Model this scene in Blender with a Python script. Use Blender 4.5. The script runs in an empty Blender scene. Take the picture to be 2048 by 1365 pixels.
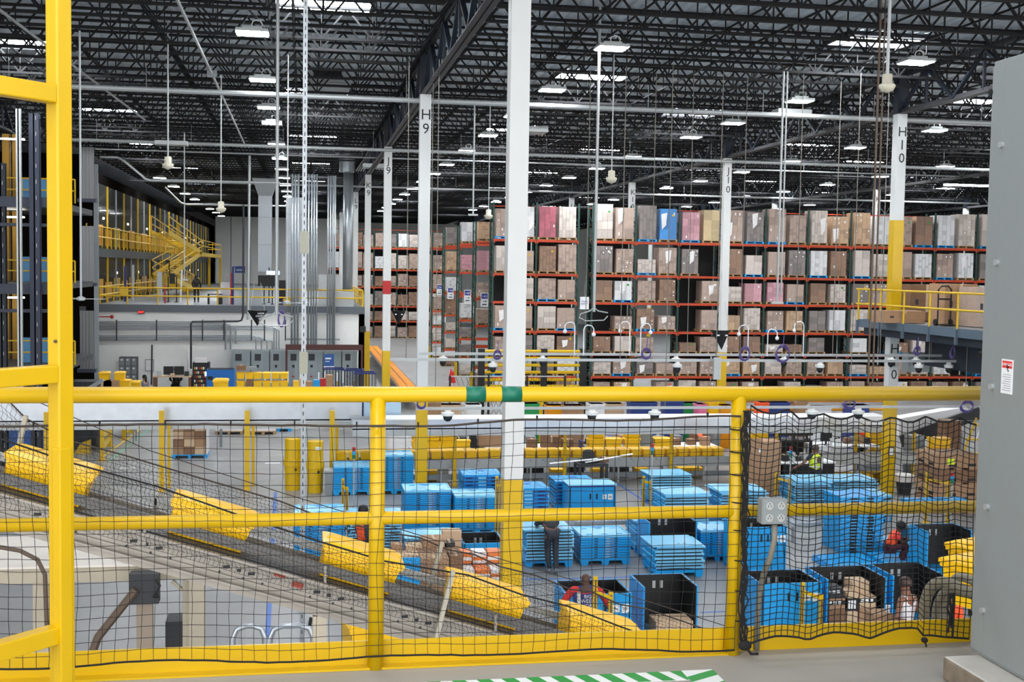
import bpy, bmesh, math, random
from mathutils import Vector, Matrix
random.seed(7)
S = bpy.context.scene
COL = S.collection
PI = math.pi
# ------------------------------------------------------------------ camera
F, PW, PH = 2400.0, 2048.0, 1365.0
YAW, PITCH, ROLL, HC = .173183, .059393, .0162478, 6.84
FW = Vector((math.sin(YAW)*math.cos(PITCH), math.cos(YAW)*math.cos(PITCH), -math.sin(PITCH)))
R0 = Vector((math.cos(YAW), -math.sin(YAW), 0)); U0 = R0.cross(FW)
RT = R0*math.cos(ROLL) + U0*math.sin(ROLL); UP = -R0*math.sin(ROLL) + U0*math.cos(ROLL)
EYE = Vector((0, 0, HC))
cam = bpy.data.objects.new('camera', bpy.data.cameras.new('camera')); COL.objects.link(cam)
cam.data.sensor_width = 36; cam.data.lens = F/PW*36; cam.data.clip_end = 600
m3 = Matrix((RT, UP, -FW)).transposed()
cam.matrix_world = Matrix.Translation(EYE) @ m3.to_4x4()
S.camera = cam
def ray(u, v): return FW + RT*((u-PW/2)/F) - UP*((v-PH/2)/F)
def gp(u, v, z=0.0):
    d = ray(u, v); return EYE + d*((z-HC)/d.z)
def yp(u, v, y):
    d = ray(u, v); return EYE + d*(y/d.y)
def xp(u, v, x):
    d = ray(u, v); return EYE + d*(x/d.x)
# ------------------------------------------------------------------ materials
def lin(c):
    return tuple((x/255/12.92 if x/255 <= .04045 else ((x/255+.055)/1.055)**2.4) for x in c)
MATS = {}
def mat(name, rgb, rough=.5, metal=0.0, var=0.0, scale=6.0, emit=0.0, bump=0.0, alpha=1.0, spec=.5, coat=0.0):
    if name in MATS: return MATS[name]
    m = bpy.data.materials.new(name); m.use_nodes = True
    nt = m.node_tree; b = nt.nodes['Principled BSDF']
    c = lin(rgb)
    b.inputs['Base Color'].default_value = (*c, 1); b.inputs['Roughness'].default_value = rough
    b.inputs['Metallic'].default_value = metal; b.inputs['Specular IOR Level'].default_value = spec
    if coat: b.inputs['Coat Weight'].default_value = coat
    if emit:
        b.inputs['Emission Color'].default_value = (*c, 1); b.inputs['Emission Strength'].default_value = emit
    if alpha < 1: b.inputs['Alpha'].default_value = alpha
    if var or bump:
        tc = nt.nodes.new('ShaderNodeTexCoord'); n = nt.nodes.new('ShaderNodeTexNoise')
        n.inputs['Scale'].default_value = scale; n.inputs['Detail'].default_value = 5
        nt.links.new(tc.outputs['Object'], n.inputs['Vector'])
        if var:
            r = nt.nodes.new('ShaderNodeValToRGB')
            r.color_ramp.elements[0].position = .3; r.color_ramp.elements[1].position = .7
            r.color_ramp.elements[0].color = (*[x*(1-var) for x in c], 1)
            r.color_ramp.elements[1].color = (*[min(1, x*(1+var*.6)) for x in c], 1)
            nt.links.new(n.outputs['Fac'], r.inputs['Fac']); nt.links.new(r.outputs['Color'], b.inputs['Base Color'])
        if bump:
            bp = nt.nodes.new('ShaderNodeBump'); bp.inputs['Strength'].default_value = bump; bp.inputs['Distance'].default_value = .02
            nt.links.new(n.outputs['Fac'], bp.inputs['Height']); nt.links.new(bp.outputs['Normal'], b.inputs['Normal'])
    MATS[name] = m; return m
YEL = mat('yellow_paint', (214, 174, 0), .32, var=.05, scale=3)
YPL = mat('yellow_plastic', (250, 196, 0), .38, var=.05, scale=5)
YDK = mat('amber_plastic', (235, 160, 0), .4)
BLU = mat('blue_plastic', (8, 154, 222), .38, var=.07, scale=4)
BLD = mat('deep_blue_plastic', (14, 112, 186), .42)
BLT = mat('sheen_pale_blue_plastic', (130, 208, 246), .25)  # blue plastic paled to paint in the lamp reflections on tops
NAVY = mat('navy_plastic', (26, 44, 110), .45)
BLK = mat('black_plastic', (14, 15, 17), .5)
DRK = mat('dark_grey', (44, 46, 50), .55)
WHT = mat('white_paint', (236, 236, 232), .5, var=.03, scale=2)
COLW = mat('column_white', (214, 216, 214), .45, var=.03, scale=1.5)
PAPER = mat('white_paper', (236, 238, 240), .7)
GRY = mat('grey_metal', (140, 146, 150), .45, .3, var=.06, scale=4)
GRL = mat('pale_grey_metal', (178, 182, 182), .42, .3, var=.05)
GALV = mat('galvanised_steel', (170, 176, 180), .38, .75, var=.12, scale=14)
ALU = mat('brushed_aluminium', (198, 204, 210), .3, .8, var=.08, scale=3)
GRN = mat('green_tape', (10, 108, 84), .4)
TGRN = mat('floor_tape_green', (22, 150, 66), .5)
STEEL = mat('black_joist_paint', (17, 17, 19), .6, 0, var=.2, scale=2, spec=.25)
GIRD = mat('girder_grey_paint', (56, 55, 58), .55, 0, var=.12, scale=2)
BLUK = mat('blue_black_paint', (24, 32, 44), .5)
ORG = mat('orange_rack_paint', (196, 66, 26), .5, var=.1)
RGRN = mat('green_rack_paint', (28, 66, 58), .5, var=.1)
RED = mat('red_paint', (178, 28, 30), .45)
CARD = mat('cardboard', (168, 132, 100), .75, var=.10, scale=5)
CARDL = mat('pale_cardboard', (206, 178, 146), .75, var=.08, scale=5)
CARDD = mat('brown_cardboard', (132, 98, 72), .75, var=.12, scale=5)
WOOD = mat('pallet_wood', (176, 142, 100), .8, var=.2, scale=12)
RUB = mat('black_rubber', (20, 20, 21), .7)
NET = mat('black_net_cord', (22, 21, 22), .85)
NETB = mat('brown_net_cord', (62, 54, 48), .85)
CABG = mat('cabinet_grey', (140, 146, 146), .42, var=.02, scale=40)
CONC = mat('mezzanine_concrete', (158, 154, 146), .55, var=.10, scale=1.6, bump=.05)
PAD = mat('concrete_pad', (196, 192, 184), .8, var=.12, scale=6, bump=.1)
PADS = mat('rough_concrete_side', (128, 116, 100), .9, var=.25, scale=14, bump=.4)
BEIGE = mat('beige_frame_paint', (176, 166, 146), .5, var=.08)
GOLD = mat('worn_bronze_paint', (120, 104, 74), .45, .3)
BELT = mat('conveyor_belt', (70, 68, 68), .42, var=.15, scale=5)
CFRM = mat('conveyor_frame', (146, 140, 130), .45, .35, var=.12, scale=6)
BRN = mat('brown_steel', (96, 80, 66), .5, .2)
DRUST = mat('maroon_steel', (78, 40, 38), .55)
PURP = mat('purple_cable', (96, 82, 140), .5)
ORV = mat('safety_orange', (255, 92, 40), .6)
LIM = mat('safety_lime', (216, 238, 40), .6)
REFL = mat('reflective_tape', (206, 206, 196), .35)
SKD = mat('dark_skin', (82, 54, 42), .5)
SKM = mat('brown_skin', (136, 92, 70), .5)
SKL = mat('light_skin', (196, 146, 118), .5)
CLR = mat('clear_acrylic', (120, 118, 112), .06, alpha=.14)
EMW = mat('lamp_diffuser', (250, 252, 255), .4, emit=34)
EMS = mat('skylight_diffuser', (244, 250, 255), .4, emit=30)
SCRN = mat('lit_screen', (170, 210, 255), .3, emit=1.5)
LEDG = mat('green_led', (40, 230, 120), .4, emit=4)
# ------------------------------------------------------------------ mesh builder
class MB:
    def __init__(s): s.v = []; s.f = []; s.m = []
    def add(s, vs, fs, m=0):
        b = len(s.v); s.v += [tuple(v) for v in vs]
        s.f += [tuple(b+i for i in f) for f in fs]; s.m += [m]*len(fs); return s
    BF = [(0, 3, 2, 1), (4, 5, 6, 7), (0, 1, 5, 4), (1, 2, 6, 5), (2, 3, 7, 6), (3, 0, 4, 7)]
    def bb(s, x0, x1, y0, y1, z0, z1, m=0):
        return s.add([(x0, y0, z0), (x1, y0, z0), (x1, y1, z0), (x0, y1, z0), (x0, y0, z1), (x1, y0, z1), (x1, y1, z1), (x0, y1, z1)], s.BF, m)
    def box(s, c, d, m=0, r=None):
        vs = [Vector((sx*d[0]/2, sy*d[1]/2, sz*d[2]/2)) for sz in (-1, 1) for sx, sy in ((-1, -1), (1, -1), (1, 1), (-1, 1))]
        c = Vector(c)
        return s.add([(r @ v if r else v) + c for v in vs], s.BF, m)
    def bar(s, p0, p1, w, h=None, m=0, up=(0, 0, 1)):
        p0, p1 = Vector(p0), Vector(p1); h = h or w
        d = (p1-p0).normalized(); u = Vector(up)
        if abs(d.dot(u)) > .99: u = Vector((0, 1, 0))
        a = d.cross(u).normalized()*(w/2); b = a.cross(d).normalized()*(h/2)
        return s.add([p0-a-b, p0+a-b, p0+a+b, p0-a+b, p1-a-b, p1+a-b, p1+a+b, p1-a+b], s.BF, m)
    def tube(s, pts, r, n=8, m=0, caps=True):
        pts = [Vector(p) for p in pts]; rs = r if isinstance(r, (list, tuple)) else [r]*len(pts)
        b = len(s.v); ref = None
        for i, p in enumerate(pts):
            t = (pts[min(i+1, len(pts)-1)] - pts[max(i-1, 0)]).normalized()
            if ref is None:
                ref = Vector((0, 0, 1)) if abs(t.z) < .9 else Vector((0, 1, 0))
            a = (ref - t*ref.dot(t)).normalized(); ref = a; c = t.cross(a)
            for k in range(n):
                g = 2*PI*k/n + PI/n
                s.v.append(tuple(p + (a*math.cos(g)+c*math.sin(g))*rs[i]))
        for i in range(len(pts)-1):
            for k in range(n):
                k2 = (k+1) % n
                s.f.append((b+i*n+k, b+i*n+k2, b+(i+1)*n+k2, b+(i+1)*n+k)); s.m.append(m)
        if caps:
            s.f.append(tuple(b+k for k in reversed(range(n)))); s.m.append(m)
            e = b+(len(pts)-1)*n; s.f.append(tuple(e+k for k in range(n))); s.m.append(m)
        return s
    def cyl(s, p0, p1, r, n=12, m=0): return s.tube([p0, p1], r, n, m)
    def lathe(s, prof, n=16, c=(0, 0, 0), m=0, sx=1, sy=1):
        b = len(s.v)
        for r, z in prof:
            for k in range(n):
                g = 2*PI*k/n; s.v.append((c[0]+r*math.cos(g)*sx, c[1]+r*math.sin(g)*sy, c[2]+z))
        for i in range(len(prof)-1):
            for k in range(n):
                k2 = (k+1) % n
                s.f.append((b+i*n+k, b+i*n+k2, b+(i+1)*n+k2, b+(i+1)*n+k)); s.m.append(m)
        s.f.append(tuple(b+k for k in reversed(range(n)))); s.m.append(m)
        e = b+(len(prof)-1)*n; s.f.append(tuple(e+k for k in range(n))); s.m.append(m)
        return s
    def ell(s, c, r, n=10, m=0):
        k = n//2
        return s.lathe([(max(1e-4, math.sin(PI*i/k))*1.0, -math.cos(PI*i/k)*r[2]) for i in range(k+1)], n, c, m, r[0], r[1])
    def quad(s, a, b, c, d, m=0): return s.add([a, b, c, d], [(0, 1, 2, 3)], m)
    def prism(s, poly, y0, y1, m=0, axis='y'):
        n = len(poly)
        def P(a, b, t): return {'y': (a, t, b), 'x': (t, a, b), 'z': (a, b, t)}[axis]
        vs = [P(a, b, y0) for a, b in poly] + [P(a, b, y1) for a, b in poly]
        return s.add(vs, [tuple(range(n)), tuple(reversed(range(n, 2*n)))] + [(i, n+i, n+(i+1) % n, (i+1) % n) for i in range(n)], m)
    def mesh(s, name, mats, smooth=False):
        me = bpy.data.meshes.new(name); me.from_pydata(s.v, [], s.f)
        mats = mats if isinstance(mats, (list, tuple)) else [mats]
        for x in mats: me.materials.append(x)
        me.polygons.foreach_set('material_index', s.m)
        bm = bmesh.new(); bm.from_mesh(me); bmesh.ops.recalc_face_normals(bm, faces=bm.faces[:]); bm.to_mesh(me); bm.free()
        if smooth: me.polygons.foreach_set('use_smooth', [True]*len(me.polygons))
        me.update(); return me
    def build(s, name, mats, parent=None, loc=(0, 0, 0), rz=0, rot=None, smooth=False, bevel=0):
        return link(name, s.mesh(name, mats, smooth), parent, loc, rz, rot, bevel)
def link(name, me, parent=None, loc=(0, 0, 0), rz=0, rot=None, bevel=0):
    o = bpy.data.objects.new(name, me); COL.objects.link(o); o.location = loc
    o.rotation_euler = rot or (0, 0, rz)
    if parent: o.parent = parent
    if bevel:
        b = o.modifiers.new('edge', 'BEVEL'); b.width = bevel; b.segments = 2; b.limit_method = 'ANGLE'
    return o
def tag(o, label, cat, group=None, kind=None):
    o['label'] = label; o['category'] = cat
    if group: o['group'] = group
    if kind: o['kind'] = kind
    return o
def thing(name, label, cat, loc=(0, 0, 0), rz=0, group=None):
    o = bpy.data.objects.new(name, None); COL.objects.link(o); o.location = loc; o.rotation_euler = (0, 0, rz)
    o.empty_display_size = .2
    return tag(o, label, cat, group)
def struct(o, label=None):
    o['kind'] = 'structure'
    if label: o['label'] = label
    return o
def dup(root, loc, rz=None, label=None, group=None):
    r = root.copy(); COL.objects.link(r); r.location = loc
    if rz is not None: r.rotation_euler = (0, 0, rz)
    if label: r['label'] = label
    if group: r['group'] = group
    for ch in list(root.children):
        c = ch.copy(); COL.objects.link(c); c.parent = r
        for g in list(ch.children):
            d = g.copy(); COL.objects.link(d); d.parent = c
    return r
def text(name, body, size, m, loc, rot, parent=None, ext=.002, sp=1.0):
    c = bpy.data.curves.new(name, 'FONT'); c.body = body; c.size = size; c.align_x = 'CENTER'; c.align_y = 'CENTER'
    c.extrude = ext; c.space_line = sp; c.resolution_u = 2; c.materials.append(m)
    o = bpy.data.objects.new(name, c); COL.objects.link(o); o.location = loc; o.rotation_euler = rot
    if parent: o.parent = parent
    return o
ORD = ['first', 'second', 'third', 'fourth', 'fifth', 'sixth', 'seventh', 'eighth', 'ninth', 'tenth', 'eleventh', 'twelfth',
       'thirteenth', 'fourteenth', 'fifteenth', 'sixteenth', 'seventeenth', 'eighteenth', 'nineteenth', 'twentieth']
def nth(i):
    if i < 20: return ORD[i]
    t = ['twenty', 'thirty', 'forty', 'fifty', 'sixty'][(i+1)//10-2]; r = (i+1) % 10
    return (t[:-1]+'ieth') if r == 0 else t+'-'+ORD[r-1]
# ------------------------------------------------------------------ setting
def floor_mat():
    m = mat('polished_concrete_floor', (142, 142, 141), .34, var=.10, scale=.35)
    nt = m.node_tree; b = nt.nodes['Principled BSDF']
    n = nt.nodes.new('ShaderNodeTexNoise'); n.inputs['Scale'].default_value = 1.7; n.inputs['Detail'].default_value = 8
    tc = nt.nodes['Texture Coordinate']; nt.links.new(tc.outputs['Object'], n.inputs['Vector'])
    mp = nt.nodes.new('ShaderNodeMapRange'); mp.inputs['To Min'].default_value = .22; mp.inputs['To Max'].default_value = .5
    nt.links.new(n.outputs['Fac'], mp.inputs['Value']); nt.links.new(mp.outputs['Result'], b.inputs['Roughness'])
    return m
FLOORM = floor_mat()
struct(MB().bb(-40, 64, -3, 152, -.3, 0).build('floor', FLOORM), 'pale grey polished concrete warehouse floor')
struct(MB().bb(-40, 64, 150, 150.4, 0, 13.3).build('wall_far', WHT), 'white far wall of the warehouse')
struct(MB().bb(-40.4, -40, -3, 150, 0, 13.3).build('wall_left', WHT))
struct(MB().bb(64, 64.4, -3, 150, 0, 13.3).build('wall_right', WHT))
DECK = mat('roof_deck_steel', (206, 214, 220), .55, 0, var=.06, scale=.8)
b = MB(); x = -40.0; i = 0
while x < 64:
    b.quad((x, 8, 13.17), (x+.16, 8, 13.17), (x+.16, 150, 13.17), (x, 150, 13.17))
    b.quad((x+.16, 8, 13.17), (x+.19, 8, 13.22), (x+.19, 150, 13.22), (x+.16, 150, 13.17))
    b.quad((x+.19, 8, 13.22), (x+.27, 8, 13.22), (x+.27, 150, 13.22), (x+.19, 150, 13.22))
    b.quad((x+.27, 8, 13.22), (x+.3, 8, 13.17), (x+.3, 150, 13.17), (x+.27, 150, 13.22))
    x += .3
b.bb(-40, 64, -3, 8, 13.2, 13.24)
struct(b.build('ceiling', DECK), 'corrugated grey steel roof deck above black joists')
# floor markings
BTAPE = mat('floor_tape_blue', (60, 110, 190), .5)
def stripe(a, c, w, m, nm='floor_marking'):
    a = Vector(a); c = Vector(c); a.z = c.z = .003
    return struct(MB().bar(a, c, w, .004).build(nm, m))
stripe(gp(1235, 968), gp(1300, 1010), .09, BTAPE); stripe(gp(1050, 1160), gp(1270, 1155), .07, BTAPE)
stripe(gp(1400, 1226), gp(1500, 1222), .06, BTAPE); stripe(gp(534, 1290), gp(551, 985), .10, BTAPE)
GTAPE = mat('floor_tape_teal', (120, 190, 160), .5); YTAPE = mat('floor_tape_yellow', (236, 206, 70), .5)
stripe(gp(215, 925), gp(300, 858), .08, GTAPE); stripe(gp(205, 915), gp(290, 852), .08, YTAPE)
stripe(gp(755, 870), gp(775, 912), .06, GTAPE)
for u, v in ((545, 927), (255, 937), (585, 858)):
    p = gp(u, v); struct(MB().box((p.x, p.y, .004), (.5, .16, .004)).build('floor_marking', PAPER))
for u, v in ((520, 948), (704, 888)):
    p = gp(u, v); struct(MB().box((p.x, p.y, .004), (.14, .14, .004)).build('floor_marking', mat('pink_tag', (230, 120, 120))))
# ------------------------------------------------------------------ columns
LX = {8: -11.18, 9: 3.42, 10: 18.02, 11: 32.62, 12: 47.22}
RY = {'G': 19.17, 'H': 34.41, 'J': 49.65, 'K': 64.89, 'L': 80.13, 'M': 95.37, 'N': 110.61, 'P': 125.85}
GB, GT = 11.79, 13.05
INK = mat('stencil_ink', (24, 25, 28), .6)
def column(row, n, yellow=3.4, letters=True, extra=None):
    x, y = LX[n], RY[row]; h = .16
    root = MB().bb(-h, h, 0, 2*h, yellow, GB).build('column', COLW, loc=(x, y, 0), bevel=.012)
    struct(root, f'white square steel column stencilled {row} {n} with yellow foot')
    MB().bb(-h-.002, h+.002, -.002, 2*h+.002, .02, yellow).build('yellow_foot', YEL, root, bevel=.012)
    MB().bb(-.26, .26, -.1, .42, 0, .02).build('base_plate', GRY, root)
    MB().bb(-h, h, 0, 2*h, GB, 13.15).build('dark_cap', BLUK, root)
    if letters:
        s = row + '\n' + '\n'.join(str(n))
        text('lettering', s, .42, INK, (.01, -.004, GB-.62 - .17*len(str(n))), (PI/2, 0, 0), root, .001, .95)
    if extra: extra(root, h)
    return root
def j9(r, h): MB().bb(-h-.003, h+.003, -.003, 2*h+.003, 5.75, 6.3).build('red_band', RED, r)
def h10(r, h):
    MB().bb(-h-.003, h+.003, -.003, 2*h+.003, 5.0, 8.55).build('yellow_band', YEL, r)
    text('lettering', 'H\n1\n0', .42, INK, (.01, -.004, 4.18), (PI/2, 0, 0), r, .001, .95)
    m = MB(); m.bb(-.07, .07, -.02, -.004, 1.28, 1.5); m.build('paper_notice', PAPER, r); MB().bb(-.09, .09, -.012, -.003, 1.26, 1.53).build('notice_holder', BLK, r)
for row in RY:
    column(row, 9, 3.4, row in 'HJKL', j9 if row == 'J' else None)
for row in list(RY)[1:]:
    column(row, 10, 3.4, row in 'HJKL', h10 if row == 'H' else None)
for row in list(RY)[2:]: column(row, 11, 3.4, row in 'JK')
for row in list(RY)[3:]: column(row, 12, 3.4, False)
# ------------------------------------------------------------------ roof steel
def vis(p):
    d = Vector(p)-EYE; z = d.dot(FW)
    if z < .5: return None
    return PW/2+F*d.dot(RT)/z, PH/2-F*d.dot(UP)/z
def seen(ps, mg=40):
    q = [vis(p) for p in ps]; q = [a for a in q if a]
    if not q: return False
    return max(a[0] for a in q) > -mg and min(a[0] for a in q) < PW+mg and max(a[1] for a in q) > -mg and min(a[1] for a in q) < PH+mg
L = 14.6
def joist_mesh(fine=True):
    b = MB(); D = .80
    b.bb(0, L, -.065, -.012, D-.055, D); b.bb(0, L, .012, .065, D-.055, D)
    x0, x1 = (.55, L-.55)
    b.bb(x0, x1, -.055, -.01, 0, .065); b.bb(x0, x1, .01, .055, 0, .065)
    n = 11; p = (x1-x0)/n; w = .042
    for k in range(n+1):
        xx = x0+k*p
        if fine: b.bar((xx, 0, .03), (xx, 0, D-.03), w*.7)
        if k < n:
            b.bar((xx, 0, .03), (xx+p/2, 0, D-.03), w); b.bar((xx+p/2, 0, D-.03), (xx+p, 0, .03), w)
    b.bar((x0, 0, .03), (0, 0, D-.05), w); b.bar((x1, 0, .03), (L, 0, D-.05), w)
    return b.mesh('roof_beam', STEEL)
JF, JC = joist_mesh(True), joist_mesh(False)
BX = [-25.78, -11.18, 3.42, 18.02, 32.62, 47.22]
y = RY['G']-1.524*2; cnt = 0
ys = []
while y < 149:
    for x in BX:
        if seen([(x, y, 12.3), (x+L, y, 12.3), (x, y, 13.1), (x+L, y, 13.1)], 0) and not (x < -12 and y > 60):
            struct(link('roof_beam', JF if y < 75 else JC, loc=(x, y, 12.33))); cnt += 1
    ys.append(y); y += 1.524
def girder_mesh():
    b = MB(); l = 15.24
    for s in (-1, 1):
        b.bb(s*.075-.06, s*.075+.06, 0, l, 0, .03); b.bb(s*.02-.008, s*.02+.008, 0, l, 0, .15)
        b.bb(s*.075-.06, s*.075+.06, 0, l, GT-GB-.03, GT-GB); b.bb(s*.02-.008, s*.02+.008, 0, l, GT-GB-.15, GT-GB)
    n = 5; p = l/n
    for k in range(n):
        b.bar((0, k*p, .08), (0, k*p+p/2, GT-GB-.08), .11, .09, 1); b.bar((0, k*p+p/2, GT-GB-.08), (0, k*p+p, .08), .11, .09, 1)
        b.bar((0, k*p+p/2, .08), (0, k*p+p/2, GT-GB-.08), .07, .07, 1)
    return b.mesh('girder_beam', [GIRD, BLUK])
GM = girder_mesh()
rows = [3.93] + list(RY.values())
for n, x in list(LX.items()):
    for yy in rows:
        if n == 8 and yy > 40: continue
        if seen([(x, yy, GB), (x, yy+15.24, GB), (x, yy+7, GB)], 60):
            struct(link('girder_beam', GM, loc=(x, yy+.16, GB)))
# bridging rods that tie the joists together, along the depth
for x in (-7.5, -3.9, -.25, 7.1, 10.7, 14.4, 21.7, 25.3, 29, 36, 40):
    b = MB().bb(-.02, .02, 14, 140, 0, .04); b.bb(-.02, .02, 14, 140, .72, .76)
    struct(b.build('bridging_beam', STEEL, loc=(x, 0, 12.37)))
# ------------------------------------------------------------------ skylights and lamps
def skylight_meshes():
    a = MB(); w, d = 1.12, .74
    a.bb(-w-.1, w+.1, -d-.1, -d, -.04, .06); a.bb(-w-.1, w+.1, d, d+.1, -.04, .06); a.bb(-w-.1, -w, -d, d, -.04, .06); a.bb(w, w+.1, -d, d, -.04, .06)
    return a.mesh('frame', BLUK), MB().bb(-w, w, -d, d, .0, .03).mesh('pane', EMS)
FR, PN = skylight_meshes()
cols = [(-7.9, [37.0, 51.4, 66, 81, 96, 111]), (.45, [29.8, 44.0, 59.2, 74.5, 89.7, 105, 120]), (9.15, [38.5, 53.4, 68.4, 83.6, 98.9, 114, 129]),
        (15.15, [30.4, 46.1, 61.1, 76.4, 91.6, 106.9, 122]), (24.1, [40.0, 55.4, 70.7, 86, 101, 116]), (30.5, [47.5, 62.8, 78, 93.2, 108.5]), (38.8, [56, 71.3, 86.5, 101.7, 117]), (45, [79, 94, 109])]
def where(x):
    if x < -3: return 'over the left storage tower'
    for a, t in ((3.42, 'just left of column H9'), (12, 'right of column H9'), (18.02, 'just left of column H10'), (28, 'just right of column H10'), (33, 'farther right of column H10')):
        if x < a: return t
    return 'far right of column H10' if x < 42 else 'at the far right'
for x, yl in cols:
    for k, yy in enumerate(yl):
        if not seen([(x, yy, 13.1)], 120): continue
        t = thing('skylight', f'bright skylight, {nth(k)} from front in row {where(x)}', 'skylight', (x, yy, 13.13), 0, 'skylights in the roof deck')
        link('frame', FR, t); link('pane', PN, t)
def lamp_meshes():
    a = MB().bb(-.36, .36, -.3, .3, .05, .1); a.bb(-.22, .22, -.16, .16, .1, .17); a.bb(-.37, .37, -.31, .31, .03, .05)
    w = MB()
    for s in (-1, 1): w.tube([(s*.3, 0, .1), (0, 0, .55)], .006, 4)
    c = MB().tube([(.1+.12*math.cos(t*.8), .02*t/3, .24+.1*math.sin(t*.8)) for t in range(11)], .012, 5)
    return a.mesh('housing', GRL), MB().bb(-.34, .34, -.28, .28, .012, .03).mesh('diffuser', EMW), w.mesh('hanger_wire', GRY), c.mesh('power_cord', WHT)
LH, LD, LW, LC = lamp_meshes()
lampcols = [(-1.15, [28, 34.9, 40.9, 45.3, 53, 60, 66.5, 73, 79.5, 86, 92.5, 99, 105.5, 112, 118.5, 125, 131.5]),
            (7.1, [27.7, 34.5, 40.7, 46.8, 53.1, 60.5, 66.5, 73, 79.5, 86, 92.5, 99, 105.5, 112]),
            (14.75, [27.6, 34.6, 40.3, 44.9, 53.3, 60, 66.5, 73, 79.5, 86, 92.5, 99, 105.5]),
            (22.3, [40.2, 46.5, 53, 59.5, 66, 72.5, 79, 85.5, 92]), (-8.6, [76, 84, 92, 100, 108, 116, 124, 132]), (30, [53, 59.5, 66, 72.5, 79, 85.5, 92]), (37.5, [66, 72.5, 79, 85.5, 92])]
LBL = {-8.6: 'beside the storage facade', -1.15: 'left of column H9', 7.1: 'right of column G9', 14.75: 'left of column H10', 22.3: 'right of column H10', 30: 'farther right', 37.5: 'at far right'}
for x, yl in lampcols:
    for k, yy in enumerate(yl):
        t = thing('ceiling_lamp', f'lit high bay lamp, {nth(k)} from front in the row {LBL[x]}', 'lamp', (x, yy, 12.03), 0, 'high bay lamps under the joists')
        link('housing', LH, t); link('diffuser', LD, t)
        if yy < 62: link('hanger_wire', LW, t); link('power_cord', LC, t)
for k, yy in enumerate((2.0, 8.5, 14.5, 20.5)):          # unseen rows added over the gallery to brighten the foreground
    for x in (-8.5, -1.15, 7.1, 14.75):
        t = thing('ceiling_lamp', f'unseen high bay lamp added above the gallery, row {nth(k)}', 'lamp', (x, yy, 12.03), 0, 'unseen lamps added over the gallery')
        link('housing', LH, t); link('diffuser', LD, t)
# ------------------------------------------------------------------ pipes, drops and ducts under the roof
def run(nm, label, cat, u0, u1, u, v, z, r, m, sag=None, n=8):
    p = gp(u, v, z); p.y = 34.86 if 34.2 < p.y < 34.86 else p.y; a = yp(u0, v, p.y).x; c = yp(u1, v, p.y).x
    t = MB().cyl((a, 0, 0), (c, 0, 0), r, n)
    k = a+1
    while k < c:
        t.cyl((k, 0, 0), (k, 0, 12.4-z), .008, 4); k += 3.6
    return tag(t.build(nm, m, loc=(0, p.y, z)), label, cat)
run('sprinkler_main', 'thick pale sprinkler main crossing the whole roof in front of column H9', 'pipe', -60, 2010, 340, 178, 11.66, .075, GRL)
run('sprinkler_main', 'pale sprinkler main behind column H9, second from the front', 'pipe', 140, 1990, 400, 288, 11.64, .07, GRL)
run('sprinkler_main', 'thin pale pipe just behind the second sprinkler main', 'pipe', 190, 1960, 500, 308, 11.9, .035, GRL)
run('sprinkler_main', 'far pale sprinkler main under the dark roof', 'pipe', 260, 1960, 420, 365, 11.66, .06, GRL)
p0 = gp(0, 18, 12.2); p1 = gp(75, 70, 12.2)
tag(MB().cyl(gp(-40, -10, 12.0), gp(290, 240, 12.0), .035, 6).build('ceiling_conduit', GRL), 'thin pale conduit running back along the roof at far left', 'conduit')
tag(MB().cyl(gp(350, -10, 12.1), gp(490, 290, 12.1), .04, 6).build('ceiling_conduit', GRL), 'thin pale conduit running back past a grey junction box', 'conduit')
p = gp(424, 148, 12.1); tag(MB().box((0, 0, 0), (.26, .12, .18)).build('ceiling_junction_box', GRY, loc=p), 'small grey junction box on the roof conduit', 'box')
p = yp(200, 314, 57); q = yp(290, 357, 57); e = yp(560, 366, 57)
tag(MB().tube([p, yp(236, 315, 57), yp(248, 322, 57), q, yp(300, 361, 57), e], .06, 8).build('hanging_pipe', GRL), 'white pipe that bends down beside the storage facade', 'pipe')
p = yp(345, 386, 80); tag(MB().tube([yp(330, 375, 80), yp(362, 406, 80), yp(372, 409, 80), yp(600, 413, 80)], .06, 8).build('hanging_pipe', GRL), 'far white pipe with a bend above the lamps', 'pipe')
def drop(u0, v0, u1, v1, Y, r, label, end='none', nm='hanging_conduit', m=None, cat='conduit'):
    a = yp(u0, v0, Y); c = yp(u1, v1, Y)
    top = Vector((c.x, Y, 13.0 if v0 < 5 else max(a.z, 12.3))); base = Vector((c.x, Y, c.z))
    L2 = top-base
    t = thing(nm, label, cat, base)
    MB().cyl((0, 0, 0), (0, 0, L2.z), r, 8).build('pole', m or GRL, t)
    if end == 'dome':
        MB().lathe([(.02, -.12), (.11, -.08), (.15, 0), (.13, .03), (.09, .04), (.09, .2), (.03, .22)], 14).build('dome_shade', mat('aged_white', (206, 200, 180)), t, smooth=True)
    if end == 'fan':
        f = MB().lathe([(.05, -.05), (.1, -.03), (.1, .03), (.03, .06)], 10)
        for k in range(3): f.box((.32*math.cos(k*2.1), .32*math.sin(k*2.1), 0), (.5, .09, .012), 0, Matrix.Rotation(k*2.1, 3, 'Z'))
        f.build('fan_head', GRL, t)
    if end == 'bracket':
        w = MB(); w.tube([(-.34, 0, -.06), (-.1, 0, .02), (0, 0, .1), (.1, 0, .02), (.34, 0, -.02)], .018, 6)
        w.tube([(-.33, 0, -.06), (-.36, 0, -.14), (-.2, 0, -.22), (.25, 0, -.2), (.34, 0, -.1)], .014, 6); w.build('cable_bracket', GRL, t)
    if end == 'plate': MB().bb(-.16, .16, -.04, .04, -.03, .03).build('end_plate', GRL, t)
    return t
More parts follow.
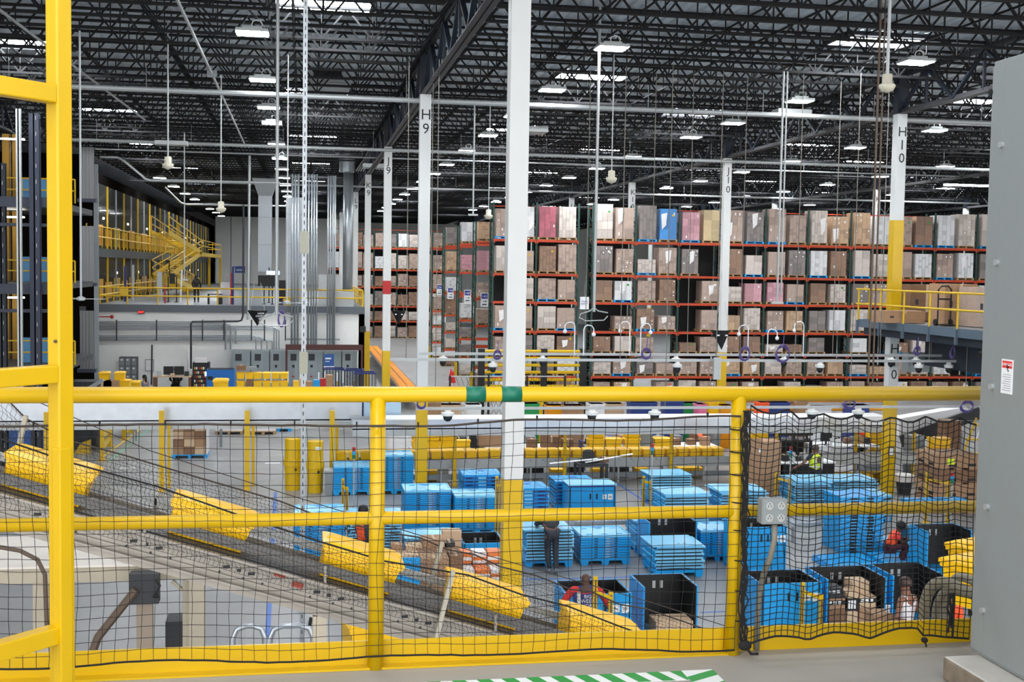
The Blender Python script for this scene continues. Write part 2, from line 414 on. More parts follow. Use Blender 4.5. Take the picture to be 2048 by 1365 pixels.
drop(556, 0, 553, 632, 26, .038, 'white drop pipe with a looped bracket in front of the conduit bank', 'bracket')
drop(578, 130, 574, 606, 32, .018, 'thin grey drop pole with a small fan beside the white drop pipe', 'fan')
drop(165, 92, 162, 598, 30, .026, 'grey drop pole with a small fan beside the yellow gate post', 'fan')
drop(336, 0, 336, 330, 32, .022, 'thin drop rod with a round lamp head over the storage facade', 'dome', cat='pendant')
drop(445, 190, 442, 418, 36, .02, 'thin drop rod with a round head above the far lamps', 'dome', cat='pendant')
drop(370, 295, 369, 560, 52, .024, 'grey drop pole in front of the yellow stairs', 'plate')
drop(950, 255, 946, 430, 40, .03, 'white drop pipe between columns H9 and G9', 'plate')
drop(978, 230, 977, 432, 40, .016, 'thin drop rod with a white dome left of column G9', 'dome', cat='pendant')
drop(1204, 15, 1188, 624, 28, .036, 'white drop pipe with a looped bracket right of column G9', 'bracket')
drop(1228, 0, 1223, 358, 30, .014, 'thin drop rod with a white dome right of column G9', 'dome', cat='pendant')
drop(1558, 195, 1554, 606, 31, .03, 'left pipe of the two white drop pipes right of column J10', 'plate')
drop(1566, 288, 1562, 590, 31, .022, 'right pipe of the two white drop pipes right of column J10', 'none')
drop(1775, 0, 1774, 172, 20, .03, 'beige pendant lamp with a glass bowl in front of column H10', 'dome', nm='pendant_lamp', cat='pendant')
drop(1757, 0, 1736, 768, 24, .024, 'left of two thin brown poles hanging beside column H10', m=BRN)
drop(1766, 0, 1745, 775, 24, .02, 'right of two thin brown poles hanging beside column H10', m=BRN)
# perforated strut from floor to roof
p = yp(606, 900, 22)
t = thing('strut_post', 'tall perforated grey strut post from floor to roof left of the railing post', 'post', (p.x, 22, 0))
b = MB().bb(-.04, .04, 0, .03, 0, 13.1)
for k in range(90): b.bb(-.008, .008, -.004, 0, .1+k*.144, .17+k*.144, 1)
b.build('channel', [GALV, DRK], t)
for v in (485, 726):
    z = yp(606, v, 22).z; m = MB().bb(-.075, .075, -.02, .0, z-.2, z+.2)
    for k in range(4): m.cyl((0, -.03, z-.15+k*.1), (0, -.02, z-.15+k*.1), .025, 8)
    m.build('splice_plate', mat('khaki_plate', (170, 170, 152), .5), t)
# air unit under the roof
p = yp(655, 150, 40)
t = thing('air_unit', 'grey square ceiling air unit with a dark grille', 'air unit', (p.x, 40, p.z))
m = MB().bb(-.68, .68, -.4, 1.2, -.48, .48); m.bb(-.75, .75, -.46, -.4, -.5, -.3); m.build('casing', GRL, t, bevel=.02)
MB().bb(-.45, .45, -.43, -.40, -.16, .2).build('grille', BLK, t)
MB().bb(-.5, .5, -.45, -.4, .26, .4).build('louvre', ALU, t)
MB().bb(-1.2, 1.3, -.2, 1.4, .62, 1.1).build('plenum', GRY, t)
for u, v, Y in ((750, 258, 62), (1060, 228, 44)):
    p = yp(u, v, Y); tag(MB().bb(-.6, .6, -.5, .5, 0, .2).build('ceiling_grille', GRL, loc=(p.x, Y, 11.9)), 'flat grey grille box hung under the joists ' + ('behind column J9' if Y > 50 else 'behind column G9'), 'air grille')
for u, v, Y in ((343, 288, 44), (1583, 226, 36)):
    p = yp(u, v, Y); tag(MB().bb(-.55, .55, -.3, .3, -.05, .09).build('ceiling_panel_lamp', GRL, loc=(p.x, Y, p.z)), 'unlit grey panel lamp ' + ('over the storage facade' if u < 900 else 'left of column H10'), 'lamp')
p = yp(1935, 371, 40); tag(MB().bb(-.9, .8, -.05, .05, -.03, .03).build('ceiling_tube_lamp', EMW, loc=(p.x, 40, p.z)), 'long lit tube lamp left of the grey cabinet', 'lamp')
# world
w = bpy.data.worlds.new('sky'); S.world = w; w.use_nodes = True
w.node_tree.nodes['Background'].inputs[0].default_value = (.98, .98, 1, 1); w.node_tree.nodes['Background'].inputs[1].default_value = 1.45
# ------------------------------------------------------------------ gallery we stand on
ZM = 5.25
struct(MB().bb(-9, 9, -3, 4.86, ZM-.35, ZM).build('floor_gallery', CONC), 'grey concrete gallery floor inside the railing')
TWH = mat('tape_white', (234, 236, 236), .5)
def tape():
    a = gp(1420, 1341, ZM); y1 = a.y; y0 = y1-.105; x0, x1 = -.9, a.x+.01
    b = MB().bb(x0, x1, y0, y1, 0, .0015, 0); k = x1-.14
    while k > x0+.1:
        b.add([(k, y0, .002), (k+.052, y0, .002), (k+.012, y1, .002), (k-.04, y1, .002)], [(0, 1, 2, 3)], 1); k -= .097
    b.bb(x1-.13, x1, y0-.9, y1, .0022, .0028, 0); k = y0-.9
    while k < y1-.02:
        b.add([(x1-.13, k-.04, .0032), (x1, k+.03, .0032), (x1, k+.09, .0032), (x1-.13, k+.02, .0032)], [(0, 1, 2, 3)], 1); k += .13
    return b.build('floor_marking', [TWH, TGRN], loc=(0, 0, ZM))
struct(tape(), 'green and white striped tape on the gallery floor')
# railing
RYY = 4.70
ztop = yp(1000, 789, RYY).z; zmid = yp(1000, 1032, RYY).z
xa, xb = yp(-60, 795, RYY).x, 3.4
rail = thing('guard_railing', 'yellow painted pipe railing across the whole gallery edge', 'railing', (0, RYY, ZM))
MB().cyl((xa, 0, ztop-ZM), (xb, 0, ztop-ZM), .031, 20).build('top_rail', YEL, rail, smooth=True)
MB().cyl((xa, 0, zmid-ZM), (xb, 0, zmid-ZM), .026, 20).build('mid_rail', YEL, rail, smooth=True)
for u in (-330, 755, 1475):
    p = yp(u if u > 0 else -300, 900, RYY)
    MB().cyl((p.x, 0, .0), (p.x, 0, ztop-ZM-.01), .031, 20).build('post', YEL, rail, smooth=True)
for a, c in ((931, 970), (1002, 1042)):
    x0, x1 = yp(a, 789, RYY).x, yp(c, 788, RYY).x
    MB().cyl((x0, 0, ztop-ZM), (x1, 0, ztop-ZM), .0318, 20).build('green_tape_band', GRN, rail, smooth=True)
kz = .102
k = MB().bb(xa, xb, .03, .042, 0.0, kz); k.bb(xa, 1.8, -.02, .03, 0, .008); k.build('kick_plate', YEL, rail)
def knot(p, r=.012): return MB().ell(p, (r, r, r*.8), 8)
# netting
def sheet(x0, x1, zt, zb, cell, r, Y, wob, mt, seed, name, label, mouth=None):
    rnd = random.Random(seed); nx = int(round((x1-x0)/cell)); zmx = max(zt(0), zt(1)); nz = int(round((zmx-zb(.5))/cell))
    P = {}
    for i in range(nx+1):
        for j in range(nz+1):
            s = i/nx; t = j/nz
            x = x0+(x1-x0)*s; z = zt(s)+(zb(s)-zt(s))*t
            w = math.sin(s*9+t*5+seed)*wob + math.sin(s*23-t*11)*wob*.5
            x += w*(.4+math.sin(t*3.1)) + rnd.uniform(-1, 1)*wob*.25; z += math.cos(s*13+t*7+seed)*wob*.6 + rnd.uniform(-1, 1)*wob*.25
            P[i, j] = Vector((x, Y+math.sin(s*14+t*4)*wob*.5, z))
    b = MB()
    for i in range(nx+1): b.tube([P[i, j] for j in range(nz+1)], r, 4, caps=False)
    for j in range(1, nz): b.tube([P[i, j] for i in range(nx+1)], r, 4, caps=False)
    root = thing(name, label, 'net', (0, 0, 0))
    b.build('mesh', mt, root)
    return root, P, nx, nz
xl, xr = yp(-40, 1000, 4.655).x, yp(1478, 1000, 4.655).x
zA = yp(0, 851, 4.655).z; zB = yp(1478, 826, 4.655).z
def ztl(s):
    u = s*1480
    v = 851 if u < 760 else 851-(u-760)/720*18 + 3*math.sin(u/60)
    return yp(u, v, 4.655).z
def zbl(s):
    u = s*1480; v = 1336-40*s + 4*math.sin(u/70)
    return yp(u, v, 4.655).z
net1, P1, nx, nz = sheet(xl, xr, ztl, zbl, .0475, .0013, 4.655, .006, NET, 3, 'safety_net', 'wide thin black netting on the railing left of the outlet box')
MB().tube([P1[i, 0] for i in range(nx+1)], .0048, 6).build('top_cord', NETB, net1)
MB().tube([P1[i, nz] for i in range(nx+1)], .0040, 6).build('bottom_cord', NET, net1)
for k in range(12):
    q = P1[4+k*5, 0]; MB().box((q.x, q.y, q.z+.006), (.006, .01, .02)).build('cable_tie', NET, net1)
x2, x3 = yp(1496, 1000, 4.645).x, yp(1948, 1000, 4.645).x
def ztr(s):
    u = 1496+s*452; base = 812+s*36 if s < .2 else 823+14*s
    return yp(u, base + 12*abs(math.sin(s*PI*6.5)), 4.645).z
def zbr(s):
    u = 1496+s*452; return yp(u, 1290-26*s - 14*abs(math.sin(s*PI*3.6)) if s < .78 else 1262+14*s, 4.645).z
net2, P2, nx2, nz2 = sheet(x2, x3, ztr, zbr, .0265, .0019, 4.645, .006, NET, 8, 'safety_net', 'coarser black netting around the outlet box beside the grey cabinet')
MB().tube([P2[i, 0] for i in range(nx2+1)], .0042, 6).build('top_cord', NET, net2)
MB().tube([P2[i, nz2] for i in range(nx2+1)], .0046, 6).build('bottom_cord', NET, net2)
zc = yp(1500, 845, 4.64).z
MB().tube([(x2, 4.645, zc), (x3+.1, 4.645, zc+.0)], .0015, 5).build('support_wire', GALV, net2)
b = MB(); rnd = random.Random(2)
for k in range(9):
    pts = []
    for j in range(26):
        v = 822+j*19; p = yp(1492-(v-822)*.013+rnd.uniform(-6, 6)+ (k-4)*1.2, v, 4.636); pts.append(p)
    b.tube(pts, .0034, 5)
q = yp(1490, 1292, 4.62)
b.ell(q, (.03, .02, .022), 10); b.tube([q, q+Vector((.02, -.02, -.03)), q+Vector((.05, -.02, -.03))], .006, 6)
for v in (860, 905, 950, 1005, 1060, 1120, 1180, 1240):
    p = yp(1476, v, RYY)
    b.tube([(p.x+.036*math.cos(g)*1.0, RYY+.036*math.sin(g)-.002, p.z+.004*math.sin(g*.5)) for g in [PI*1.0+PI*kk/8 for kk in range(9)]], .003, 5)
b.build('gathered_edge', NET, net2)
q = yp(1849, 1281, 4.63); m = knot(q, .016); m.tube([q, q+Vector((.01, 0, -.03))], .004, 5)
p = yp(1900, 1215, 4.62)
for k in range(5): m.tube([p+Vector((rnd.uniform(-.02, .02), 0, .06)), p+Vector((rnd.uniform(-.02, .02), -.01, 0)), p+Vector((rnd.uniform(-.03, .02), 0, -.05-.02*k))], .005, 5)
m.build('loose_tangle', NET, net2)
# yellow swing gate frame, its arms run towards us
PY = 4.36
px = yp(121, 700, PY).x
gate = thing('swing_gate', 'tall yellow square tube gate frame at the far left', 'gate', (px, PY, ZM), -.724)
h = .031
MB().bb(-h, h, -h, h, 0, 2.95).build('gate_post', YEL, gate, bevel=.006)
for v, nm in ((190, 'upper_arm'), (747, 'middle_arm'), (1266, 'lower_arm')):
    z = yp(100, v, PY).z-ZM
    MB().bb(-h+.002, h-.002, -2.4, -h+.002, z-.031, z+.031).build(nm, YEL, gate, bevel=.005)
MB().bb(-.0, h+.012, -h-.008, h-.02, .1, .95).build('latch_bar', YEL, gate, bevel=.004)
m = MB()
for v, u in ((682, 138), (752, 138), (1282, 107)): m.cyl((h-.012 if u > 120 else -.01, -h-.002, yp(u, v, PY).z-ZM), (h-.012 if u > 120 else -.01, -h-.008, yp(u, v, PY).z-ZM), .006, 8)
m.build('bolt', BRN, gate)
# grey cabinet on its pad
ZC = ZM+.098; _c = gp(1940, 1302, ZC); CX, CY1 = _c.x, _c.y
cab = thing('electrical_cabinet', 'big grey steel electrical cabinet at the right edge', 'cabinet', (CX, CY1, ZC))
zt = xp(1985, 100, CX); CH = 2.33
MB().bb(.004, 1.0, -1.6, 0, .0, CH).build('body', CABG, cab, bevel=.006)
MB().bb(-.004, .006, -1.58, -.09, .015, CH-.02).build('side_panel', CABG, cab, bevel=.003)
MB().bb(-.002, .01, -.088, -.003, .015, CH-.02).build('corner_flange', CABG, cab, bevel=.003)
m = MB()
for z in (.19, .6, 1.07, 1.55, 2.0): m.cyl((-.018, -.093, z), (0, -.093, z), .012, 10)
m.cyl((-.018, -1.0, .22), (0, -1.0, .22), .012, 10); m.build('screw', GRL, cab)
m = MB()
for u, v in ((1983, 185), (1960, 710), (1942, 1226)):
    q = xp(u, v, CX); m.cyl((-.006, q.y-CY1, q.z-ZC), (.004, q.y-CY1, q.z-ZC), .014, 10)
m.build('hole_plug', BLK, cab)
a0, a1, a2, a3 = xp(2007, 718, CX), xp(2030, 721, CX), xp(2026, 790, CX), xp(2004, 786, CX)
yw0, yw1, zz0, zz1 = a1.y-CY1, a0.y-CY1, (a2.z+a3.z)/2-ZC, (a0.z+a1.z)/2-ZC
lb = MB().bb(-.0068, -.005, yw0, yw1, zz0, zz1, 0); lb.bb(-.0078, -.006, yw0+.006, yw1-.006, zz1-.033, zz1-.006, 1)
for k in range(8): lb.bb(-.0078, -.006, yw0+.012, yw1-.008-.006*(k % 3), zz0+.012+k*.0085, zz0+.0145+k*.0085, 2)
lb.bb(-.0078, -.006, (yw0+yw1)/2-.012, (yw0+yw1)/2+.004, zz0+.10, zz0+.106, 3); lb.tube([(-.0075, (yw0+yw1)/2-.01, zz0+.085), (-.0075, (yw0+yw1)/2, zz0+.1), (-.0075, (yw0+yw1)/2-.004, zz0+.115)], .002, 5, 3)
lab = lb.build('warning_label', [PAPER, mat('label_red', (226, 66, 62), .5), mat('label_text', (170, 172, 176), .6), DRK], cab)
text('danger_word', 'DANGER', .0155, PAPER, (-.0082, (yw0+yw1)/2, zz1-.0195), (PI/2, 0, -PI/2), lab, .0003)
m = MB().bb(-.01, .055, -.30, -.235, CH, CH+1.2)
for k in range(12): m.bb(-.0115, -.01, -.285, -.262, CH+.03+k*.058, CH+.058+k*.058, 1)
m.build('strut_channel', [GRL, DRK], cab)
MB().bb(.0, .05, -1.0, -.95, CH, CH+1.2).build('strut_channel', GRL, cab)
pc = gp(1885, 1312, ZC-.002)
pd = MB().bb(pc.x, 3.7, -.5, pc.y, ZM, ZC-.002, 0)
pdo = pd.build('concrete_pad', [PAD, PADS], bevel=.012)
for pl in pdo.data.polygons:
    if abs(pl.normal.z) < .5: pl.material_index = 1
tag(pdo, 'rough edged concrete pad under the grey cabinet', 'pad')
# outlet box with flexible conduit
q = yp(1549, 1025, 4.60)
ob = thing('outlet_box', 'grey four socket outlet box fixed on the middle rail', 'outlet box', (q.x, 4.60, q.z))
MB().bb(-.054, .054, -.0, .06, -.052, .054).build('box', CABG, ob, bevel=.006)
MB().bb(-.05, .053, -.006, 0, -.049, .051).build('face_plate', CABG, ob, bevel=.004)
PG = mat('socket_grey', (176, 180, 178), .4)
for sx in (-.024, .026):
    for sz in (-.023, .027):
        s = MB().cyl((sx, -.009, sz), (sx, -.006, sz), .0165, 16).build('socket', PG, ob)
        e = MB().bb(sx-.0075, sx-.0055, -.0098, -.009, sz-.005, sz+.004); e.bb(sx+.005, sx+.007, -.0098, -.009, sz-.005, sz+.004); e.cyl((sx, -.0098, sz+.009), (sx, -.009, sz+.009), .0025, 8)
        e.build('slots', BLK, s)
m = MB()
for sx in (-.04, .044):
    for sz in (-.04, .044): m.cyl((sx, -.009, sz), (sx, -.006, sz), .004, 8)
m.build('screw', GALV, ob)
pts = [yp(u, v, 4.62+.1*(k > 2)) for k, (u, v) in enumerate(((1549, 1050), (1549, 1080), (1541, 1115), (1527, 1150), (1519, 1190), (1515, 1240), (1513, 1300)))]
flex = mat('flexible_conduit', (128, 124, 112), .55)
tag(MB().tube(pts, .0125, 10).build('flexible_conduit', flex, smooth=True), 'grey flexible conduit hanging below the outlet box', 'conduit')
# fat cables out of the cabinet foot
FC = mat('cable_sleeve', (140, 132, 112), .55, var=.08)
def fat(ptl, r, label):
    pts = [yp(u, v, Y) for u, v, Y in ptl]
    out = []
    for i in range(len(pts)-1):
        p0 = pts[max(0, i-1)]; p1 = pts[i]; p2 = pts[i+1]; p3 = pts[min(len(pts)-1, i+2)]
        for t in (0, .25, .5, .75):
            out.append(.5*((2*p1)+(p2-p0)*t+(2*p0-5*p1+4*p2-p3)*t*t+(3*p1-p0-3*p2+p3)*t**3))
    out.append(pts[-1])
    o = MB().tube(out, r, 12).build('hanging_cable', FC, smooth=True); tag(o, label, 'cable', 'fat cables behind the kick plate'); return o
fat([(1985, 1206, 4.62), (1930, 1182, 4.8), (1885, 1165, 4.92), (1860, 1180, 4.98), (1849, 1215, 5.0), (1845, 1270, 5.0), (1845, 1360, 5.0)], .026, 'nearest fat beige cable arching down beside the grey cabinet')
fat([(1985, 1200, 4.75), (1930, 1186, 5.0), (1895, 1182, 5.1), (1878, 1205, 5.14), (1872, 1240, 5.15), (1870, 1360, 5.15)], .022, 'second fat beige cable behind the nearest one')
fat([(1985, 1190, 4.85), (1940, 1160, 5.15), (1912, 1158, 5.3), (1896, 1190, 5.35), (1890, 1240, 5.4), (1888, 1360, 5.4)], .022, 'third fat beige cable, highest at the cabinet')
# ------------------------------------------------------------------ incline belt conveyor with totes
YN, YF = 9.0, 9.62
def nb(u): return yp(u, 955+.283*u, YN)          # near guard bar
NA, NB_ = nb(-150), nb(1290)
SL = (NB_.z-NA.z)/(NB_.x-NA.x); ANG = math.atan(SL)
def ci(x, dz=0, y=0): return Vector((x, y, NA.z+SL*(x-NA.x)+dz))
inc = thing('incline_conveyor', 'grey incline belt conveyor carrying yellow totes down to the right', 'conveyor', (0, 0, 0))
X0, X1 = NA.x, NB_.x
UPV = (0, 0, 1)
MB().bar(ci(X0, -.105, (YN+YF)/2), ci(X1, -.105, (YN+YF)/2), YF-YN-.06, .02).build('belt', BELT, inc)
MB().bar(ci(X0, 0, YN), ci(X1, 0, YN), .03, .075).build('near_guard_bar', mat('guard_dark_grey', (98, 96, 92), .5, .2), inc)
MB().bar(ci(X0, .01, YF), ci(X1, .01, YF), .03, .06).build('far_guard_bar', GRL, inc)
b = MB()
b.bar(ci(X0, -.20, YN-.02), ci(X1, -.20, YN-.02), .012, .19); b.bar(ci(X0, -.11, YN-.035), ci(X1, -.11, YN-.035), .05, .018)
b.bar(ci(X0, -.30, YN-.045), ci(X1, -.30, YN-.045), .06, .014); b.bar(ci(X0, -.335, YN-.03), ci(X1, -.335, YN-.03), .03, .05); b.bar(ci(X0, -.25, YN-.04), ci(X1, -.25, YN-.04), .012, .012)
b.bar(ci(X0, -.2, YF), ci(X1, -.2, YF), .012, .26); b.bar(ci(X0, -.33, (YN+YF)/2), ci(X1, -.33, (YN+YF)/2), YF-YN, .012)
b.build('side_frame', CFRM, inc)
h = MB(); k = X0+.1
while k < X1-.2:
    for dx, w in ((0, .05), (.09, .03), (.18, .05)): h.box(ci(k+dx, -.185, YN-.028), (w, .004, .022))
    for dx in (-.05, .12, .26): h.box(ci(k+dx, -.235, YN-.028), (.014, .004, .014))
    k += .66
h.build('slot_holes', BLK, inc)
g = MB(); k = X0+.2
while k < X1-.2:
    g.bar(ci(k, -.2, YN-.03), ci(k, .03, YN-.02), .02, .03); g.bar(ci(k, -.2, YF), ci(k, .03, YF), .02, .03); k += 1.3
g.build('guard_bracket', CFRM, inc)
b = MB()
for u in (560, 595):
    q = yp(u, 1150+(u-560)*.6, YN-.04); b.box((q.x, q.y, q.z), (.085, .02, .035), 0, Matrix.Rotation(-ANG, 3, 'Y'))
b.build('cable_clip', mat('clip_red', (150, 60, 44), .6), inc)
lg = MB()
for u in (606, 385): pass
a, c = yp(872, 1278, YN-.10), yp(906, 1143, YN-.10)
lg.bar(a, c, .055, .03); lg.build('net_post', mat('grey_wood_post', (168, 162, 146), .7), inc)
a, c = yp(846, 1225, YF+.06), yp(884, 1085, YF+.06); MB().bar(a, c, .055, .03).build('net_post', MATS['grey_wood_post'], inc)
a, c = yp(35, 905, YF+.06), yp(52, 832, YF+.06); MB().bar(a, c, .06, .03).build('net_post', MATS['grey_wood_post'], inc)
for u in (-60, 640, 1180):
    q = ci(yp(u, 1000, 9.3).x, -.36, 0); m = MB()
    for yy in (YN, YF): m.bb(q.x-.05, q.x+.05, yy-.04, yy+.04, 0, q.z)
    m.bb(q.x-.03, q.x+.03, YN, YF, q.z-.5, q.z-.42); m.build('support_leg', BEIGE, inc)
# side nets of the conveyor
def cordnet(pts, Y, foot, label, cell=.032, r=.0016, m=NETB):
    top = [yp(u, v, Y) for u, v in pts]
    def at(x):
        for i in range(len(top)-1):
            if top[i].x <= x <= top[i+1].x or i == len(top)-2:
                t = (x-top[i].x)/(top[i+1].x-top[i].x); return top[i].z+(top[i+1].z-top[i].z)*t
    x0, x1 = top[0].x, top[-1].x; nx = int((x1-x0)/cell); b = MB(); rows_ = 12; P = {}
    for i in range(nx+1):
        x = x0+i*cell; zt = at(x); zb = min(zt-.02, ci(x, foot).z)
        for j in range(rows_+1):
            P[i, j] = Vector((x+(cell/2 if j % 2 else 0), Y+.012*math.sin(x*5+j), zt+(zb-zt)*j/rows_))
    for i in range(nx+1):
        b.tube([P[i, j] for j in range(rows_+1)], r, 3, caps=False)
    for j in range(1, rows_+1): b.tube([P[i, j] for i in range(nx+1)], r, 3, caps=False)
    t = thing('conveyor_net', label, 'net')
    b.build('mesh', m, t); MB().tube(top, .007, 6).build('edge_cord', m, t)
    return t
cordnet([(-60, 770), (0, 785), (52, 838), (142, 883), (245, 910), (394, 955), (560, 1003), (640, 1034), (769, 1065), (837, 1075), (895, 1100), (949, 1110), (1000, 1134), (1073, 1152), (1142, 1180), (1180, 1183), (1240, 1210), (1290, 1218), (1373, 1246), (1440, 1270)], YF+.1, -.1, 'brown netting sagging along the far side of the incline conveyor')
cordnet([(-60, 860), (0, 878), (142, 926), (316, 974), (472, 1029), (640, 1084), (769, 1123), (936, 1151), (1043, 1190), (1135, 1213), (1240, 1254), (1300, 1275)], YN-.06, -.2, 'dark netting hung over the near side of the incline conveyor', m=NET)
MB_ = MB().tube([yp(-60, 745, YF+.12), yp(300, 902, YF+.12), yp(560, 985, YF+.12), yp(900, 1090, YF+.12), yp(1300, 1205, YF+.12), yp(1480, 1262, YF+.12)], .004, 5).build('hanging_wire', NETB)
tag(MB_, 'thin sloping wire above the far conveyor netting', 'wire')
# yellow totes ------------------------------------------------------
def tote_mesh(L=.62, W=.42, H=.31):
    def ring(s, z, m=0): return [(sx*L/2*s, sy*W/2*s, z) for sx, sy in ((-1, -1), (1, -1), (1, 1), (-1, 1))]
    b = MB()
    for z0, z1, s0, s1 in ((0, H*.8, .88, .94), (H*.8, H*.83, .94, 1.0), (H*.83, H, 1.0, 1.0)):
        b.add(ring(s0, z0)+ring(s1, z1), [(0, 1, 5, 4), (1, 2, 6, 5), (2, 3, 7, 6), (3, 0, 4, 7)])
    b.add(ring(.88, 0), [(3, 2, 1, 0)])
    b.bb(-L/2-.008, L/2+.008, -W/2-.008, W/2+.008, H-.025, H-.003)
    return b
def lid_mesh(L=.62, W=.42, H=.31):
    b = MB()
    b.add([(-L/2-.01, -W/2-.01, H), (L/2+.01, -W/2-.01, H), (L/2+.01, W/2+.01, H), (-L/2-.01, W/2+.01, H), (-L/2+.05, -W/2+.05, H+.028), (L/2-.05, -W/2+.05, H+.028), (L/2-.05, W/2-.05, H+.028), (-L/2+.05, W/2-.05, H+.028)], MB.BF)
    b.bb(-L/2+.02, L/2-.02, -.012, .012, H+.02, H+.034)
    return b
TM, TL = tote_mesh().mesh('tub', YPL), lid_mesh().mesh('lid', YPL)
TG = MB().bb(-.10, .10, -.222, -.216, .2, .25).mesh('handle', YDK)
def tote(loc, rz=0, label='', group=None, sc=1, parts=True, ry=0, zs=1):
    t = thing('tote', label, 'tote', loc, rz, group); t.rotation_euler = (0, ry, rz); t.scale = (sc, sc, sc*zs)
    link('tub', TM, t)
    if parts: link('lid', TL, t)
    return t
for i, (u, wd) in enumerate(((84, 1), (410, 1), (708, 1), (960, 1), (1192, 1))):
    x = yp(u, 955+.283*u, 9.2).x
    q = ci(x, -.09, (YN+YF)/2)
    t = tote(q, 0, f'closed yellow tote on the incline conveyor, {nth(i)} from the top', 'totes riding down the incline conveyor', 1.02, True, ANG*-1, .78)
# white topped platform below the incline
p = gp(0, 0)
a, c = yp(-80, 1130, 11.4), yp(395, 1133, 11.4)
pl = thing('platform_table', 'white topped raised platform with beige frame below the incline', 'platform', (0, 0, 0))
zt = yp(200, 1131, 11.4).z
MB().bb(a.x, c.x, 11.4, 12.7, zt-.02, zt).build('top', mat('scuffed_white_top', (226, 218, 208), .6, var=.08, scale=3), pl)
MB().bb(a.x, c.x, 11.42, 11.5, zt-.16, zt-.02).build('edge_beam', BEIGE, pl)
for u in (84, 394):
    x = yp(u, 1200, 11.45).x; MB().bb(x-.07, x+.07, 11.4, 11.54, 0, zt-.16).build('leg', BEIGE, pl)
x = yp(372, 1200, 11.45).x; MB().bb(x-.03, x+.03, 11.44, 11.5, 0, zt-.16).build('leg', BEIGE, pl)
MB().bar(yp(345, 1163, 11.45), yp(365, 1182, 11.45), .05, .03).build('gusset', BEIGE, pl)
MB().tube([yp(-40, 1088, 11.2), yp(40, 1102, 11.2), yp(75, 1120, 11.2), yp(90, 1150, 11.2), yp(94, 1260, 11.2)], .02, 8).build('conduit', BRN, pl)
q = yp(290, 1170, 11.3); st = thing('pivot_post', 'brown pivot post with a sloping arm under the white platform', 'post', (q.x, 11.3, 0))
MB().bb(-.07, .07, -.05, .05, 0, q.z-.1).build('post', mat('taupe_steel', (146, 132, 116), .5), st)
MB().bb(-.13, .13, -.09, .06, q.z-.16, q.z+.12).build('head_plate', DRK, st)
e0, e1, e2 = yp(272, 1180, 11.2), yp(196, 1275, 11.2), yp(186, 1302, 11.2); o_ = Vector((q.x, 11.3, 0))
MB().tube([e0-o_, e1-o_, e2-o_], .04, 8).build('arm', BRN, st)
MB().tube([yp(312, 1160, 11.2)-o_, yp(320, 1172, 11.2)-o_, yp(306, 1195, 11.2)-o_, yp(318, 1196, 11.2)-o_, yp(312, 1182, 11.2)-o_], .012, 6).build('cable_loop', BLK, st)
q = yp(358, 1300, 12); tag(MB().bb(-.13, .13, 0, .3, 0, yp(358, 1244, 12).z).build('steel_locker_post', DRK, loc=(q.x, 12, 0)), 'dark narrow box standing beside the right platform leg', 'box')
# silver hoops of a cart
for i, (u0, u1, lab) in enumerate(((466, 530, 'left'), (540, 626, 'right'))):
    Y = 15.5; a, c = yp(u0, 1254, Y), yp(u1, 1252, Y)
    pts = [(a.x, Y, 0), (a.x, Y, a.z-.16), (a.x+.05, Y, a.z-.04), (a.x+.16, Y, a.z), (c.x-.16, Y, a.z), (c.x-.05, Y, a.z-.04), (c.x, Y, a.z-.16), (c.x, Y, 0)]
    tag(MB().tube(pts, .035, 10).build('hoop_rail', ALU, smooth=True), f'silver bent tube hoop rail, {lab} of the two below the incline', 'hoop rail')
q = yp(622, 1255, 15.6); tag(MB().tube([(q.x, 15.6, 0), yp(630, 1290, 15.6), yp(618, 1262, 15.6), yp(622, 1236, 15.6), yp(628, 1240, 15.6), yp(636, 1290, 15.6)], .022, 6).build('cable_loop', BLK), 'black cable loop hanging at the silver hoop rails', 'cable')
for u, v, lab in ((758, 1282, 'behind the left railing post'),):
    q = yp(u, v, 13.5); tote((q.x, 13.5, q.z-.15), .2, 'lidded yellow tote peeping over the kick plate '+lab, None, 1.3)
    tag(MB().bb(q.x-.3, q.x+1, 13.2, 13.9, q.z-.25, q.z-.15).build('side_shelf', CFRM), 'grey shelf end under the incline holding a tote', 'shelf')
q = yp(712, 1276, 13.4); tag(MB().box((q.x+.12, 13.4, q.z-.12), (.3, .3, .06)).build('paper_stack', PAPER), 'white paper stack beside the lone tote', 'paper')

# ------------------------------------------------------------------ long overhead conveyor on yellow stands
def hband(u0, u1, vt, vb, Y, d, uref):
    a, c = yp(u0, vt, Y), yp(u1, vt, Y); zt_, zb_ = yp(uref, vt, Y).z, yp(uref, vb, Y).z
    return a.x, c.x, Y, Y+d, zb_, zt_
def oconv(name, label, u0, u1, vt, vm, vb, Y, d, uref, mt):
    x0, x1, y0, y1, zb_, zt_ = hband(u0, u1, vt, vb, Y, d, uref); zm_ = yp(uref, vm, Y).z
    t = thing(name, label, 'conveyor', (x0, y0, 0)); W = x1-x0
    MB().bb(0, W, 0, .03, zm_, zt_).build('side_panel', mt, t); MB().bb(0, W, d-.03, d, zm_, zt_).build('side_panel', mt, t)
    MB().bb(0, W, -.06, .02, zb_, zm_).build('lower_channel', GRL, t)
    MB().bb(0, W, 0, d, zm_+.02, zm_+.06).build('bed', GRY, t)
    return t, x0, W, zt_, zb_, zm_
t, x0, W, zt_, zb_, zm_ = oconv('overhead_conveyor', 'long overhead conveyor with galvanised side panel left of column H9', -160, 724, 800, 844, 858, 37.8, 1.0, 450, ALU)
MB().bb(0, W, .05, .95, zt_-.1, zt_-.04).build('belt', BELT, t)
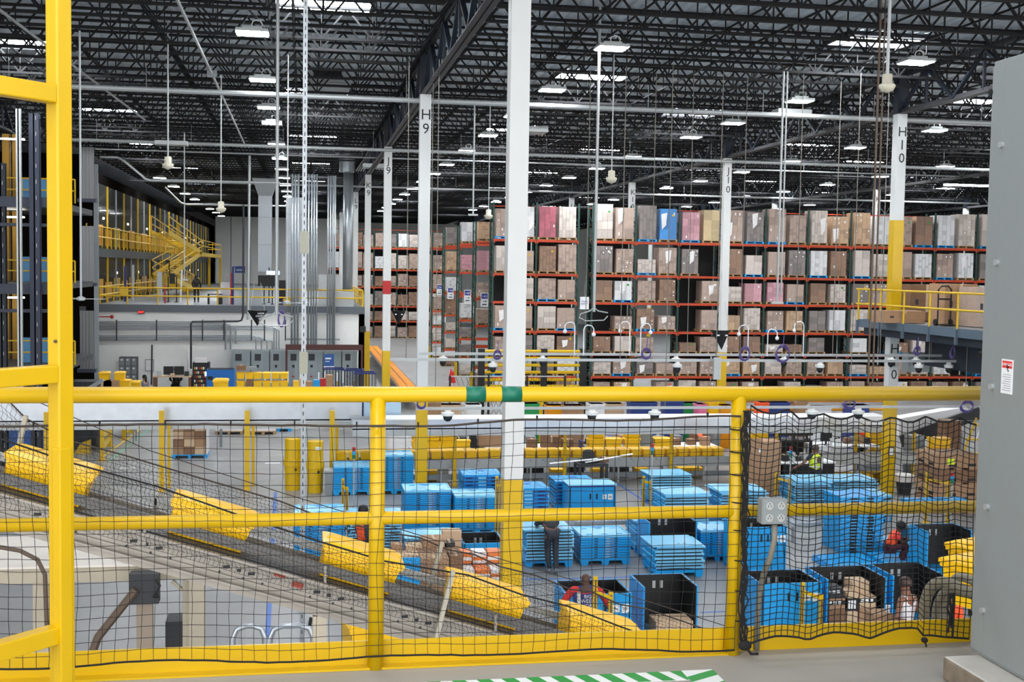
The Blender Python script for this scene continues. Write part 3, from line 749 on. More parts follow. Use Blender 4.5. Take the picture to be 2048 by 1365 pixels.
t, x0, W, zt_, zb_, zm_ = oconv('overhead_conveyor', 'long overhead conveyor with bright white cover right of column H9', 705, 1775, 839, 859, 870, 36.7, 1.0, 1100, ALU)
MB().bb(.9, W, .0, 1.0, zt_, zt_+.03).build('cover', mat('gloss_white_cover', (244, 246, 248), .3), t)
q = yp(765, 840, 37.3); tag(MB().bb(q.x-.55, q.x+.62, 37.9, 38.3, yp(765, 845, 38).z, yp(765, 805, 38).z).build('hanging_screen', mat('pale_blue_panel', (170, 198, 220), .4)), 'pale blue panel where the two overhead conveyors meet', 'panel')
pi = 0
for u, vt, nm in ((93, 825, 'behind the gate post'), (323, 822, 'second from the gate post'), (494, 822, 'third from the gate post'), (664, 822, 'just left of the railing post')):
    q = yp(u, 900, 37.1); t = thing('conveyor_stand', f'yellow steel conveyor stand {nm}', 'stand', (q.x, 37.1, 0))
    zt_ = yp(u, vt, 37.1).z
    MB().bb(-.075, .075, 0, .1, 0, zt_).build('post', YEL, t); MB().bb(.12, .21, .5, .58, 0, yp(u, 850, 37.6).z).build('rear_post', YEL, t)
    MB().bb(-.11, .11, -.1, .2, 0, .02).build('foot_plate', YEL, t)
for u, nm in ((910, 'left of column G9'), (1130, 'right of column G9'), (1343, 'left of the right railing post'), (1553, 'behind the outlet box'), (1712, 'left of column H10'), (1828, 'right of column H10')):
    q = yp(u, 900, 37.25); t = thing('conveyor_stand', f'thin yellow conveyor stand {nm}', 'stand', (q.x, 37.25, 0)); z = yp(u, 869.8, 36.7).z
    MB().bb(-.05, .05, 0, .06, 0, z).build('post', YEL, t); MB().bb(-.07, .07, -.05, .1, 0, .02).build('foot_plate', YEL, t)
# white chute at right
cp = [yp(1795, 872, 39), yp(1800, 838, 39), yp(1945, 824, 39), yp(1905, 838, 39)]
t = thing('white_chute', 'white sloping chute with dark side right of column H10', 'chute', (0, 0, 0))
MB().prism([(yp(1798, 878, 39).x, yp(1798, 872, 39).z), (yp(1798, 838, 39).x, yp(1798, 838, 39).z), (yp(1930, 815, 39).x, yp(1930, 815, 39).z), (yp(1950, 820, 39).x, yp(1950, 822, 39).z)], 39, 39.6).build('chute_top', mat('gloss_white_cover', (244, 246, 248)), t)
MB().bar(yp(1802, 884, 38.9), yp(1960, 826, 38.9), .08, .42).build('side_plate', DRK, t)
for u in (1812, 1925):
    q = yp(u, 860, 39.2); MB().bb(q.x-.04, q.x+.04, 39.2, 39.3, 0, q.z-.1).build('leg', GRY, t)
# ------------------------------------------------------------------ packing line: roller conveyor with a row of totes
YC = 37.5
za, zb_ = yp(1100, 917, YC).z, yp(1100, 936, YC).z
xa_, xb_ = yp(676, 925, YC).x, yp(1462, 925, YC).x
pc_ = thing('packing_conveyor', 'grey roller conveyor carrying the long row of yellow totes', 'conveyor', (xa_, YC, 0)); W = xb_-xa_
m = MB().bb(0, W, 0, .03, zb_, za); m.bb(0, W, .6, .63, zb_, za); m.build('side_rail', GRL, pc_)
m = MB(); k = .05
while k < W: m.cyl((k, .03, za-.03), (k, .6, za-.03), .025, 6); k += .12
m.build('rollers', GALV, pc_)
m = MB(); k = .2
while k < W-.2: m.bb(k, k+.03, -.002, .001, za-.07, za-.045); m.bb(k+.06, k+.08, -.002, .001, za-.11, za-.09); k += .42
m.build('slots', BLK, pc_)
k = .3
while k < W:
    for yy in (0, .58): MB().bb(k, k+.06, yy, yy+.05, 0, zb_).build('leg', GRL, pc_)
    k += 2.9
MB().bb(0, W, .02, .1, .15, .32).build('lower_beam', GRY, pc_)
us = []
u = 684.0; i = 0
while u < 1448:
    if not (1003 < u < 1040 and False):
        q = yp(u, 915, YC+.3); rndc = random.random()
        t = tote((q.x, YC+.31, za), PI/2+random.uniform(-.012, .012), f'yellow tote on the packing conveyor, {nth(i)} from its left end', 'totes along the packing conveyor', .80, True); i += 1
    u += 23.4
# totes and cartons beneath the packing conveyor
i = 0
for u in (862, 935, 1118, 1203, 1292, 1380, 1405):
    q = gp(u, 962); tote((q.x, YC+.9, .02), PI/2, f'shaded yellow tote on the floor under the packing conveyor, {nth(i)} from left', 'totes under the packing conveyor', 1.0, False); i += 1
for u0, u1, lab in ((1048, 1097, 'left'), (1148, 1180, 'middle'), (1238, 1274, 'right')):
    q = gp((u0+u1)/2, 966); w = (u1-u0)*36/2400
    tag(MB().bb(-w/2, w/2, 0, .5, 0, .62).build('black_bin', BLK, loc=(q.x, YC+.75, 0)), f'black bin under the packing conveyor, {lab} of three', 'bin')
for u, w, h, mt, lab in ((890, .5, .5, GRL, 'grey crate under the packing conveyor by column H9'), (1435, .5, .62, CARD, 'brown carton under the packing conveyor by the right railing post'), (1452, .3, .7, PAPER, 'white carton beside the right railing post under the conveyor')):
    q = gp(u, 966); tag(MB().bb(-w/2, w/2, 0, .4, 0, h).build('carton', mt, loc=(q.x, YC+1.45 if w > .4 else YC+1.0, 0)), lab, 'box')
# loose stacks of totes behind the line (on benches)
bz = za-.1
def bench(u0, u1, v, Y, d, label, mt=None):
    a, c = yp(u0, v, Y), yp(u1, v, Y); z = yp((u0+u1)/2, v, Y).z
    t = thing('work_bench', label, 'bench', (a.x, Y, 0)); w = c.x-a.x
    MB().bb(0, w, 0, d, z-.05, z).build('top', mt or PAPER, t)
    for xx in (.03, w-.08):
        for yy in (.03, d-.08): MB().bb(xx, xx+.05, yy, yy+.05, 0, z-.05).build('leg', GRY, t)
    return t, z, a.x, w
b1, z1, bx1, bw1 = bench(822, 945, 901, 38.6, 1.0, 'grey bench behind column H9 holding stacked totes', GRL)
i = 0
for u, n, sc in ((838, 2, .8), (864, 2, .8), (893, 2, .82), (924, 1, .85)):
    for k in range(n):
        q = yp(u, 900, 39.1); tote((q.x, 39.1, z1+k*.262), random.uniform(-.1, .1), f'nested yellow tote in the low stacks by column H9, number {nth(i)}', 'nested totes by column H9', sc, False); i += 1
b2, z2, bx2, bw2 = bench(975, 1105, 899, 39.5, 1.2, 'white packing bench behind column G9')
b3, z3, bx3, bw3 = bench(1180, 1345, 897, 38.8, 1.0, 'white bench behind the packing conveyor holding many yellow totes', GRL)
i = 0
for u, n, lidd in ((1190, 2, 0), (1225, 1, 1), (1262, 2, 1), (1323, 1, 0)):
    for k in range(n):
        q = yp(u, 900, 39.2); tote((q.x, 39.2, z3+k*.325), random.uniform(-.08, .08), f'yellow tote piled behind the packing conveyor, {nth(i)} of the pile', 'totes piled on the white bench', .92, True); i += 1
b4, z4, bx4, bw4 = bench(1338, 1440, 895, 39.5, 1.2, 'white packing bench left of the right railing post')
b5, z5, bx5, bw5 = bench(1634, 1760, 893, 37.7, 1.0, 'white work bench behind the man in the lime vest')
def carton(u, Y, z, w, d, h, mt, label, rz=0, v=900, nm='carton', cat='box'):
    q = yp(u, v, Y); t = thing(nm, label, cat, (q.x, Y, z), rz)
    MB().bb(-w/2, w/2, 0, d, 0, h).build('body', mt, t); MB().bb(-.03, .03, -.002, d, h-.0, h+.003).build('tape', CARDL, t)
    return t
carton(985, 40, z2, .9, .5, .9, CARD, 'tall brown carton behind column G9')
carton(1065, 39.7, z2, .35, .3, .3, CARDD, 'open brown carton on the white bench right of column G9')
carton(1092, 39.8, z2, .3, .3, .55, CARDD, 'narrow brown carton at the right end of that bench')
carton(1293, 39.3, z3, .36, .3, .42, GRY, 'grey carton between yellow totes on the bench')
carton(1352, 40, z4, .35, .3, .22, CARDD, 'small dark carton on the bench left of the railing post')
carton(1384, 40, z4, .3, .3, .2, CARDD, 'second small dark carton on the bench left of the railing post')
carton(1412, 39.8, z4, .3, .3, .3, CARD, 'brown carton with a red light above it on the bench')
q = yp(1400, 873, 40.1); tag(MB().lathe([(.08, 0), (.08, .12), (.05, .18)], 10).build('beacon_lamp', mat('red_glow', (255, 60, 40), .4, emit=2), loc=(q.x, 40.1, z4+.32)), 'glowing red beacon on the bench left of the railing post', 'beacon')
# monitors, bottles and a printer on the benches
def monitor(u, Y, z, w, h, label, rz=0, m=BLK):
    q = yp(u, 900, Y); t = thing('monitor', label, 'monitor', (q.x, Y, z), rz)
    MB().bb(-w/2, w/2, 0, .04, .12, .12+h).build('screen_case', m, t); MB().bb(-.03, .03, .01, .05, 0, .14).build('neck', BLK, t); MB().bb(-.12, .12, -.06, .1, 0, .015).build('foot', BLK, t)
    return t
monitor(1652, 38.1, z5, .4, .3, 'black monitor at the left of the bench behind the lime vest')
for i, u in enumerate((1662, 1674, 1683)):
    q = yp(u, 890, 37.8); t = thing('spray_bottle', f'white spray bottle on the bench behind the lime vest, {nth(i)} from left', 'bottle', (q.x, 37.8+i*.1, z5))
    MB().lathe([(.05, 0), (.05, .16), (.02, .22)], 10).build('bottle', PAPER, t); MB().bb(-.05, .03, -.015, .015, .22, .26).build('trigger', BLK if i else PAPER, t)
for i, (u, m) in enumerate(((1695, CARDD), (1708, GRY), (1722, CARD), (1735, BLK))):
    carton(u, 38.2, z5, .18, .2, .2+.04*(i % 3), m, f'small box at the right of that bench, {nth(i)} from left')
# ------------------------------------------------------------------ blue collapsible bulk containers
LAT = mat('latch_strip', (176, 120, 104), .6); LGR = mat('label_grey_blue', (140, 172, 196), .55)
def base_mesh():
    b = MB().bb(-.6, .6, 0, 1.0, .1, .16)
    for x in (-.6, -.1, .4):
        for y in (0, .42, .84): b.prism([(x, .1), (x+.03, 0), (x+.17, 0), (x+.2, .1)], y, y+.16, 0)
    return b.mesh('container_footing', BLU)
def flat_mesh():
    b = MB().bb(-.6, .6, 0, 1.0, .006, .054, 0); b.bb(-.585, .585, .015, .985, 0, .06, 1)
    for x in (-.27, .21): b.bb(x, x+.075, -.002, .02, .016, .038, 2)
    b.bb(.0, .10, -.003, .02, .012, .046, 3); b.bb(.135, .165, -.003, .02, .006, .05, 4)
    for k in range(7): b.bb(-.602, -.59, .08+k*.13, .12+k*.13, .014, .04, 2)
    return b.mesh('folded_container', [BLU, BLD, BLK, LGR, LAT])
def tray_mesh():
    b = MB(); 
    b.bb(-.6, .6, -.02, 1.02, .075, .10, 0); b.bb(-.57, .57, .01, .99, .0, .078, 1); b.bb(-.6, -.58, 0, 1, .03, .1, 0)
    for x in (-.5, .28): b.bb(x, x+.2, -.001, .02, .02, .06, 2)
    b.bb(-.12, .12, -.004, .02, .012, .07, 3)
    return b.mesh('folded_container', [BLU, BLD, NAVY, BLT])
def lid_layer():
    b = MB().bb(-.6, .6, -.02, 1.0, .052, .075, 0); b.bb(-.57, .57, .03, .97, .0, .055, 1); b.bb(-.6, .6, -.02, .0, .035, .06, 0); b.bb(-.605, -.58, 0, .98, .0, .06, 2)
    return b.mesh('folded_container', [BLT, BLK, BLU])
def pal_mesh():
    b = MB().bb(-.6, .6, 0, 1.0, .05, .08, 0)
    for x in (-.6, -.13, .33): b.bb(x, x+.27, .0, 1.0, .0, .05, 0)
    b.bb(-.33, -.13, .03, .97, .0, .05, 1); b.bb(.14, .33, .03, .97, 0, .05, 1); b.bb(-.61, .61, -.015, .02, .066, .08, 2)
    return b.mesh('plastic_pallet', [BLU, BLK, BLT])
def top_mesh():
    b = MB().bb(-.6, .6, 0, 1.0, 0, .035, 0)
    for x0, x1, y0, y1 in ((-.6, .6, 0, .03), (-.6, .6, .97, 1), (-.6, -.57, 0, 1), (.57, .6, 0, 1)): b.bb(x0, x1, y0, y1, .035, .055, 0)
    for x in (-.42, -.06, .3):
        for y in (.16, .78): b.bb(x, x+.14, y, y+.05, .035, .045, 1)
    b.bb(-.12, .12, .88, .95, .034, .04, 2)
    return b.mesh('container_cover', [BLT, BLU, BLD])
def rough_top():
    b = MB().bb(-.6, .6, -.02, 1.0, .0, .03, 0)
    for k in range(9): b.box((-.48+.12*k, .5, .036), (.03, .9, .014), 1, Matrix.Rotation(.35, 3, 'Z') if k % 2 else None)
    b.bb(-.05, .16, .55, .75, .03, .05, 2)
    return b.mesh('container_cover', [BLU, BLT, BLD])
def panel_top():
    b = MB().bb(-.62, .62, -.05, 1.0, 0, .028, 0); b.bb(.05, .12, .12, .17, .0285, .03, 1); b.bb(.2, .27, .12, .17, .0285, .03, 1)
    b.bb(-.5, -.3, .75, .77, .0285, .03, 2)
    return b.mesh('container_cover', [BLT, BLK, BLU])
ME = {'base': base_mesh(), 'flat': flat_mesh(), 'tray': tray_mesh(), 'lids': lid_layer(), 'pal': pal_mesh()}
TOP = {'flat': top_mesh(), 'tray': rough_top(), 'lids': panel_top(), 'pal': None}
HT = {'flat': .06, 'tray': .10, 'lids': .075, 'pal': .08}
rs = random.Random(11)
def stack(u0, u1, vb, vt, kind, place, jit=None, top=True, tops=1):
    a, c = gp(u0, vb), gp(u1, vb); W = c.x-a.x; X = (a.x+c.x)/2; Y = a.y
    H = yp(u0, vt, Y).z; z = 0; sx = W/1.2; g = f'containers stacked {place}'
    if jit is None: jit = {'flat': .004, 'tray': .014, 'lids': .03, 'pal': .012}[kind]
    if kind != 'pal':
        tag(link('container_footing', ME['base'], loc=(X, Y, 0)), f'blue footed base of the stack {place}', 'container base').scale = (sx, 1, 1); z = .16
    hl = HT[kind]; n = max(1, round((H-z-(.04 if top else 0))/hl)); hs = (H-z-(.04 if top else 0))/n/hl
    wrd = {'flat': 'folded blue container in the stack', 'tray': 'folded blue container in the stack', 'lids': 'folded blue container in the stack', 'pal': 'blue plastic pallet in the stack'}[kind]
    for k in range(n):
        o = link(ME[kind].name, ME[kind], loc=(X+rs.uniform(-jit, jit), Y+rs.uniform(-jit, jit), z), rz=rs.uniform(-jit, jit)*.8)
        o.scale = (sx, 1, hs*.985); tag(o, f'{wrd} {place}', 'container' if kind != 'pal' else 'pallet', g); z += hl*hs
    if top and TOP[kind]:
        for k in range(tops):
            o = link('container_cover', TOP[kind], loc=(X+rs.uniform(-jit, jit)*1.5, Y+rs.uniform(-jit, jit)*1.5, z), rz=rs.uniform(-jit, jit)*1.5); o.scale = (sx, 1, 1)
            tag(o, f'sheen-pale blue lid topping the stack {place}' if tops == 1 else f'sheen-pale loose lid on the stack {place}', 'lid', None if tops == 1 else g); z += .033
    return X, Y, z
stack(666, 747, 992, 934, 'flat', 'directly left of the left railing post')
stack(750, 827, 990, 912, 'flat', 'between the left railing post and column H9')
stack(808, 903, 1066, 983, 'flat', 'in front of column H9')
stack(909, 998, 1070, 994, 'flat', 'left of column G9, nearer one')
stack(925, 1003, 1036, 950, 'tray', 'farther behind, left of column G9')
stack(1014, 1099, 1062, 977, 'tray', 'directly right of column G9')
stack(1110, 1190, 1021, 963, 'tray', 'behind the closed blue container')
stack(1301, 1384, 1010, 950, 'lids', 'farthest back beside the thin light pole')
stack(1328, 1419, 1064, 990, 'lids', 'just right of the thin light pole', tops=2)
stack(1439, 1533, 1060, 986, 'lids', 'crossing behind the right railing post', .05, tops=3)
stack(1161, 1263, 1132, 1073, 'flat', 'right of the bending man')
stack(1050, 1147, 1137, 1058, 'lids', 'the bending man leans on')
stack(1310, 1410, 1157, 1092, 'lids', 'low, left of the right railing post', .04)
stack(1400, 1472, 1124, 1063, 'flat', 'half behind the right railing post')
stack(1270, 1352, 1108, 1042, 'lids', 'squeezed behind an upright blue wall', .06)
stack(1680, 1769, 1108, 992, 'pal', 'rising tall left of the squatting woman')
stack(1662, 1766, 1143, 1127, 'pal', 'lying low in front of the tall pallet stack', .03)
_X, _Y, SEATZ = stack(1770, 1838, 1142, 1122, 'pal', 'the squatting woman sits on', .02)
_X2, _Y2, _Z2 = stack(1778, 1852, 1118, 1090, 'lids', 'just behind the squatting woman', .03)
stack(1585, 1662, 1030, 966, 'lids', 'in front of the man in the lime vest', .05, tops=3)
stack(1667, 1757, 1020, 960, 'lids', 'right of the lime vest man under a slanted lid', .03)
stack(1697, 1788, 1047, 994, 'lids', 'lower, in front of column H10', .05, tops=2)
stack(588, 690, 1120, 1028, 'flat', 'below the middle rail, left of the drums post', .02)
stack(697, 800, 1118, 1034, 'lids', 'behind the left railing post below the middle rail', .04)
stack(812, 915, 1128, 1076, 'lids', 'with a wide pale lid behind the cartons', .03)
# closed container with a lid
def stickers(m, x, y, z, s=1.0):
    m.bb(x, x+.13*s, y-.003, y, z, z+.15*s, 0); m.bb(x+.17*s, x+.32*s, y-.003, y, z-.02*s, z+.16*s, 0)
    m.bb(x+.03*s, x+.09*s, y-.005, y, z+.06*s, z+.075*s, 1); m.bb(x+.03*s, x+.045*s, y-.005, y, z+.06*s, z+.11*s, 1)
    m.bb(x+.2*s, x+.29*s, y-.005, y, z+.03*s, z+.1*s, 2)
    return m
def container(u0, u1, vft, h, d, label, vb=None, front='full', lid=False, stick=True, back=True, left=True):
    """front top edge of the container from pixel u0 to u1 at row vft, standing on the floor"""
    a, c = gp(u0, vft, h), gp(u1, vft, h); W = c.x-a.x; Y = a.y
    t = thing('bulk_container', label, 'container', (a.x, Y, 0))
    b = MB().bb(0, W, 0, d, .1, .16)
    for x in (0, W/2-.08, W-.16):
        for y in (0, d/2-.08, d-.16): b.bb(x, x+.16, y, y+.16, 0, .1)
    b.build('base', BLU, t)
    def wall(nm, x0, x1, y0, y1, inner):
        m = MB(); z0 = .16
        m.bb(x0, x1, y0, y1, z0, h, 0)
        ax = 'xy'.index(inner[0]); s = inner[1]
        if ax == 0: m.bb(x1 if s > 0 else x0-.02, x1+.02 if s > 0 else x0, y0, y1, z0, h-.004, 1)
        else: m.bb(x0, x1, y1 if s > 0 else y0-.02, y1+.02 if s > 0 else y0, z0, h-.004, 1)
        return m.build(nm, [BLU, BLK], t)
    if left: wall('left_wall', 0, .03, 0, d, ('x', 1))
    wall('right_wall', W-.03, W, 0, d, ('x', -1))
    if back:
        o = wall('back_wall', .03, W-.03, d-.03, d, ('y', -1)); m = MB()
        for x in (W*.42, W*.56): m.bb(x, x+.06, d-.056, d-.05, h-.26, h-.12, 0)
        m.build('hand_slots', GRL, o)
    if front == 'full':
        o = wall('front_wall', .03, W-.03, 0, .03, ('y', 1)); m = MB()
        for x in (W*.44, W*.58): m.bb(x, x+.045, -.004, 0, h-.34, h-.18)
        m.build('hand_slots', BLK, o)
        if stick: stickers(MB(), W*.72, 0, h-.34, .9).build('sticker_sheet', [PAPER, BLK, GRL], o)
    if lid: MB().bb(-.02, W+.02, -.03, d, h+.05, h+.08, 0).bb(.02, W-.02, .02, d-.02, h-.02, h+.05, 1).build('lid', [BLT, NAVY], t)
    return t, a.x, Y, W
container(1138, 1234, 976, .82, .9, 'closed blue bulk container with slanted lid right of column G9', lid=True)
container(1598, 1662, 966, .8, .9, 'blue container front with paper stickers before the lime vest man') if False else None
container(1298, 1398, 1046, 1.0, .95, 'open blue container with black inside behind an untidy stack', front='none')
container(1132, 1268, 1191, 1.1, 1.0, 'open blue container in front of the man with the blue vest')
container(1287, 1401, 1176, 1.1, .95, 'open fronted container with black inside, right of the blue vest man', front='none')
container(1480, 1578, 1056, 1.1, 1.05, 'tall blue container just right of the right railing post')
container(1522, 1650, 1169, 1.1, 1.0, 'open blue container behind the flexible conduit')
container(1654, 1781, 1160, 1.1, 1.0, 'open fronted container holding black taped cartons', front='none')
container(1786, 1895, 1153, 1.1, 1.0, 'open fronted black container before the man in the white vest', front='none')
container(1855, 1950, 1064, 1.1, .8, 'black lined container right of the squatting woman', front='none')
t, cx_, cy_, cw_ = container(926, 1012, 1088, 1.05, 1.1, 'open blue container with paper stickers left of column G9')
for i, (a_, b_) in enumerate(((1230, 1155),)): pass
p = gp(1355, 1248, .3); carton(1350, 20.8, .165, .7, .5, .28, CARDL, 'pale carton on the floor of the open black container', v=1230)
# blue leaning panel and pile of cartons
q0, q1 = yp(788, 1180, 21.9), yp(840, 1180, 21.9)
tag(MB().bb(q0.x, q1.x, 21.9, 21.94, 0, yp(800, 1117, 21.9).z).build('loose_panel', BLU), 'blue container panel standing in front of the carton pile', 'panel')
pal = thing('pallet', 'wooden pallet under the carton pile left of column G9', 'pallet', (yp(780, 1100, 23).x, 22.2, 0)); MB().bb(0, 1.5, 0, 1.5, .09, .13).build('deck', WOOD, pal); MB().bb(0, 1.5, 0, .1, 0, .09).bb(0, 1.5, .7, .8, 0, .09).bb(0, 1.5, 1.4, 1.5, 0, .09).build('runner', WOOD, pal)
def cpile(u0, u1, vt, vb, Y, d, m, label, rz=0, tape=None, g=None):
    a, c = yp(u0, vb, Y), yp(u1, vb, Y); zt = yp((u0+u1)/2, vt, Y).z; zb = yp((u0+u1)/2, vb, Y).z
    t = thing('carton', label, 'box', ((a.x+c.x)/2, Y, zb), rz, g); w = (c.x-a.x)/2
    MB().bb(-w, w, 0, d, 0, zt-zb).build('body', m, t)
    if tape is not None:
        h = zt-zb; x = MB().bb(-w-.002, w+.002, -.004, d+.002, h*.55, h*.92, 0)
        for k in range(4): x.bb(-w*.8+k*w*.42, -w*.8+k*w*.42+w*.26, -.006, -.003, h*.63, h*.85, 1)
        x.build('printed_tape', [BLK, PAPER], t)
    else: MB().bb(-.025, .025, -.002, d, zt-zb, zt-zb+.002).build('tape', CARDL, t)
    return t
zz = .13
def solid(u0, u1, vt, Y, d, m, label, zb=.13, tape=None):
    a, c = yp(u0, vt, Y), yp(u1, vt, Y); zt = yp((u0+u1)/2, vt, Y).z
    t = thing('carton', label, 'box', ((a.x+c.x)/2, Y, zb)); w = (c.x-a.x)/2
    MB().bb(-w, w, 0, d, 0, zt-zb).build('body', m, t)
    MB().bb(-.025, .025, -.002, d, zt-zb, zt-zb+.002).build('tape', CARDL, t)
    return zt
za1 = solid(842, 898, 1118, 22.3, .5, CARD, 'large brown carton at the front of the carton pile')
solid(900, 926, 1112, 22.35, .5, CARDD, 'dark tall carton right of the large front carton')
solid(782, 838, 1112, 22.9, .4, CARDL, 'pale carton behind the loose blue panel')
zb1 = solid(838, 922, 1108, 22.95, .5, CARDD, 'wide carton in the middle of the pile')
solid(783, 806, 1091, 23.4, .3, CARD, 'small square carton at the left end of the pile')
solid(812, 845, 1093, 23.45, .35, CARDL, 'low carton second from the left end of the pile')
solid(846, 893, 1081, 23.5, .5, CARD, 'wide flat topped carton in the back row of the pile')
solid(890, 910, 1086, 23.5, .35, DRK, 'black printed carton in the back row of the pile')
solid(886, 923, 1063, 24.6, .3, CARDL, 'highest pale carton at the back of the pile')
m = thing('pallet', 'pallet under the orange and white parcels', 'pallet', (yp(912, 1180, 23.7).x, 23.4, 0)); MB().bb(0, .95, 0, 1.0, .0, .14).build('deck', BLU, m)
ORP = mat('orange_wrap', (240, 130, 60), .4, var=.15, scale=8); WRP = mat('white_wrap', (236, 232, 230), .3, var=.08, scale=9)
i = 0
for L_ in range(4):
    for r_ in range(2):
        for c_ in range(3):
            if L_ == 3 and r_ == 0: continue
            x = yp(914, 1180, 23.7).x+.02+c_*.31; o = thing('wrapped_parcel', f'orange and white wrapped parcel left of column G9, layer {ORD[L_]} from the floor', 'parcel', (x+.15, 23.42+r_*.46, .141+L_*.235), rs.uniform(-.012, .012), 'orange parcels on a pallet')
            MB().bb(-.145, .145, 0, .43, 0, .225).build('box', ORP if (c_+L_) % 2 else WRP, o, bevel=.015); MB().bb(-.147, .147, -.002, .432, .07, .14).build('wrap_band', WRP if (c_+L_) % 2 else ORP, o)
# cartons in the black container (with printed tape)
TX = gp(1654, 1160, 1.1).x; TY = gp(1654, 1160, 1.1).y
tp = 0
def tcart(x, y, z, w, d, h, m, label, tape=True):
    t = thing('carton', label, 'box', (TX+x+.03, TY+y+.04, z+.006)); MB().bb(0, w, 0, d, 0, h).build('body', m, t)
    if tape:
        k = MB().bb(-.002, w+.002, -.004, d, h*.45, h*.85, 0)
        for q in range(3): k.bb(w*(.1+.26*q), w*(.1+.26*q)+w*.18, -.006, -.003, h*.52, h*.78, 1)
        k.build('printed_tape', [BLK, PAPER], t)
    else: MB().bb(w*.45, w*.55, -.003, d, h, h+.002).build('tape', CARDL, t)
tcart(.04, .1, .16, .38, .4, .30, CARDD, 'brown carton at the bottom left in the carton container', False)
tcart(.04, .1, .46, .38, .4, .22, CARD, 'black taped carton in the second layer at left in the container')
tcart(.04, .12, .68, .34, .36, .2, DRK, 'black printed case with white tops at left in the container')
tcart(.45, .08, .16, .22, .4, .62, CARDL, 'tall upright taped carton in the middle of the container')
tcart(.70, .1, .16, .36, .45, .34, CARD, 'brown carton at the bottom right in the carton container', False)
tcart(.70, .1, .50, .36, .45, .2, CARDL, 'taped carton in the second layer at right in the container')
tcart(.66, .3, .70, .34, .38, .24, CARDL, 'highest pale carton in the carton container', False)
# drums -----------------------------------------------------------------
for u, v, vt, lab in ((585, 978, 875, 'left'), (630, 983, 880, 'right')):
    q = gp(u, v); H = yp(u, vt, q.y).z; h2 = H*.54
    t = thing('yellow_drum', f'tall yellow drum of two stacked tubs, {lab} of the pair', 'drum', (q.x, q.y-.15, 0))
    MB().lathe([(.225, 0), (.25, h2-.12), (.275, h2-.11), (.275, h2), (.25, h2)], 24).build('lower_tub', YEL, t, smooth=False)
    MB().lathe([(.275, h2), (.275, h2+.09), (.245, h2+.1), (.235, H-.02), (.2, H)], 24).build('upper_tub', YEL, t)
    if lab == 'right':
        MB().bb(-.0, .17, -.262, -.235, H-.25, H-.17).build('paper_label', PAPER, t)
        text('label_word', 'MonkeyDry', .034, INK, (.085, -.265, H-.21), (PI/2, 0, 0), t, .0005)
    MB().bb(.06, .13, -.262, -.23, h2-.24, h2-.17).build('hazard_sticker', BLK, t)
q = gp(657, 984); t = thing('waste_bin', 'slim grey bin between the drums and a blue stack', 'bin', (q.x, q.y-.62, 0))
MB().add([(-.1, 0, 0), (.1, 0, 0), (.1, .4, 0), (-.1, .4, 0), (-.13, -.03, .72), (.13, -.03, .72), (.13, .43, .72), (-.13, .43, .72)], MB.BF).build('tub', GRY, t); MB().bb(-.14, .14, -.04, .44, .72, .77).build('rim', GRL, t)
# pallets of goods at left
def goods(u0, u1, vb, vt, d, pm, m, label, nm='carton_pallet', extra=None):
    a, c = gp(u0, vb), gp(u1, vb); H = yp(u0, vt, a.y).z; W = c.x-a.x
    t = thing(nm, label, 'pallet load', (a.x, a.y, 0))
    b = MB().bb(0, W, 0, d, .1, .14)
    for x in (0, W/2-.06, W-.12): b.bb(x, x+.12, 0, d, 0, .1)
    b.build('pallet', pm, t); return t, W, H
t, W, H = goods(344, 414, 918, 848, 1.1, BLU, CARD, 'blue pallet of mixed brown cartons between two yellow stands')
k = 0
for L_ in range(4):
    h = (H-.14)/4; z = .14+L_*h
    for c_ in range(3): MB().bb(.03+c_*W*.31, .03+c_*W*.31+W*.3, .02, 1.0, z, z+h-.01).build('carton', [CARD, CARDD, CARDL][(c_+L_) % 3], t)
MB().bb(W*.05, W*.8, .1, .8, H, H+.08).build('flat_cartons', CARDL, t); MB().bb(W*.4, W*.66, .0, .7, H+.08, H+.12).build('papers', PAPER, t)
MB().bb(W*.97, W*1.0, 0, 1, .14, H).build('wrap', WRP, t)
for u0, u1, lab in ((430, 486, 'left'), (500, 552, 'right')):
    t, W, H = goods(u0, u1, 870, 842, 1.0, WOOD, PAPER, f'{lab} wooden pallet of white bottle crates on the far floor', 'bottle_pallet')
    for L_ in range(2):
        z = .14+L_*(H-.14)/2; MB().bb(.02, W-.02, .02, .95, z, z+(H-.14)/2-.12).build('crate', WRP, t)
        m = MB(); k = .1
        while k < W-.05: m.cyl((k, .06, z+(H-.14)/2-.12), (k, .06, z+(H-.14)/2-.02), .04, 6, int(rs.random() < .25)); k += .12
        m.build('bottle_necks', [GRL, RED], t)
a = gp(553, 864); tag(MB().bb(0, .6, 0, 1, .1, .16).bb(0, .14, 0, 1, 0, .1).bb(.46, .6, 0, 1, 0, .1).build('plastic_pallet', BLU, loc=a), 'empty blue pallet beside the bottle crates', 'pallet')
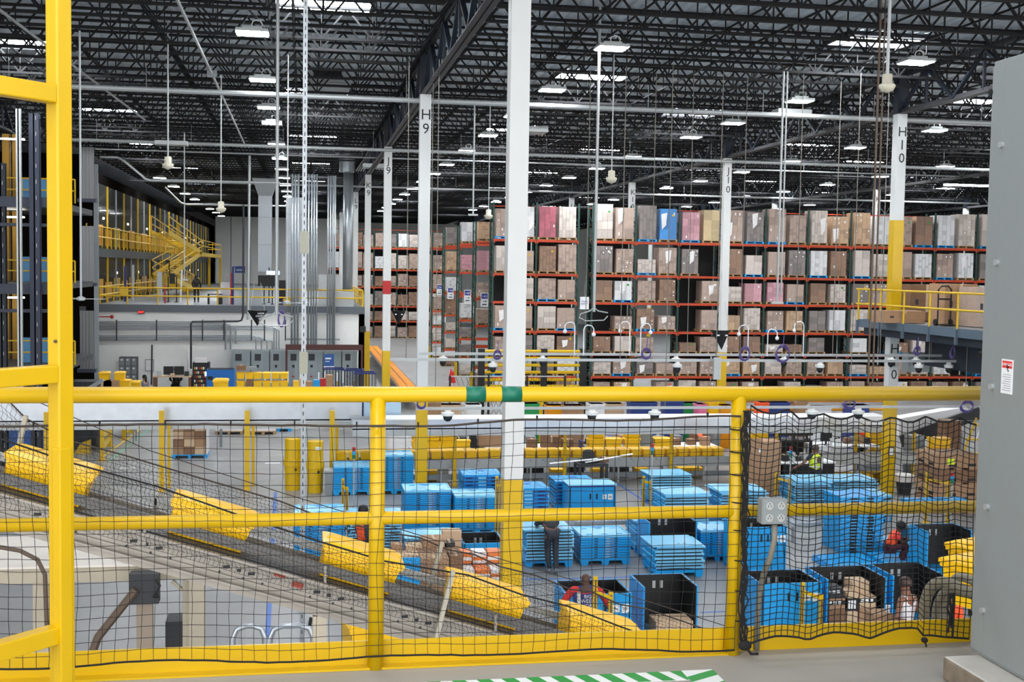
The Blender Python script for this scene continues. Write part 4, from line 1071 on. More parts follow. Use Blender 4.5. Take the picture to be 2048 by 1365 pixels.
# yellow guard barriers
def barrier(u0, vb0, vt0, u1, vb1, vt1, label):
    a, c = gp(u0, vb0), gp(u1, vb1); za_, zc_ = yp(u0, vt0, a.y).z, yp(u1, vt1, c.y).z
    t = thing('guard_barrier', label, 'barrier', a); d = c-a
    for p, z in ((Vector((0, 0, 0)), za_), (d, zc_)):
        MB().bb(p.x-.07, p.x+.07, p.y-.07, p.y+.07, 0, z).build('post', YEL, t); MB().bb(p.x-.16, p.x+.16, p.y-.16, p.y+.16, 0, .02).build('foot_plate', YEL, t)
    for f_ in (.45, .85): MB().bar((0, 0, za_*f_), (d.x, d.y, zc_*f_), .08, .2).build('rail', YEL, t)
barrier(204, 922, 861, 220, 893, 855, 'yellow floor guard barrier nearest the gate post')
barrier(248, 880, 842, 262, 866, 838, 'yellow floor guard barrier farther back')
q = gp(166, 908); tag(MB().add([(-.3, 0, 0), (.2, 0, 0), (.2, .5, 0), (-.3, .5, 0), (-.1, 0, .35), (.2, 0, .45), (.2, .5, .45), (-.1, .5, .35)], MB.BF).build('corner_guard', YEL, loc=q), 'low yellow corner guard beside the gate post', 'guard')
q = gp(158, 905); t = thing('dark_cabinet', 'dark ribbed cabinet behind the gate post', 'cabinet', (q.x, q.y+.6, 0)); zt = 2.5
MB().bb(-1.0, .5, 0, 1, 0, zt).build('body', DRK, t); m = MB()
for k in range(8): m.bb(-.95+k*.18, -.89+k*.18, -.02, 0, .05, zt)
m.build('ribs', BLUK, t)
q = gp(45, 905); tag(MB().bb(-1.2, .9, 0, .8, 0, .9).build('blue_wrapped_load', mat('blue_film', (40, 98, 176), .25, var=.25, scale=7, bump=.3), loc=(q.x, q.y, 0)), 'blue film wrapped load behind the gate at far left', 'load')
# gravity roller conveyor behind the stacks
def roller(u0, u1, v, z, Y, w, label):
    a, c = yp(u0, v, Y), yp(u1, v, Y); W = c.x-a.x; t = thing('roller_conveyor', label, 'conveyor', (a.x, Y, 0))
    MB().bb(0, W, 0, .03, z-.1, z).bb(0, W, w-.03, w, z-.1, z).build('side_rail', GRL, t)
    m = MB(); k = .04
    while k < W: m.cyl((k, .03, z-.03), (k, w-.03, z-.03), .024, 6); k += .09
    m.build('rollers', ALU, t); k = .1
    while k < W:
        MB().bb(k, k+.06, .0, .05, 0, z-.1).build('leg', GRY, t); k += 1.6
roller(1150, 1262, 1045, .5, 29.3, .55, 'short silver roller conveyor behind the neat stack')
roller(1578, 1642, 1040, .5, 28.6, .6, 'short silver roller conveyor left of the tall pallet stack')
roller(1768, 1965, 1035, .62, 29.4, .6, 'silver roller conveyor behind the squatting woman')
q = yp(1778, 1068, 28.3); tag(MB().bb(-.16, .16, 0, .3, 0, .3).build('teal_tote', mat('teal_plastic', (14, 84, 112), .5), loc=(q.x, _Y2+.4, _Z2)), 'dark teal tote above the squatting woman left shoulder', 'tote')
for u in (1846, 1905): carton(u, 29.5, .62, .9, .4, .22, BLU, 'blue flat tote on the roller conveyor ' + ('left' if u < 1880 else 'right') + ' behind the woman', v=1040, nm='flat_tote', cat='tote')
# yellow hinged stands and light poles
def ystand(pts, vb, Y, label):
    a = yp(pts[0][0], pts[0][1], Y); c = yp(pts[1][0], pts[1][1], Y)
    t = thing('yellow_stand', label, 'stand', (a.x, Y, 0)); dx = c.x-a.x
    for x, z in ((0, a.z), (dx, c.z)):
        MB().bb(x-.035, x+.035, -.02, .04, .0, z).build('post', YEL, t); MB().bb(x-.012, x+.012, -.03, -.018, .1, z-.05).build('slot', BRN, t)
    MB().bar((.0, -.03, a.z*.86), (dx, -.03, c.z*.93 if c.z < a.z else c.z*.7), .06, .06).build('arm', YEL, t)
    MB().bb(-.1, .1, -.1, .1, 0, .02).bb(dx-.1, dx+.1, -.1, .1, 0, .02).build('foot_plate', YEL, t)
ystand([(1606, 1166), (1643, 1190)], 0, 20.6, 'yellow hinged stand before the open container behind the conduit')
ystand([(1191, 1154), (1222, 1184)], 0, 19.0, 'yellow hinged stand right behind the man in the blue vest')
ystand([(1288, 953), (1302, 962)], 0, 32.6, 'yellow hinged stand at the thin light pole right of column G9')
ystand([(1553, 945), (1580, 958)], 0, 31.9, 'yellow hinged stand above the outlet box')
ystand([(1855, 944), (1898, 962)], 0, 30.5, 'yellow hinged stand right of column H10')
ystand([(686, 958), (694, 975)], 0, 31.4, 'yellow hinged stand left of the left railing post')
ystand([(994, 953), (1001, 960)], 0, 29.0, 'yellow hinged stand hard against column G9')
def lightpole(u, vt, Y, label):
    q = yp(u, vt, Y); t = thing('stack_light', label, 'light pole', (q.x, Y, 0))
    MB().cyl((0, 0, 0), (0, 0, q.z-.3), .022, 8).build('pole', GRL, t); MB().cyl((0, 0, q.z-.3), (0, 0, q.z-.2), .045, 10).build('green_lens', GRN, t)
    MB().cyl((0, 0, q.z-.2), (0, 0, q.z-.1), .045, 10).build('blue_lens', BLU, t); MB().cyl((0, 0, q.z-.1), (0, 0, q.z), .045, 10).build('red_lens', RED, t); MB().bb(-.1, .1, -.1, .1, 0, .02).build('foot_plate', GRY, t)
lightpole(708, 895, 31.3, 'thin stack light pole left of the left railing post')
lightpole(1305, 888, 32.5, 'thin stack light pole right of the black hat')
lightpole(1582, 894, 31.8, 'thin stack light pole left of the lime vest man')
lightpole(1905, 946, 30.4, 'short stack light pole at the brown bulk boxes')
# black table with a hat and strips
q = gp(1190, 968); Y = 35.2; a, c = yp(1158, 922, Y), yp(1217, 922, Y); z = yp(1190, 929, Y).z
t = thing('black_table', 'black table in front of the packing conveyor holding a dark hat', 'table', (a.x, Y, 0)); W = c.x-a.x
MB().bb(0, W, 0, .7, z-.08, z).build('top', DRK, t)
for x in (0, W-.08):
    for y in (0, .62): MB().bb(x, x+.08, y, y+.08, 0, z-.08).build('leg', DRK, t)
t = thing('black_hat_bag', 'black hat shaped bag on the black table', 'bag', (a.x+W*.45, Y+.5, z))
MB().lathe([(.36, 0), (.34, .06), (.2, .09), (.18, .3), (.12, .36), (.02, .37)], 14).build('bag', RUB, t, smooth=True); MB().lathe([(.192, .11), (.19, .15)], 14).build('band', DRK, t)
for k, (du, dz) in enumerate(((-.9, .05), (.2, .12))): tag(MB().bar((a.x+du, Y+.02, z+.02+dz*.3), (a.x+du+1.5, Y+.1, z+.05+dz*2), .12, .02).build('foam_strip', PAPER), ('left' if k == 0 else 'right')+' white strip lying across the black table', 'strip')
carton(1212, Y+.3, z, .2, .3, .14, CARDD, 'small brown box at the right end of the black table')
# tall carton and brown bulk boxes
q = yp(1531, 884, 33.2); a, c = yp(1499, 884, 33.2), yp(1563, 884, 33.2)
t = thing('tall_carton', 'tall plain brown carton behind the outlet box', 'box', (a.x, 33.2, 0)); MB().bb(0, c.x-a.x, 0, .7, 0, q.z).build('body', CARD, t); MB().bb(0, .35, -.01, .0, q.z-.01, q.z+.1).build('flap', CARD, t); MB().bb((c.x-a.x)*.3, (c.x-a.x)*.36, -.003, 0, q.z-.32, q.z-.2).build('label', PAPER, t)
a = yp(1876, 911, 31.6); zt = a.z; n = 4; h = zt/4
for k in range(n):
    t = thing('bulk_box', f'brown bulk carton with hand holes, {nth(n-1-k)} from the top at right', 'box', (a.x, 31.6, zt-h*(k+1)) if False else (a.x, 31.6, k*h))
    MB().bb(0, 1.35, 0, 1.25, .05, h-.005).build('body', CARD if k % 2 else CARDD, t); m = MB()
    for x in (.1, .55, 1.0): m.bb(x, x+.25, 0, 1.25, 0, .05)
    m.build('feet', CARD, t)
    m = MB().bb(.35, .6, -.003, 0, .09, .17).bb(.95, 1.2, -.003, 0, .09, .17).bb(-.003, 0, .2, .5, .09, .17).bb(-.003, 0, .75, 1.05, .09, .17); m.build('hand_holes', BLK, t)
    if k == n-1: MB().bb(.3, .52, -.004, 0, h*.35, h*.75).build('yellow_label', LIM, t)
q = gp(1817, 993); t = thing('bin_with_liner', 'grey waste bin with clear liner right of column H10', 'bin', (q.x, q.y+.3, 0)); MB().lathe([(.2, 0), (.27, .6)], 16).build('tub', DRK, t); MB().lathe([(.285, .42), (.3, .62), (.27, .64)], 16).build('liner', WRP, t)
# yellow totes on a rack behind the brown boxes, ladder, carts
a, c = yp(1865, 912, 34), yp(1902, 912, 34); i = 0
for k in range(5):
    tote(((a.x+c.x)/2, 34.2, .3+k*.312), 0, f'amber tote in the column of totes behind the bulk boxes, {nth(k)} from below', 'totes behind the bulk boxes', .98, False)
tag(MB().bb(a.x-.05, c.x+.1, 34, 34.6, 0, .3).build('tote_dolly', GRY), 'grey dolly under the tote column behind the bulk boxes', 'dolly')
q0, q1 = yp(1900, 905, 35), yp(1960, 838, 35)
t = thing('rolling_ladder', 'yellow and silver rolling ladder by the grey cabinet', 'ladder', (0, 0, 0))
MB().bar((q0.x, 35, max(0, q0.z-1.9)), (q1.x, 35.2, q1.z), .05, .05).build('side_rail', YEL, t); MB().bar((q0.x+.25, 35, max(0, q0.z-1.9)), (q1.x+.3, 35.2, q1.z), .05, .05).build('side_rail', ALU, t)
for k in range(5):
    f_ = (k+.5)/5; MB().bb(q0.x+(q1.x-q0.x)*f_, q0.x+(q1.x-q0.x)*f_+.8, 35, 35.3, (q1.z)*f_, q1.z*f_+.04).build('step', YEL, t)
for i, (u, v, sc) in enumerate(((1925, 1150, 1.1), (1930, 1195, 1.2))):
    Y = 9.0 if i else 9.6; q = yp(u+82, v+25, Y); tote((q.x, Y+.2, q.z), .35, ('upper' if i == 0 else 'lower')+' yellow tote behind the fat cables at the grey cabinet', None, sc)
q = yp(1990, 1238, 8.8); tag(MB().bb(q.x+.12, q.x+1.6, 8.95, 9.4, 0, yp(1930, 1221, 9).z-.02).build('tote_stand', GRY), 'grey stand under the yellow totes by the cabinet', 'stand')
# ------------------------------------------------------------------ pallet racks
WR = {'taupe': mat('wrap_taupe', (178, 156, 142), .32, var=.12, scale=5, bump=.25), 'pale': mat('wrap_pale', (208, 196, 186), .28, var=.1, scale=5, bump=.25),
      'brown': mat('wrap_brown', (150, 118, 96), .4, var=.12, scale=5, bump=.2), 'pink': mat('wrap_pink', (206, 152, 162), .28, var=.15, scale=5, bump=.25),
      'blue': mat('wrap_blue', (66, 146, 214), .35, var=.12, scale=6, bump=.2), 'yellowish': mat('wrap_yellow', (206, 184, 140), .32, var=.1, scale=6, bump=.2),
      'white': mat('wrap_white', (222, 222, 222), .3, var=.08, scale=6, bump=.2), 'grey': mat('wrap_grey', (138, 128, 124), .32, var=.15, scale=6, bump=.2),
      'red': mat('wrap_red', (176, 92, 106), .3, var=.3, scale=7, bump=.2), 'tan': mat('wrap_tan', (196, 164, 132), .4, var=.1, scale=6, bump=.15)}
WD = {k: mat(f'dark_{k}_wrap', tuple(int(255*.89*(c**(1/2.2))) for c in v.node_tree.nodes['Principled BSDF'].inputs['Base Color'].default_value[:3]), .35, bump=.2, var=.1, scale=7) for k, v in WR.items()}
def load_mesh(nx, nz, m, seed, labels=True):
    r = random.Random(seed); b = MB(); w, d, h = 1.0, 1.05, 1.0
    b.bb(-w/2+.015, w/2-.015, .015, d-.015, 0, h-.01, 0)
    for i in range(nx):
        for k in range(nz):
            o = r.uniform(0, .014); x0 = -w/2+i*w/nx; z0 = k*h/nz
            b.bb(x0+.006, x0+w/nx-.006, -o, .1, z0+.006, z0+h/nz-.008, 2 if r.random() < .35 else 0)
            if labels and r.random() < .16:
                lx = x0+w/nx*r.uniform(.25, .6); b.bb(lx, lx+.07, -o-.003, -o, z0+h/nz*.3, z0+h/nz*.62, 1)
    for k in range(nz):
        z0 = k*h/nz
        b.bb(-w/2-.004, -w/2+.05, .03, d-.03, z0+.004, z0+h/nz-.006, 0)
    return b.mesh('load', [WR[m], PAPER, WD[m]])
LM = {}
def lmesh(c, v):
    if (c, v) not in LM:
        nx, nz = ((4, 6), (3, 4), (5, 8), (2, 3))[v]; LM[c, v] = load_mesh(nx, nz, c, len(LM)+1, v != 2)
    return LM[c, v]
PM = {}
for nm, m in (('wood', WOOD), ('blue', BLU)):
    b = MB().bb(-.52, .52, 0, 1.08, .1, .13); b.bb(-.52, .52, 0, 1.08, 0, .02)
    for x in (-.52, -.05, .42): b.bb(x, x+.1, 0, 1.08, .02, .1)
    PM[nm] = b.mesh('pallet', m)
rk = random.Random(5)
def load(x, y, z, h, c, v, label, group, w=1.0, pal='wood'):
    o = link('pallet_load', lmesh(c, v), loc=(x, y, z+.142)); o.scale = (w, 1, h); tag(o, label, 'pallet load', group)
    p = link('pallet', PM[pal], o, (0, 0, -.13/h)); p.scale = (1/w if w < 1 else 1, 1, 1/h); return o
LV = [0, 1.2, 2.42, 3.62, 5.17, 6.65, 8.45]
LN = ['floor level', 'first beam level', 'second beam level', 'third beam level', 'fourth beam level', 'fifth beam level', 'top beam level']
def rack(name, label, xs, Y, lv, top, d=1.1, panel=None, guard=False):
    t = thing(name, label, 'rack', (xs[0], Y, 0)); X0 = xs[0]
    for x in xs:
        b = MB(); x -= X0
        for y in (0, d-.08): b.bb(x-.045, x+.045, y, y+.08, 0, top)
        z = .3
        while z < top-.6: b.bar((x, .08, z), (x, d-.08, z+.55), .03); b.bb(x-.015, x+.015, .05, d-.05, z-.015, z+.015); z += .6
        b.build('upright_frame', RGRN, t)
    for i in range(len(xs)-1):
        if xs[i+1]-xs[i] < 1.4: continue
        for z in lv[1:]:
            b = MB().bb(xs[i]-X0+.03, xs[i+1]-X0-.03, -.02, .04, z-.12, z); b.bb(xs[i]-X0+.03, xs[i+1]-X0-.03, d-.06, d, z-.12, z)
            b.bb(xs[i]-X0+.02, xs[i]-X0+.09, -.04, .0, z-.2, z); b.bb(xs[i+1]-X0-.09, xs[i+1]-X0-.02, -.04, 0, z-.2, z)
            b.build('beam', ORG, t)
            if panel: MB().bb(xs[i]-X0+.06, xs[i+1]-X0-.06, .05, d-.05, z-.02, z-.005).build('wire_deck', DRK, t)
    if guard:
        b = MB()
        for z in (lv[-1]+.85, lv[-1]+1.75): b.bb(0, xs[-1]-X0, d+.03, d+.07, z, z+.05)
        b.build('load_guard', ORG, t)
    return t
RYF = 62.5
xs1 = [yp(u, 600, RYF).x for u in (985, 1071, 1155)]
xs2 = [yp(u, 600, RYF).x for u in (1184, 1269, 1356, 1442, 1528, 1613, 1698, 1782, 1866, 1950, 2036)]
FT = 10.4
rack('pallet_rack', 'orange and green pallet rack just right of column G9', xs1, RYF, LV, FT, panel=True, guard=True)
rack('pallet_rack', 'long orange and green pallet rack filling the right half', xs2, RYF, LV, FT, panel=True, guard=True)
# solid dark panels added so the gaps between loads read as shade
GAPB = mat('dark_gap_backing', (26, 25, 26), .8)
for k, xs in enumerate((xs1, xs2)):
    for i in range(len(xs)-1):
        if k == 1 and i == 1: continue
        struct(MB().bb(xs[i]+.05, xs[i+1]-.05, RYF+1.32, RYF+1.34, 0, 8.4).build('partition', GAPB), 'added dark panel standing in for shade behind the rack loads')
pool = ['taupe', 'pale', 'brown', 'taupe', 'grey', 'pale', 'tan', 'taupe', 'white', 'brown']
topc = {1: 'white', 2: 'red', 3: 'pale', 4: 'pale', 5: 'taupe', 6: 'grey', 7: 'blue', 8: 'pink', 9: 'yellowish', 10: 'taupe', 11: 'grey', 12: 'taupe', 13: 'taupe', 14: 'pale', 15: 'tan', 16: 'tan', 17: 'white', 18: 'taupe', 19: 'brown', 20: 'white', 21: 'pale', 22: 'pale', 23: 'tan'}
n = 0
slots = [(xs1[i], xs1[i+1]) for i in range(2)] + [(xs2[i], xs2[i+1]) for i in range(10)]
for i, (a, c) in enumerate(slots):
    for s in range(2):
        x = a + (c-a)*(.262 if s == 0 else .738)
        for L_, z in enumerate(LV):
            hmax = (LV[L_+1] if L_ < 6 else 10.5)-z-.19
            r = rk.random()
            if L_ < 6 and r < .07: continue
            h = hmax*(rk.uniform(.86, .98) if r < .8 else rk.uniform(.5, .75))-.13
            if L_ == 6: h = rk.uniform(1.45, 1.85)
            col = topc.get(n, 'taupe') if L_ == 6 else rk.choice(pool)
            if L_ == 5 and n in (19, 21): col = 'white'
            if L_ == 4 and n in (11, 12): col = 'pink'
            v = rk.randrange(4)
            o = load(x+rk.uniform(-.03, .03), RYF+rk.uniform(-.06, .02), z, h, col, v, f'{col} wrapped load, {LN[L_]} of the front rack, {nth(n)} from left', 'loads on the front rack', rk.uniform(.88, .98), 'blue' if rk.random() < .25 else 'wood')
            if rk.random() < .26:
                m = MB()
                x0 = rk.uniform(-.5, .2); z0 = rk.uniform(.5, .95)
                m.add([(x0, -.03, z0), (x0+.35, -.05, z0+.05), (x0+.3, -.04, z0-.35), (x0+.05, -.06, z0-.5)], [(0, 1, 2, 3)]); m.add([(x0, -.028, z0), (x0+.35, -.048, z0+.05), (x0+.3, -.038, z0-.35), (x0+.05, -.058, z0-.5)], [(3, 2, 1, 0)])
                m.build('loose_film', WRP, o)
            if rk.random() < .22: MB().bb(.2, .32, -.022, -.016, .75, .75+.1/h).build('tag', rk.choice([TGRN, YEL, ORV, PAPER]), o)
        n += 1
# row ends seen along the aisle
XE = xs1[0]-.1
for k, (Y, lb) in enumerate(((68.3, 'nearest'), (75.6, 'second'), (83.6, 'third'), (91.6, 'farthest'))):
    xs = [XE, XE+2.25]; lv = [0, 1.2, 2.42, 3.62, 5.17, 6.65, 8.45]
    rack('pallet_rack', f'end of the {lb} rack row behind the front rack', xs, Y, lv, 9.6)
    for L_, z in enumerate(lv):
        if rk.random() < .08: continue
        hm = (lv[L_+1] if L_ < 6 else 10.2)-z-.32; col = rk.choice(pool) if L_ not in (4, 5) or k > 1 else rk.choice(['pink', 'taupe', 'pale'])
        load(XE+.62, Y, z, hm*rk.uniform(.7, .96)-.13, col, rk.randrange(4), f'{col} wrapped load at the end of the {lb} aisle rack row, {LN[L_]}', 'loads at the aisle rack ends', .95)
    p = yp((969, 935, 901, 879)[k], (600, 593, 587, 580)[k], Y-.3)
    t = thing('aisle_sign', f'white aisle sign with blue header, {nth(k)} from the front rack', 'sign', (p.x, Y-.3, p.z), 0)
    MB().bb(-.22, .22, 0, .02, -.4, .4).build('board', PAPER, t); MB().bb(-.18, .18, -.006, 0, .06, .36).build('header', mat('sign_blue', (40, 52, 140), .5), t)
    text('sign_number', ('142', '140', '138', '136')[k], .2, PAPER, (0, -.009, .19), (PI/2, 0, 0), t)
    MB().bb(-.12, .08, -.006, 0, -.11, -.085).add([(.06, -.006, -.15), (.14, -.006, -.097), (.06, -.006, -.045)], [(0, 1, 2)]).bb(-.13, .13, -.006, 0, -.3, -.24).build('arrow', INK, t)
    MB().bb(-.01, .01, 0, .02, .4, .75).build('bracket', GRY, t)
    for L_ in range(3):
        b = MB().bb(XE+.05 if False else -.05, .05, 0, .1, 0, .9).build('rack_guard', YEL, loc=(XE-.12, Y-.15+L_*.6, 0)) if L_ < 2 else None
        if b: tag(b, f'yellow guard post at the end of the {lb} aisle rack row', 'guard post', 'guard posts at the rack ends')
# far rack across the left aisle
YFAR = 117.0
xs3 = [yp(u, 560, YFAR).x for u in (655, 702, 748, 794, 840, 886)]
lvf = [0, 1.65, 3.1, 4.95, 6.65, 8.75]
rack('pallet_rack', 'distant orange pallet rack between columns K9 and H9', xs3, YFAR, lvf, 10.4, guard=True)
i = 0
for a in range(5):
    for s in range(2):
        x = xs3[a]+(xs3[a+1]-xs3[a])*(.262 if s == 0 else .738)
        for L_, z in enumerate(lvf):
            if rk.random() < .08 or not seen([(x, YFAR, z+.5)]): continue
            hm = (lvf[L_+1] if L_ < 5 else 10.6)-z-.3; col = rk.choice(pool)
            load(x, YFAR, z, hm*rk.uniform(.7, .96)-.13, col, rk.randrange(4), f'{col} wrapped load on the distant left rack, {("floor level", "first beam", "second beam", "third beam", "fourth beam", "top beam")[L_]}, {nth(i)} from left', 'loads on the distant rack', .97)
        i += 1
struct(MB().bb(xs3[0], xs3[-1], YFAR+1.4, YFAR+1.45, 0, 8.6).build('partition', GAPB), 'added dark panel standing in for shade behind the distant rack')  # added backing that darkens the gaps of this rack like shade
# THINK SAFETY sign
p = yp(1169, 607, RYF-.4); t = thing('safety_sign', 'white THINK SAFETY sign hanging in the gap of the front racks', 'sign', (p.x, RYF-.4, p.z))
MB().bb(-.24, .24, 0, .02, -.32, .34).build('board', PAPER, t); text('sign_words', 'THINK\nSAFETY', .125, mat('sign_blue', (40, 52, 140)), (0, -.004, .03), (PI/2, 0, 0), t)
MB().bb(-.012, .012, 0, .02, .34, 1.1).build('hanger', GRY, t)
# black triangular hanging signs
def tri(u, v0, v1, hw, Y, label, words=None):
    a = yp(u, v0, Y); c = yp(u, v1, Y); H = a.z-c.z; w = hw*Y/2400*1.02
    t = thing('triangle_sign', label, 'sign', c)
    MB().add([(-w, .0, H), (w, 0, H), (0, -.14, .0), (0, -.30, H), (0, .04, H)], [(0, 3, 2), (3, 1, 2), (0, 4, 1, 3), (0, 2, 1)]).build('board', BLK, t)
    m = MB(); [m.cyl((s*w*.7, -.1, H), (s*w*.3, -.1, H+.9), .008, 4) for s in (-1, 1)]; m.build('hanger_wire', GRL, t)
    if words:
        text('sign_words', words, H*.15, PAPER, (w*.36, -.205, H*.64), (PI/2, 0, .62), t, .002, 1.1)
    else: MB().bb(-w*.55, -w*.3, -.2, -.16, H*.72, H*.79).bb(w*.3, w*.55, -.2, -.16, H*.72, H*.79).build('marks', PAPER, t)
    return t
tri(515, 621, 652, 19.5, 40, 'black triangular hanging sign in front of the white wall', 'UNDER\nCONVEYOR\nAREA')
tri(1440, 661, 700, 20.5, 36, 'black triangular hanging sign in front of column J10')
tri(797, 622, 650, 14, 60, 'black triangular hanging sign right of column J9')
# yellow pipe gate, wire fence and amber roller lane
Y = 52.0; t = thing('pipe_gate', 'yellow rail gate between black posts in front of the left front rack', 'gate', (yp(963, 700, Y).x, Y, 0)); ox = yp(963, 700, Y).x
for u in (963, 1088, 1166):
    x = yp(u, 700, Y).x-ox; MB().bb(x-.14, x+.14, -.1, .15, 0, yp(u, 698, Y).z).build('post', BLK, t)
for v in (703, 717, 731, 745, 760, 773):
    z = yp(1060, v, Y).z; MB().cyl((.1, 0, z), (yp(1166, 700, Y).x-ox-.1, 0, z), .07, 8).build('rail', YEL, t)
Y = 50.0; a, c = yp(900, 752, Y), yp(1130, 752, Y)
t = thing('wire_fence', 'black wire mesh fence behind the railing by column G9', 'fence', (a.x, Y, 0)); W = c.x-a.x; m = MB()
k = 0
while k < W: m.bar((k, 0, .1), (k+.9, 0, a.z), .012); m.bar((k+.9, 0, .1), (k, 0, a.z), .012); k += .22
m.build('mesh', BLK, t); m = MB().bb(0, W, -.03, .03, a.z-.05, a.z); m.build('top_rail', GRL, t)
for x in (0, W/3, W*2/3, W): MB().bb(x-.04, x+.04, -.04, .04, 0, a.z).build('post', BLK, t)
a, c = gp(744, 695, .75), gp(826, 790, .75); t = thing('roller_lane', 'amber roller lane running back from column J9', 'conveyor', (0, 0, 0)); d = (c-a); s = Vector((d.y, -d.x, 0)).normalized()*.45
L_ = d.length
MB().bar(a+s, c+s, .08, .14).bar(a-s, c-s, .08, .14).bar(a, c, .06, .1).build('side_rail', BRN, t); MB().bar(a-Vector((0, 0, .12)), c-Vector((0, 0, .12)), .8, .03).build('bed', DRK, t); m = MB()
AMB = mat('amber_roller', (236, 150, 40), .4)
k = .3
while k < L_:
    q = a+d*(k/L_)+Vector((0, 0, .04)); m.cyl(q-s*.9, q-s*.08, .10, 8); m.cyl(q+s*.08, q+s*.9, .10, 8); k += .75
m.build('rollers', AMB, t); k = 1
while k < L_: q = a+d*(k/L_); MB().bb(q.x-.05, q.x+.05, q.y-.05, q.y+.05, 0, .7).build('leg', GRY, t); k += 4
for u, v in ((815, 768), (828, 760)): pass
for k, (u, v) in enumerate(((902, 733), (906, 738))): q = gp(u, v+28); tag(MB().lathe([(.18, 0), (.03, .7)], 10).build('traffic_cone', mat('cone_red', (226, 40, 40)), loc=q), 'red floor cone in the aisle, '+('left' if k == 0 else 'right')+' of two', 'cone')
# ------------------------------------------------------------------ mezzanine block at left: white wall, deck, conduits
WY = 63.0
wl, wr = yp(192, 650, WY).x, yp(729, 650, WY).x
ZD = yp(460, 612, WY).z
struct(MB().bb(wl, wr, WY, WY+.3, 0, ZD-.02).build('wall_mezzanine', WHT), 'white wall under the far mezzanine deck')
struct(MB().bb(wr-.3, wr, WY, WY+30, 0, ZD-.3).build('wall_mezzanine_side', WHT))
struct(MB().bb(wl, wr, WY-.1, 149, ZD-.35, ZD).build('floor_mezzanine', mat('deck_grey', (112, 118, 122), .4, var=.05)), 'grey deck of the far mezzanine')
struct(MB().bb(wl, wr, WY-.14, WY-.1, ZD-.36, ZD+.02).build('trim_deck_edge', mat('deck_edge_grey', (92, 98, 104), .5)))
def handrail(name, label, p0, p1, h, n, r=.035, mid=.52):
    p0, p1 = Vector(p0), Vector(p1); t = thing(name, label, 'railing', p0); d = p1-p0
    for z, nm in ((h, 'top_rail'), (h*mid, 'mid_rail')): MB().cyl((0, 0, z), d+Vector((0, 0, z)), r, 8).build(nm, YEL, t)
    for k in range(n+1):
        q = d*(k/n); MB().cyl(q, q+Vector((0, 0, h)), r, 8).build('post', YEL, t)
    return t
hr = yp(460, 578, WY).z-ZD
handrail('deck_railing', 'yellow railing along the front of the far mezzanine', (wl+.05, WY, ZD), (wr-.1, WY, ZD), hr, 9, .04)
handrail('deck_railing', 'yellow railing along the left side of the far mezzanine', (wl+.1, WY+.6, ZD), (wl+.1, 95, ZD), hr, 14, .04)
handrail('deck_railing', 'yellow railing at the right end of the far mezzanine', (wr-.1, WY+.6, ZD), (wr-.1, 80, ZD), hr, 7, .04)
# white block walls far behind on the deck
FY = 140
p = [yp(440, 450, FY), yp(702, 600, FY)]
struct(MB().bb(p[0].x-.5, p[1].x, FY, FY+.3, ZD, 13).build('wall_back_office', WHT), 'white wall far behind the mezzanine')
q0, q1 = yp(474, 0, FY).x, yp(480, 0, FY).x
for u in (462, 500, 580):
    x = yp(u, 500, FY).x; struct(MB().bb(x-.06, x+.06, FY-.03, FY, ZD, 13).build('trim_wall_joint', GRY))
# duct shafts
def duct(u0, u1, vt, vb, Y, label, flare=False, round_=False):
    a, c = yp(u0, vb, Y), yp(u1, vb, Y); zt = yp((u0+u1)/2, vt, Y).z; zb = max(ZD, yp((u0+u1)/2, vb, Y).z); W = c.x-a.x
    t = thing('air_duct', label, 'duct', (a.x, Y, zb))
    if round_: MB().cyl((W/2, W/2, 0), (W/2, W/2, zt-zb), W/2, 20).build('shaft', GALV, t, smooth=True)
    else:
        MB().bb(0, W, 0, W, 0, zt-zb).build('shaft', GALV, t)
        m = MB(); k = .0
        while k < zt-zb: m.bb(-.02, W+.02, -.02, W, k, k+.03); k += 1.6
        m.build('seams', GRY, t)
        if flare: MB().add([(0, 0, zt-zb), (W, 0, zt-zb), (W, W, zt-zb), (0, W, zt-zb), (-.35, -.2, zt-zb+1.0), (W+.35, -.2, zt-zb+1.0), (W+.35, W, zt-zb+1.0), (-.35, W, zt-zb+1.0)], MB.BF).build('flare', GALV, t)
    return t
duct(516, 543, 392, 545, 72, 'square galvanised air duct with flared top on the deck', True)
duct(571, 608, 395, 608, 66, 'wide galvanised air duct behind the conduit bank')
duct(685, 705, 345, 612, 64.2, 'round galvanised air duct at the right end of the deck', round_=True)
p = yp(695, 335, 64); tag(MB().cyl((p.x, 64.6, p.z-.2), (p.x, 64.6, p.z+1.2), .42, 16).build('duct_collar', GALV), 'galvanised collar on top of the round duct', 'duct collar')
for k in range(4): tag(MB().tube([yp(712+k*5, 342, 63.2), yp(728+k*4, 318-k, 62), yp(738+k*4, 300, 61)], .035, 6).build('hanging_bent_conduit', GALV), f'bent conduit at the round duct top, {nth(k)} from left', 'conduit', 'bent conduits at the round duct')
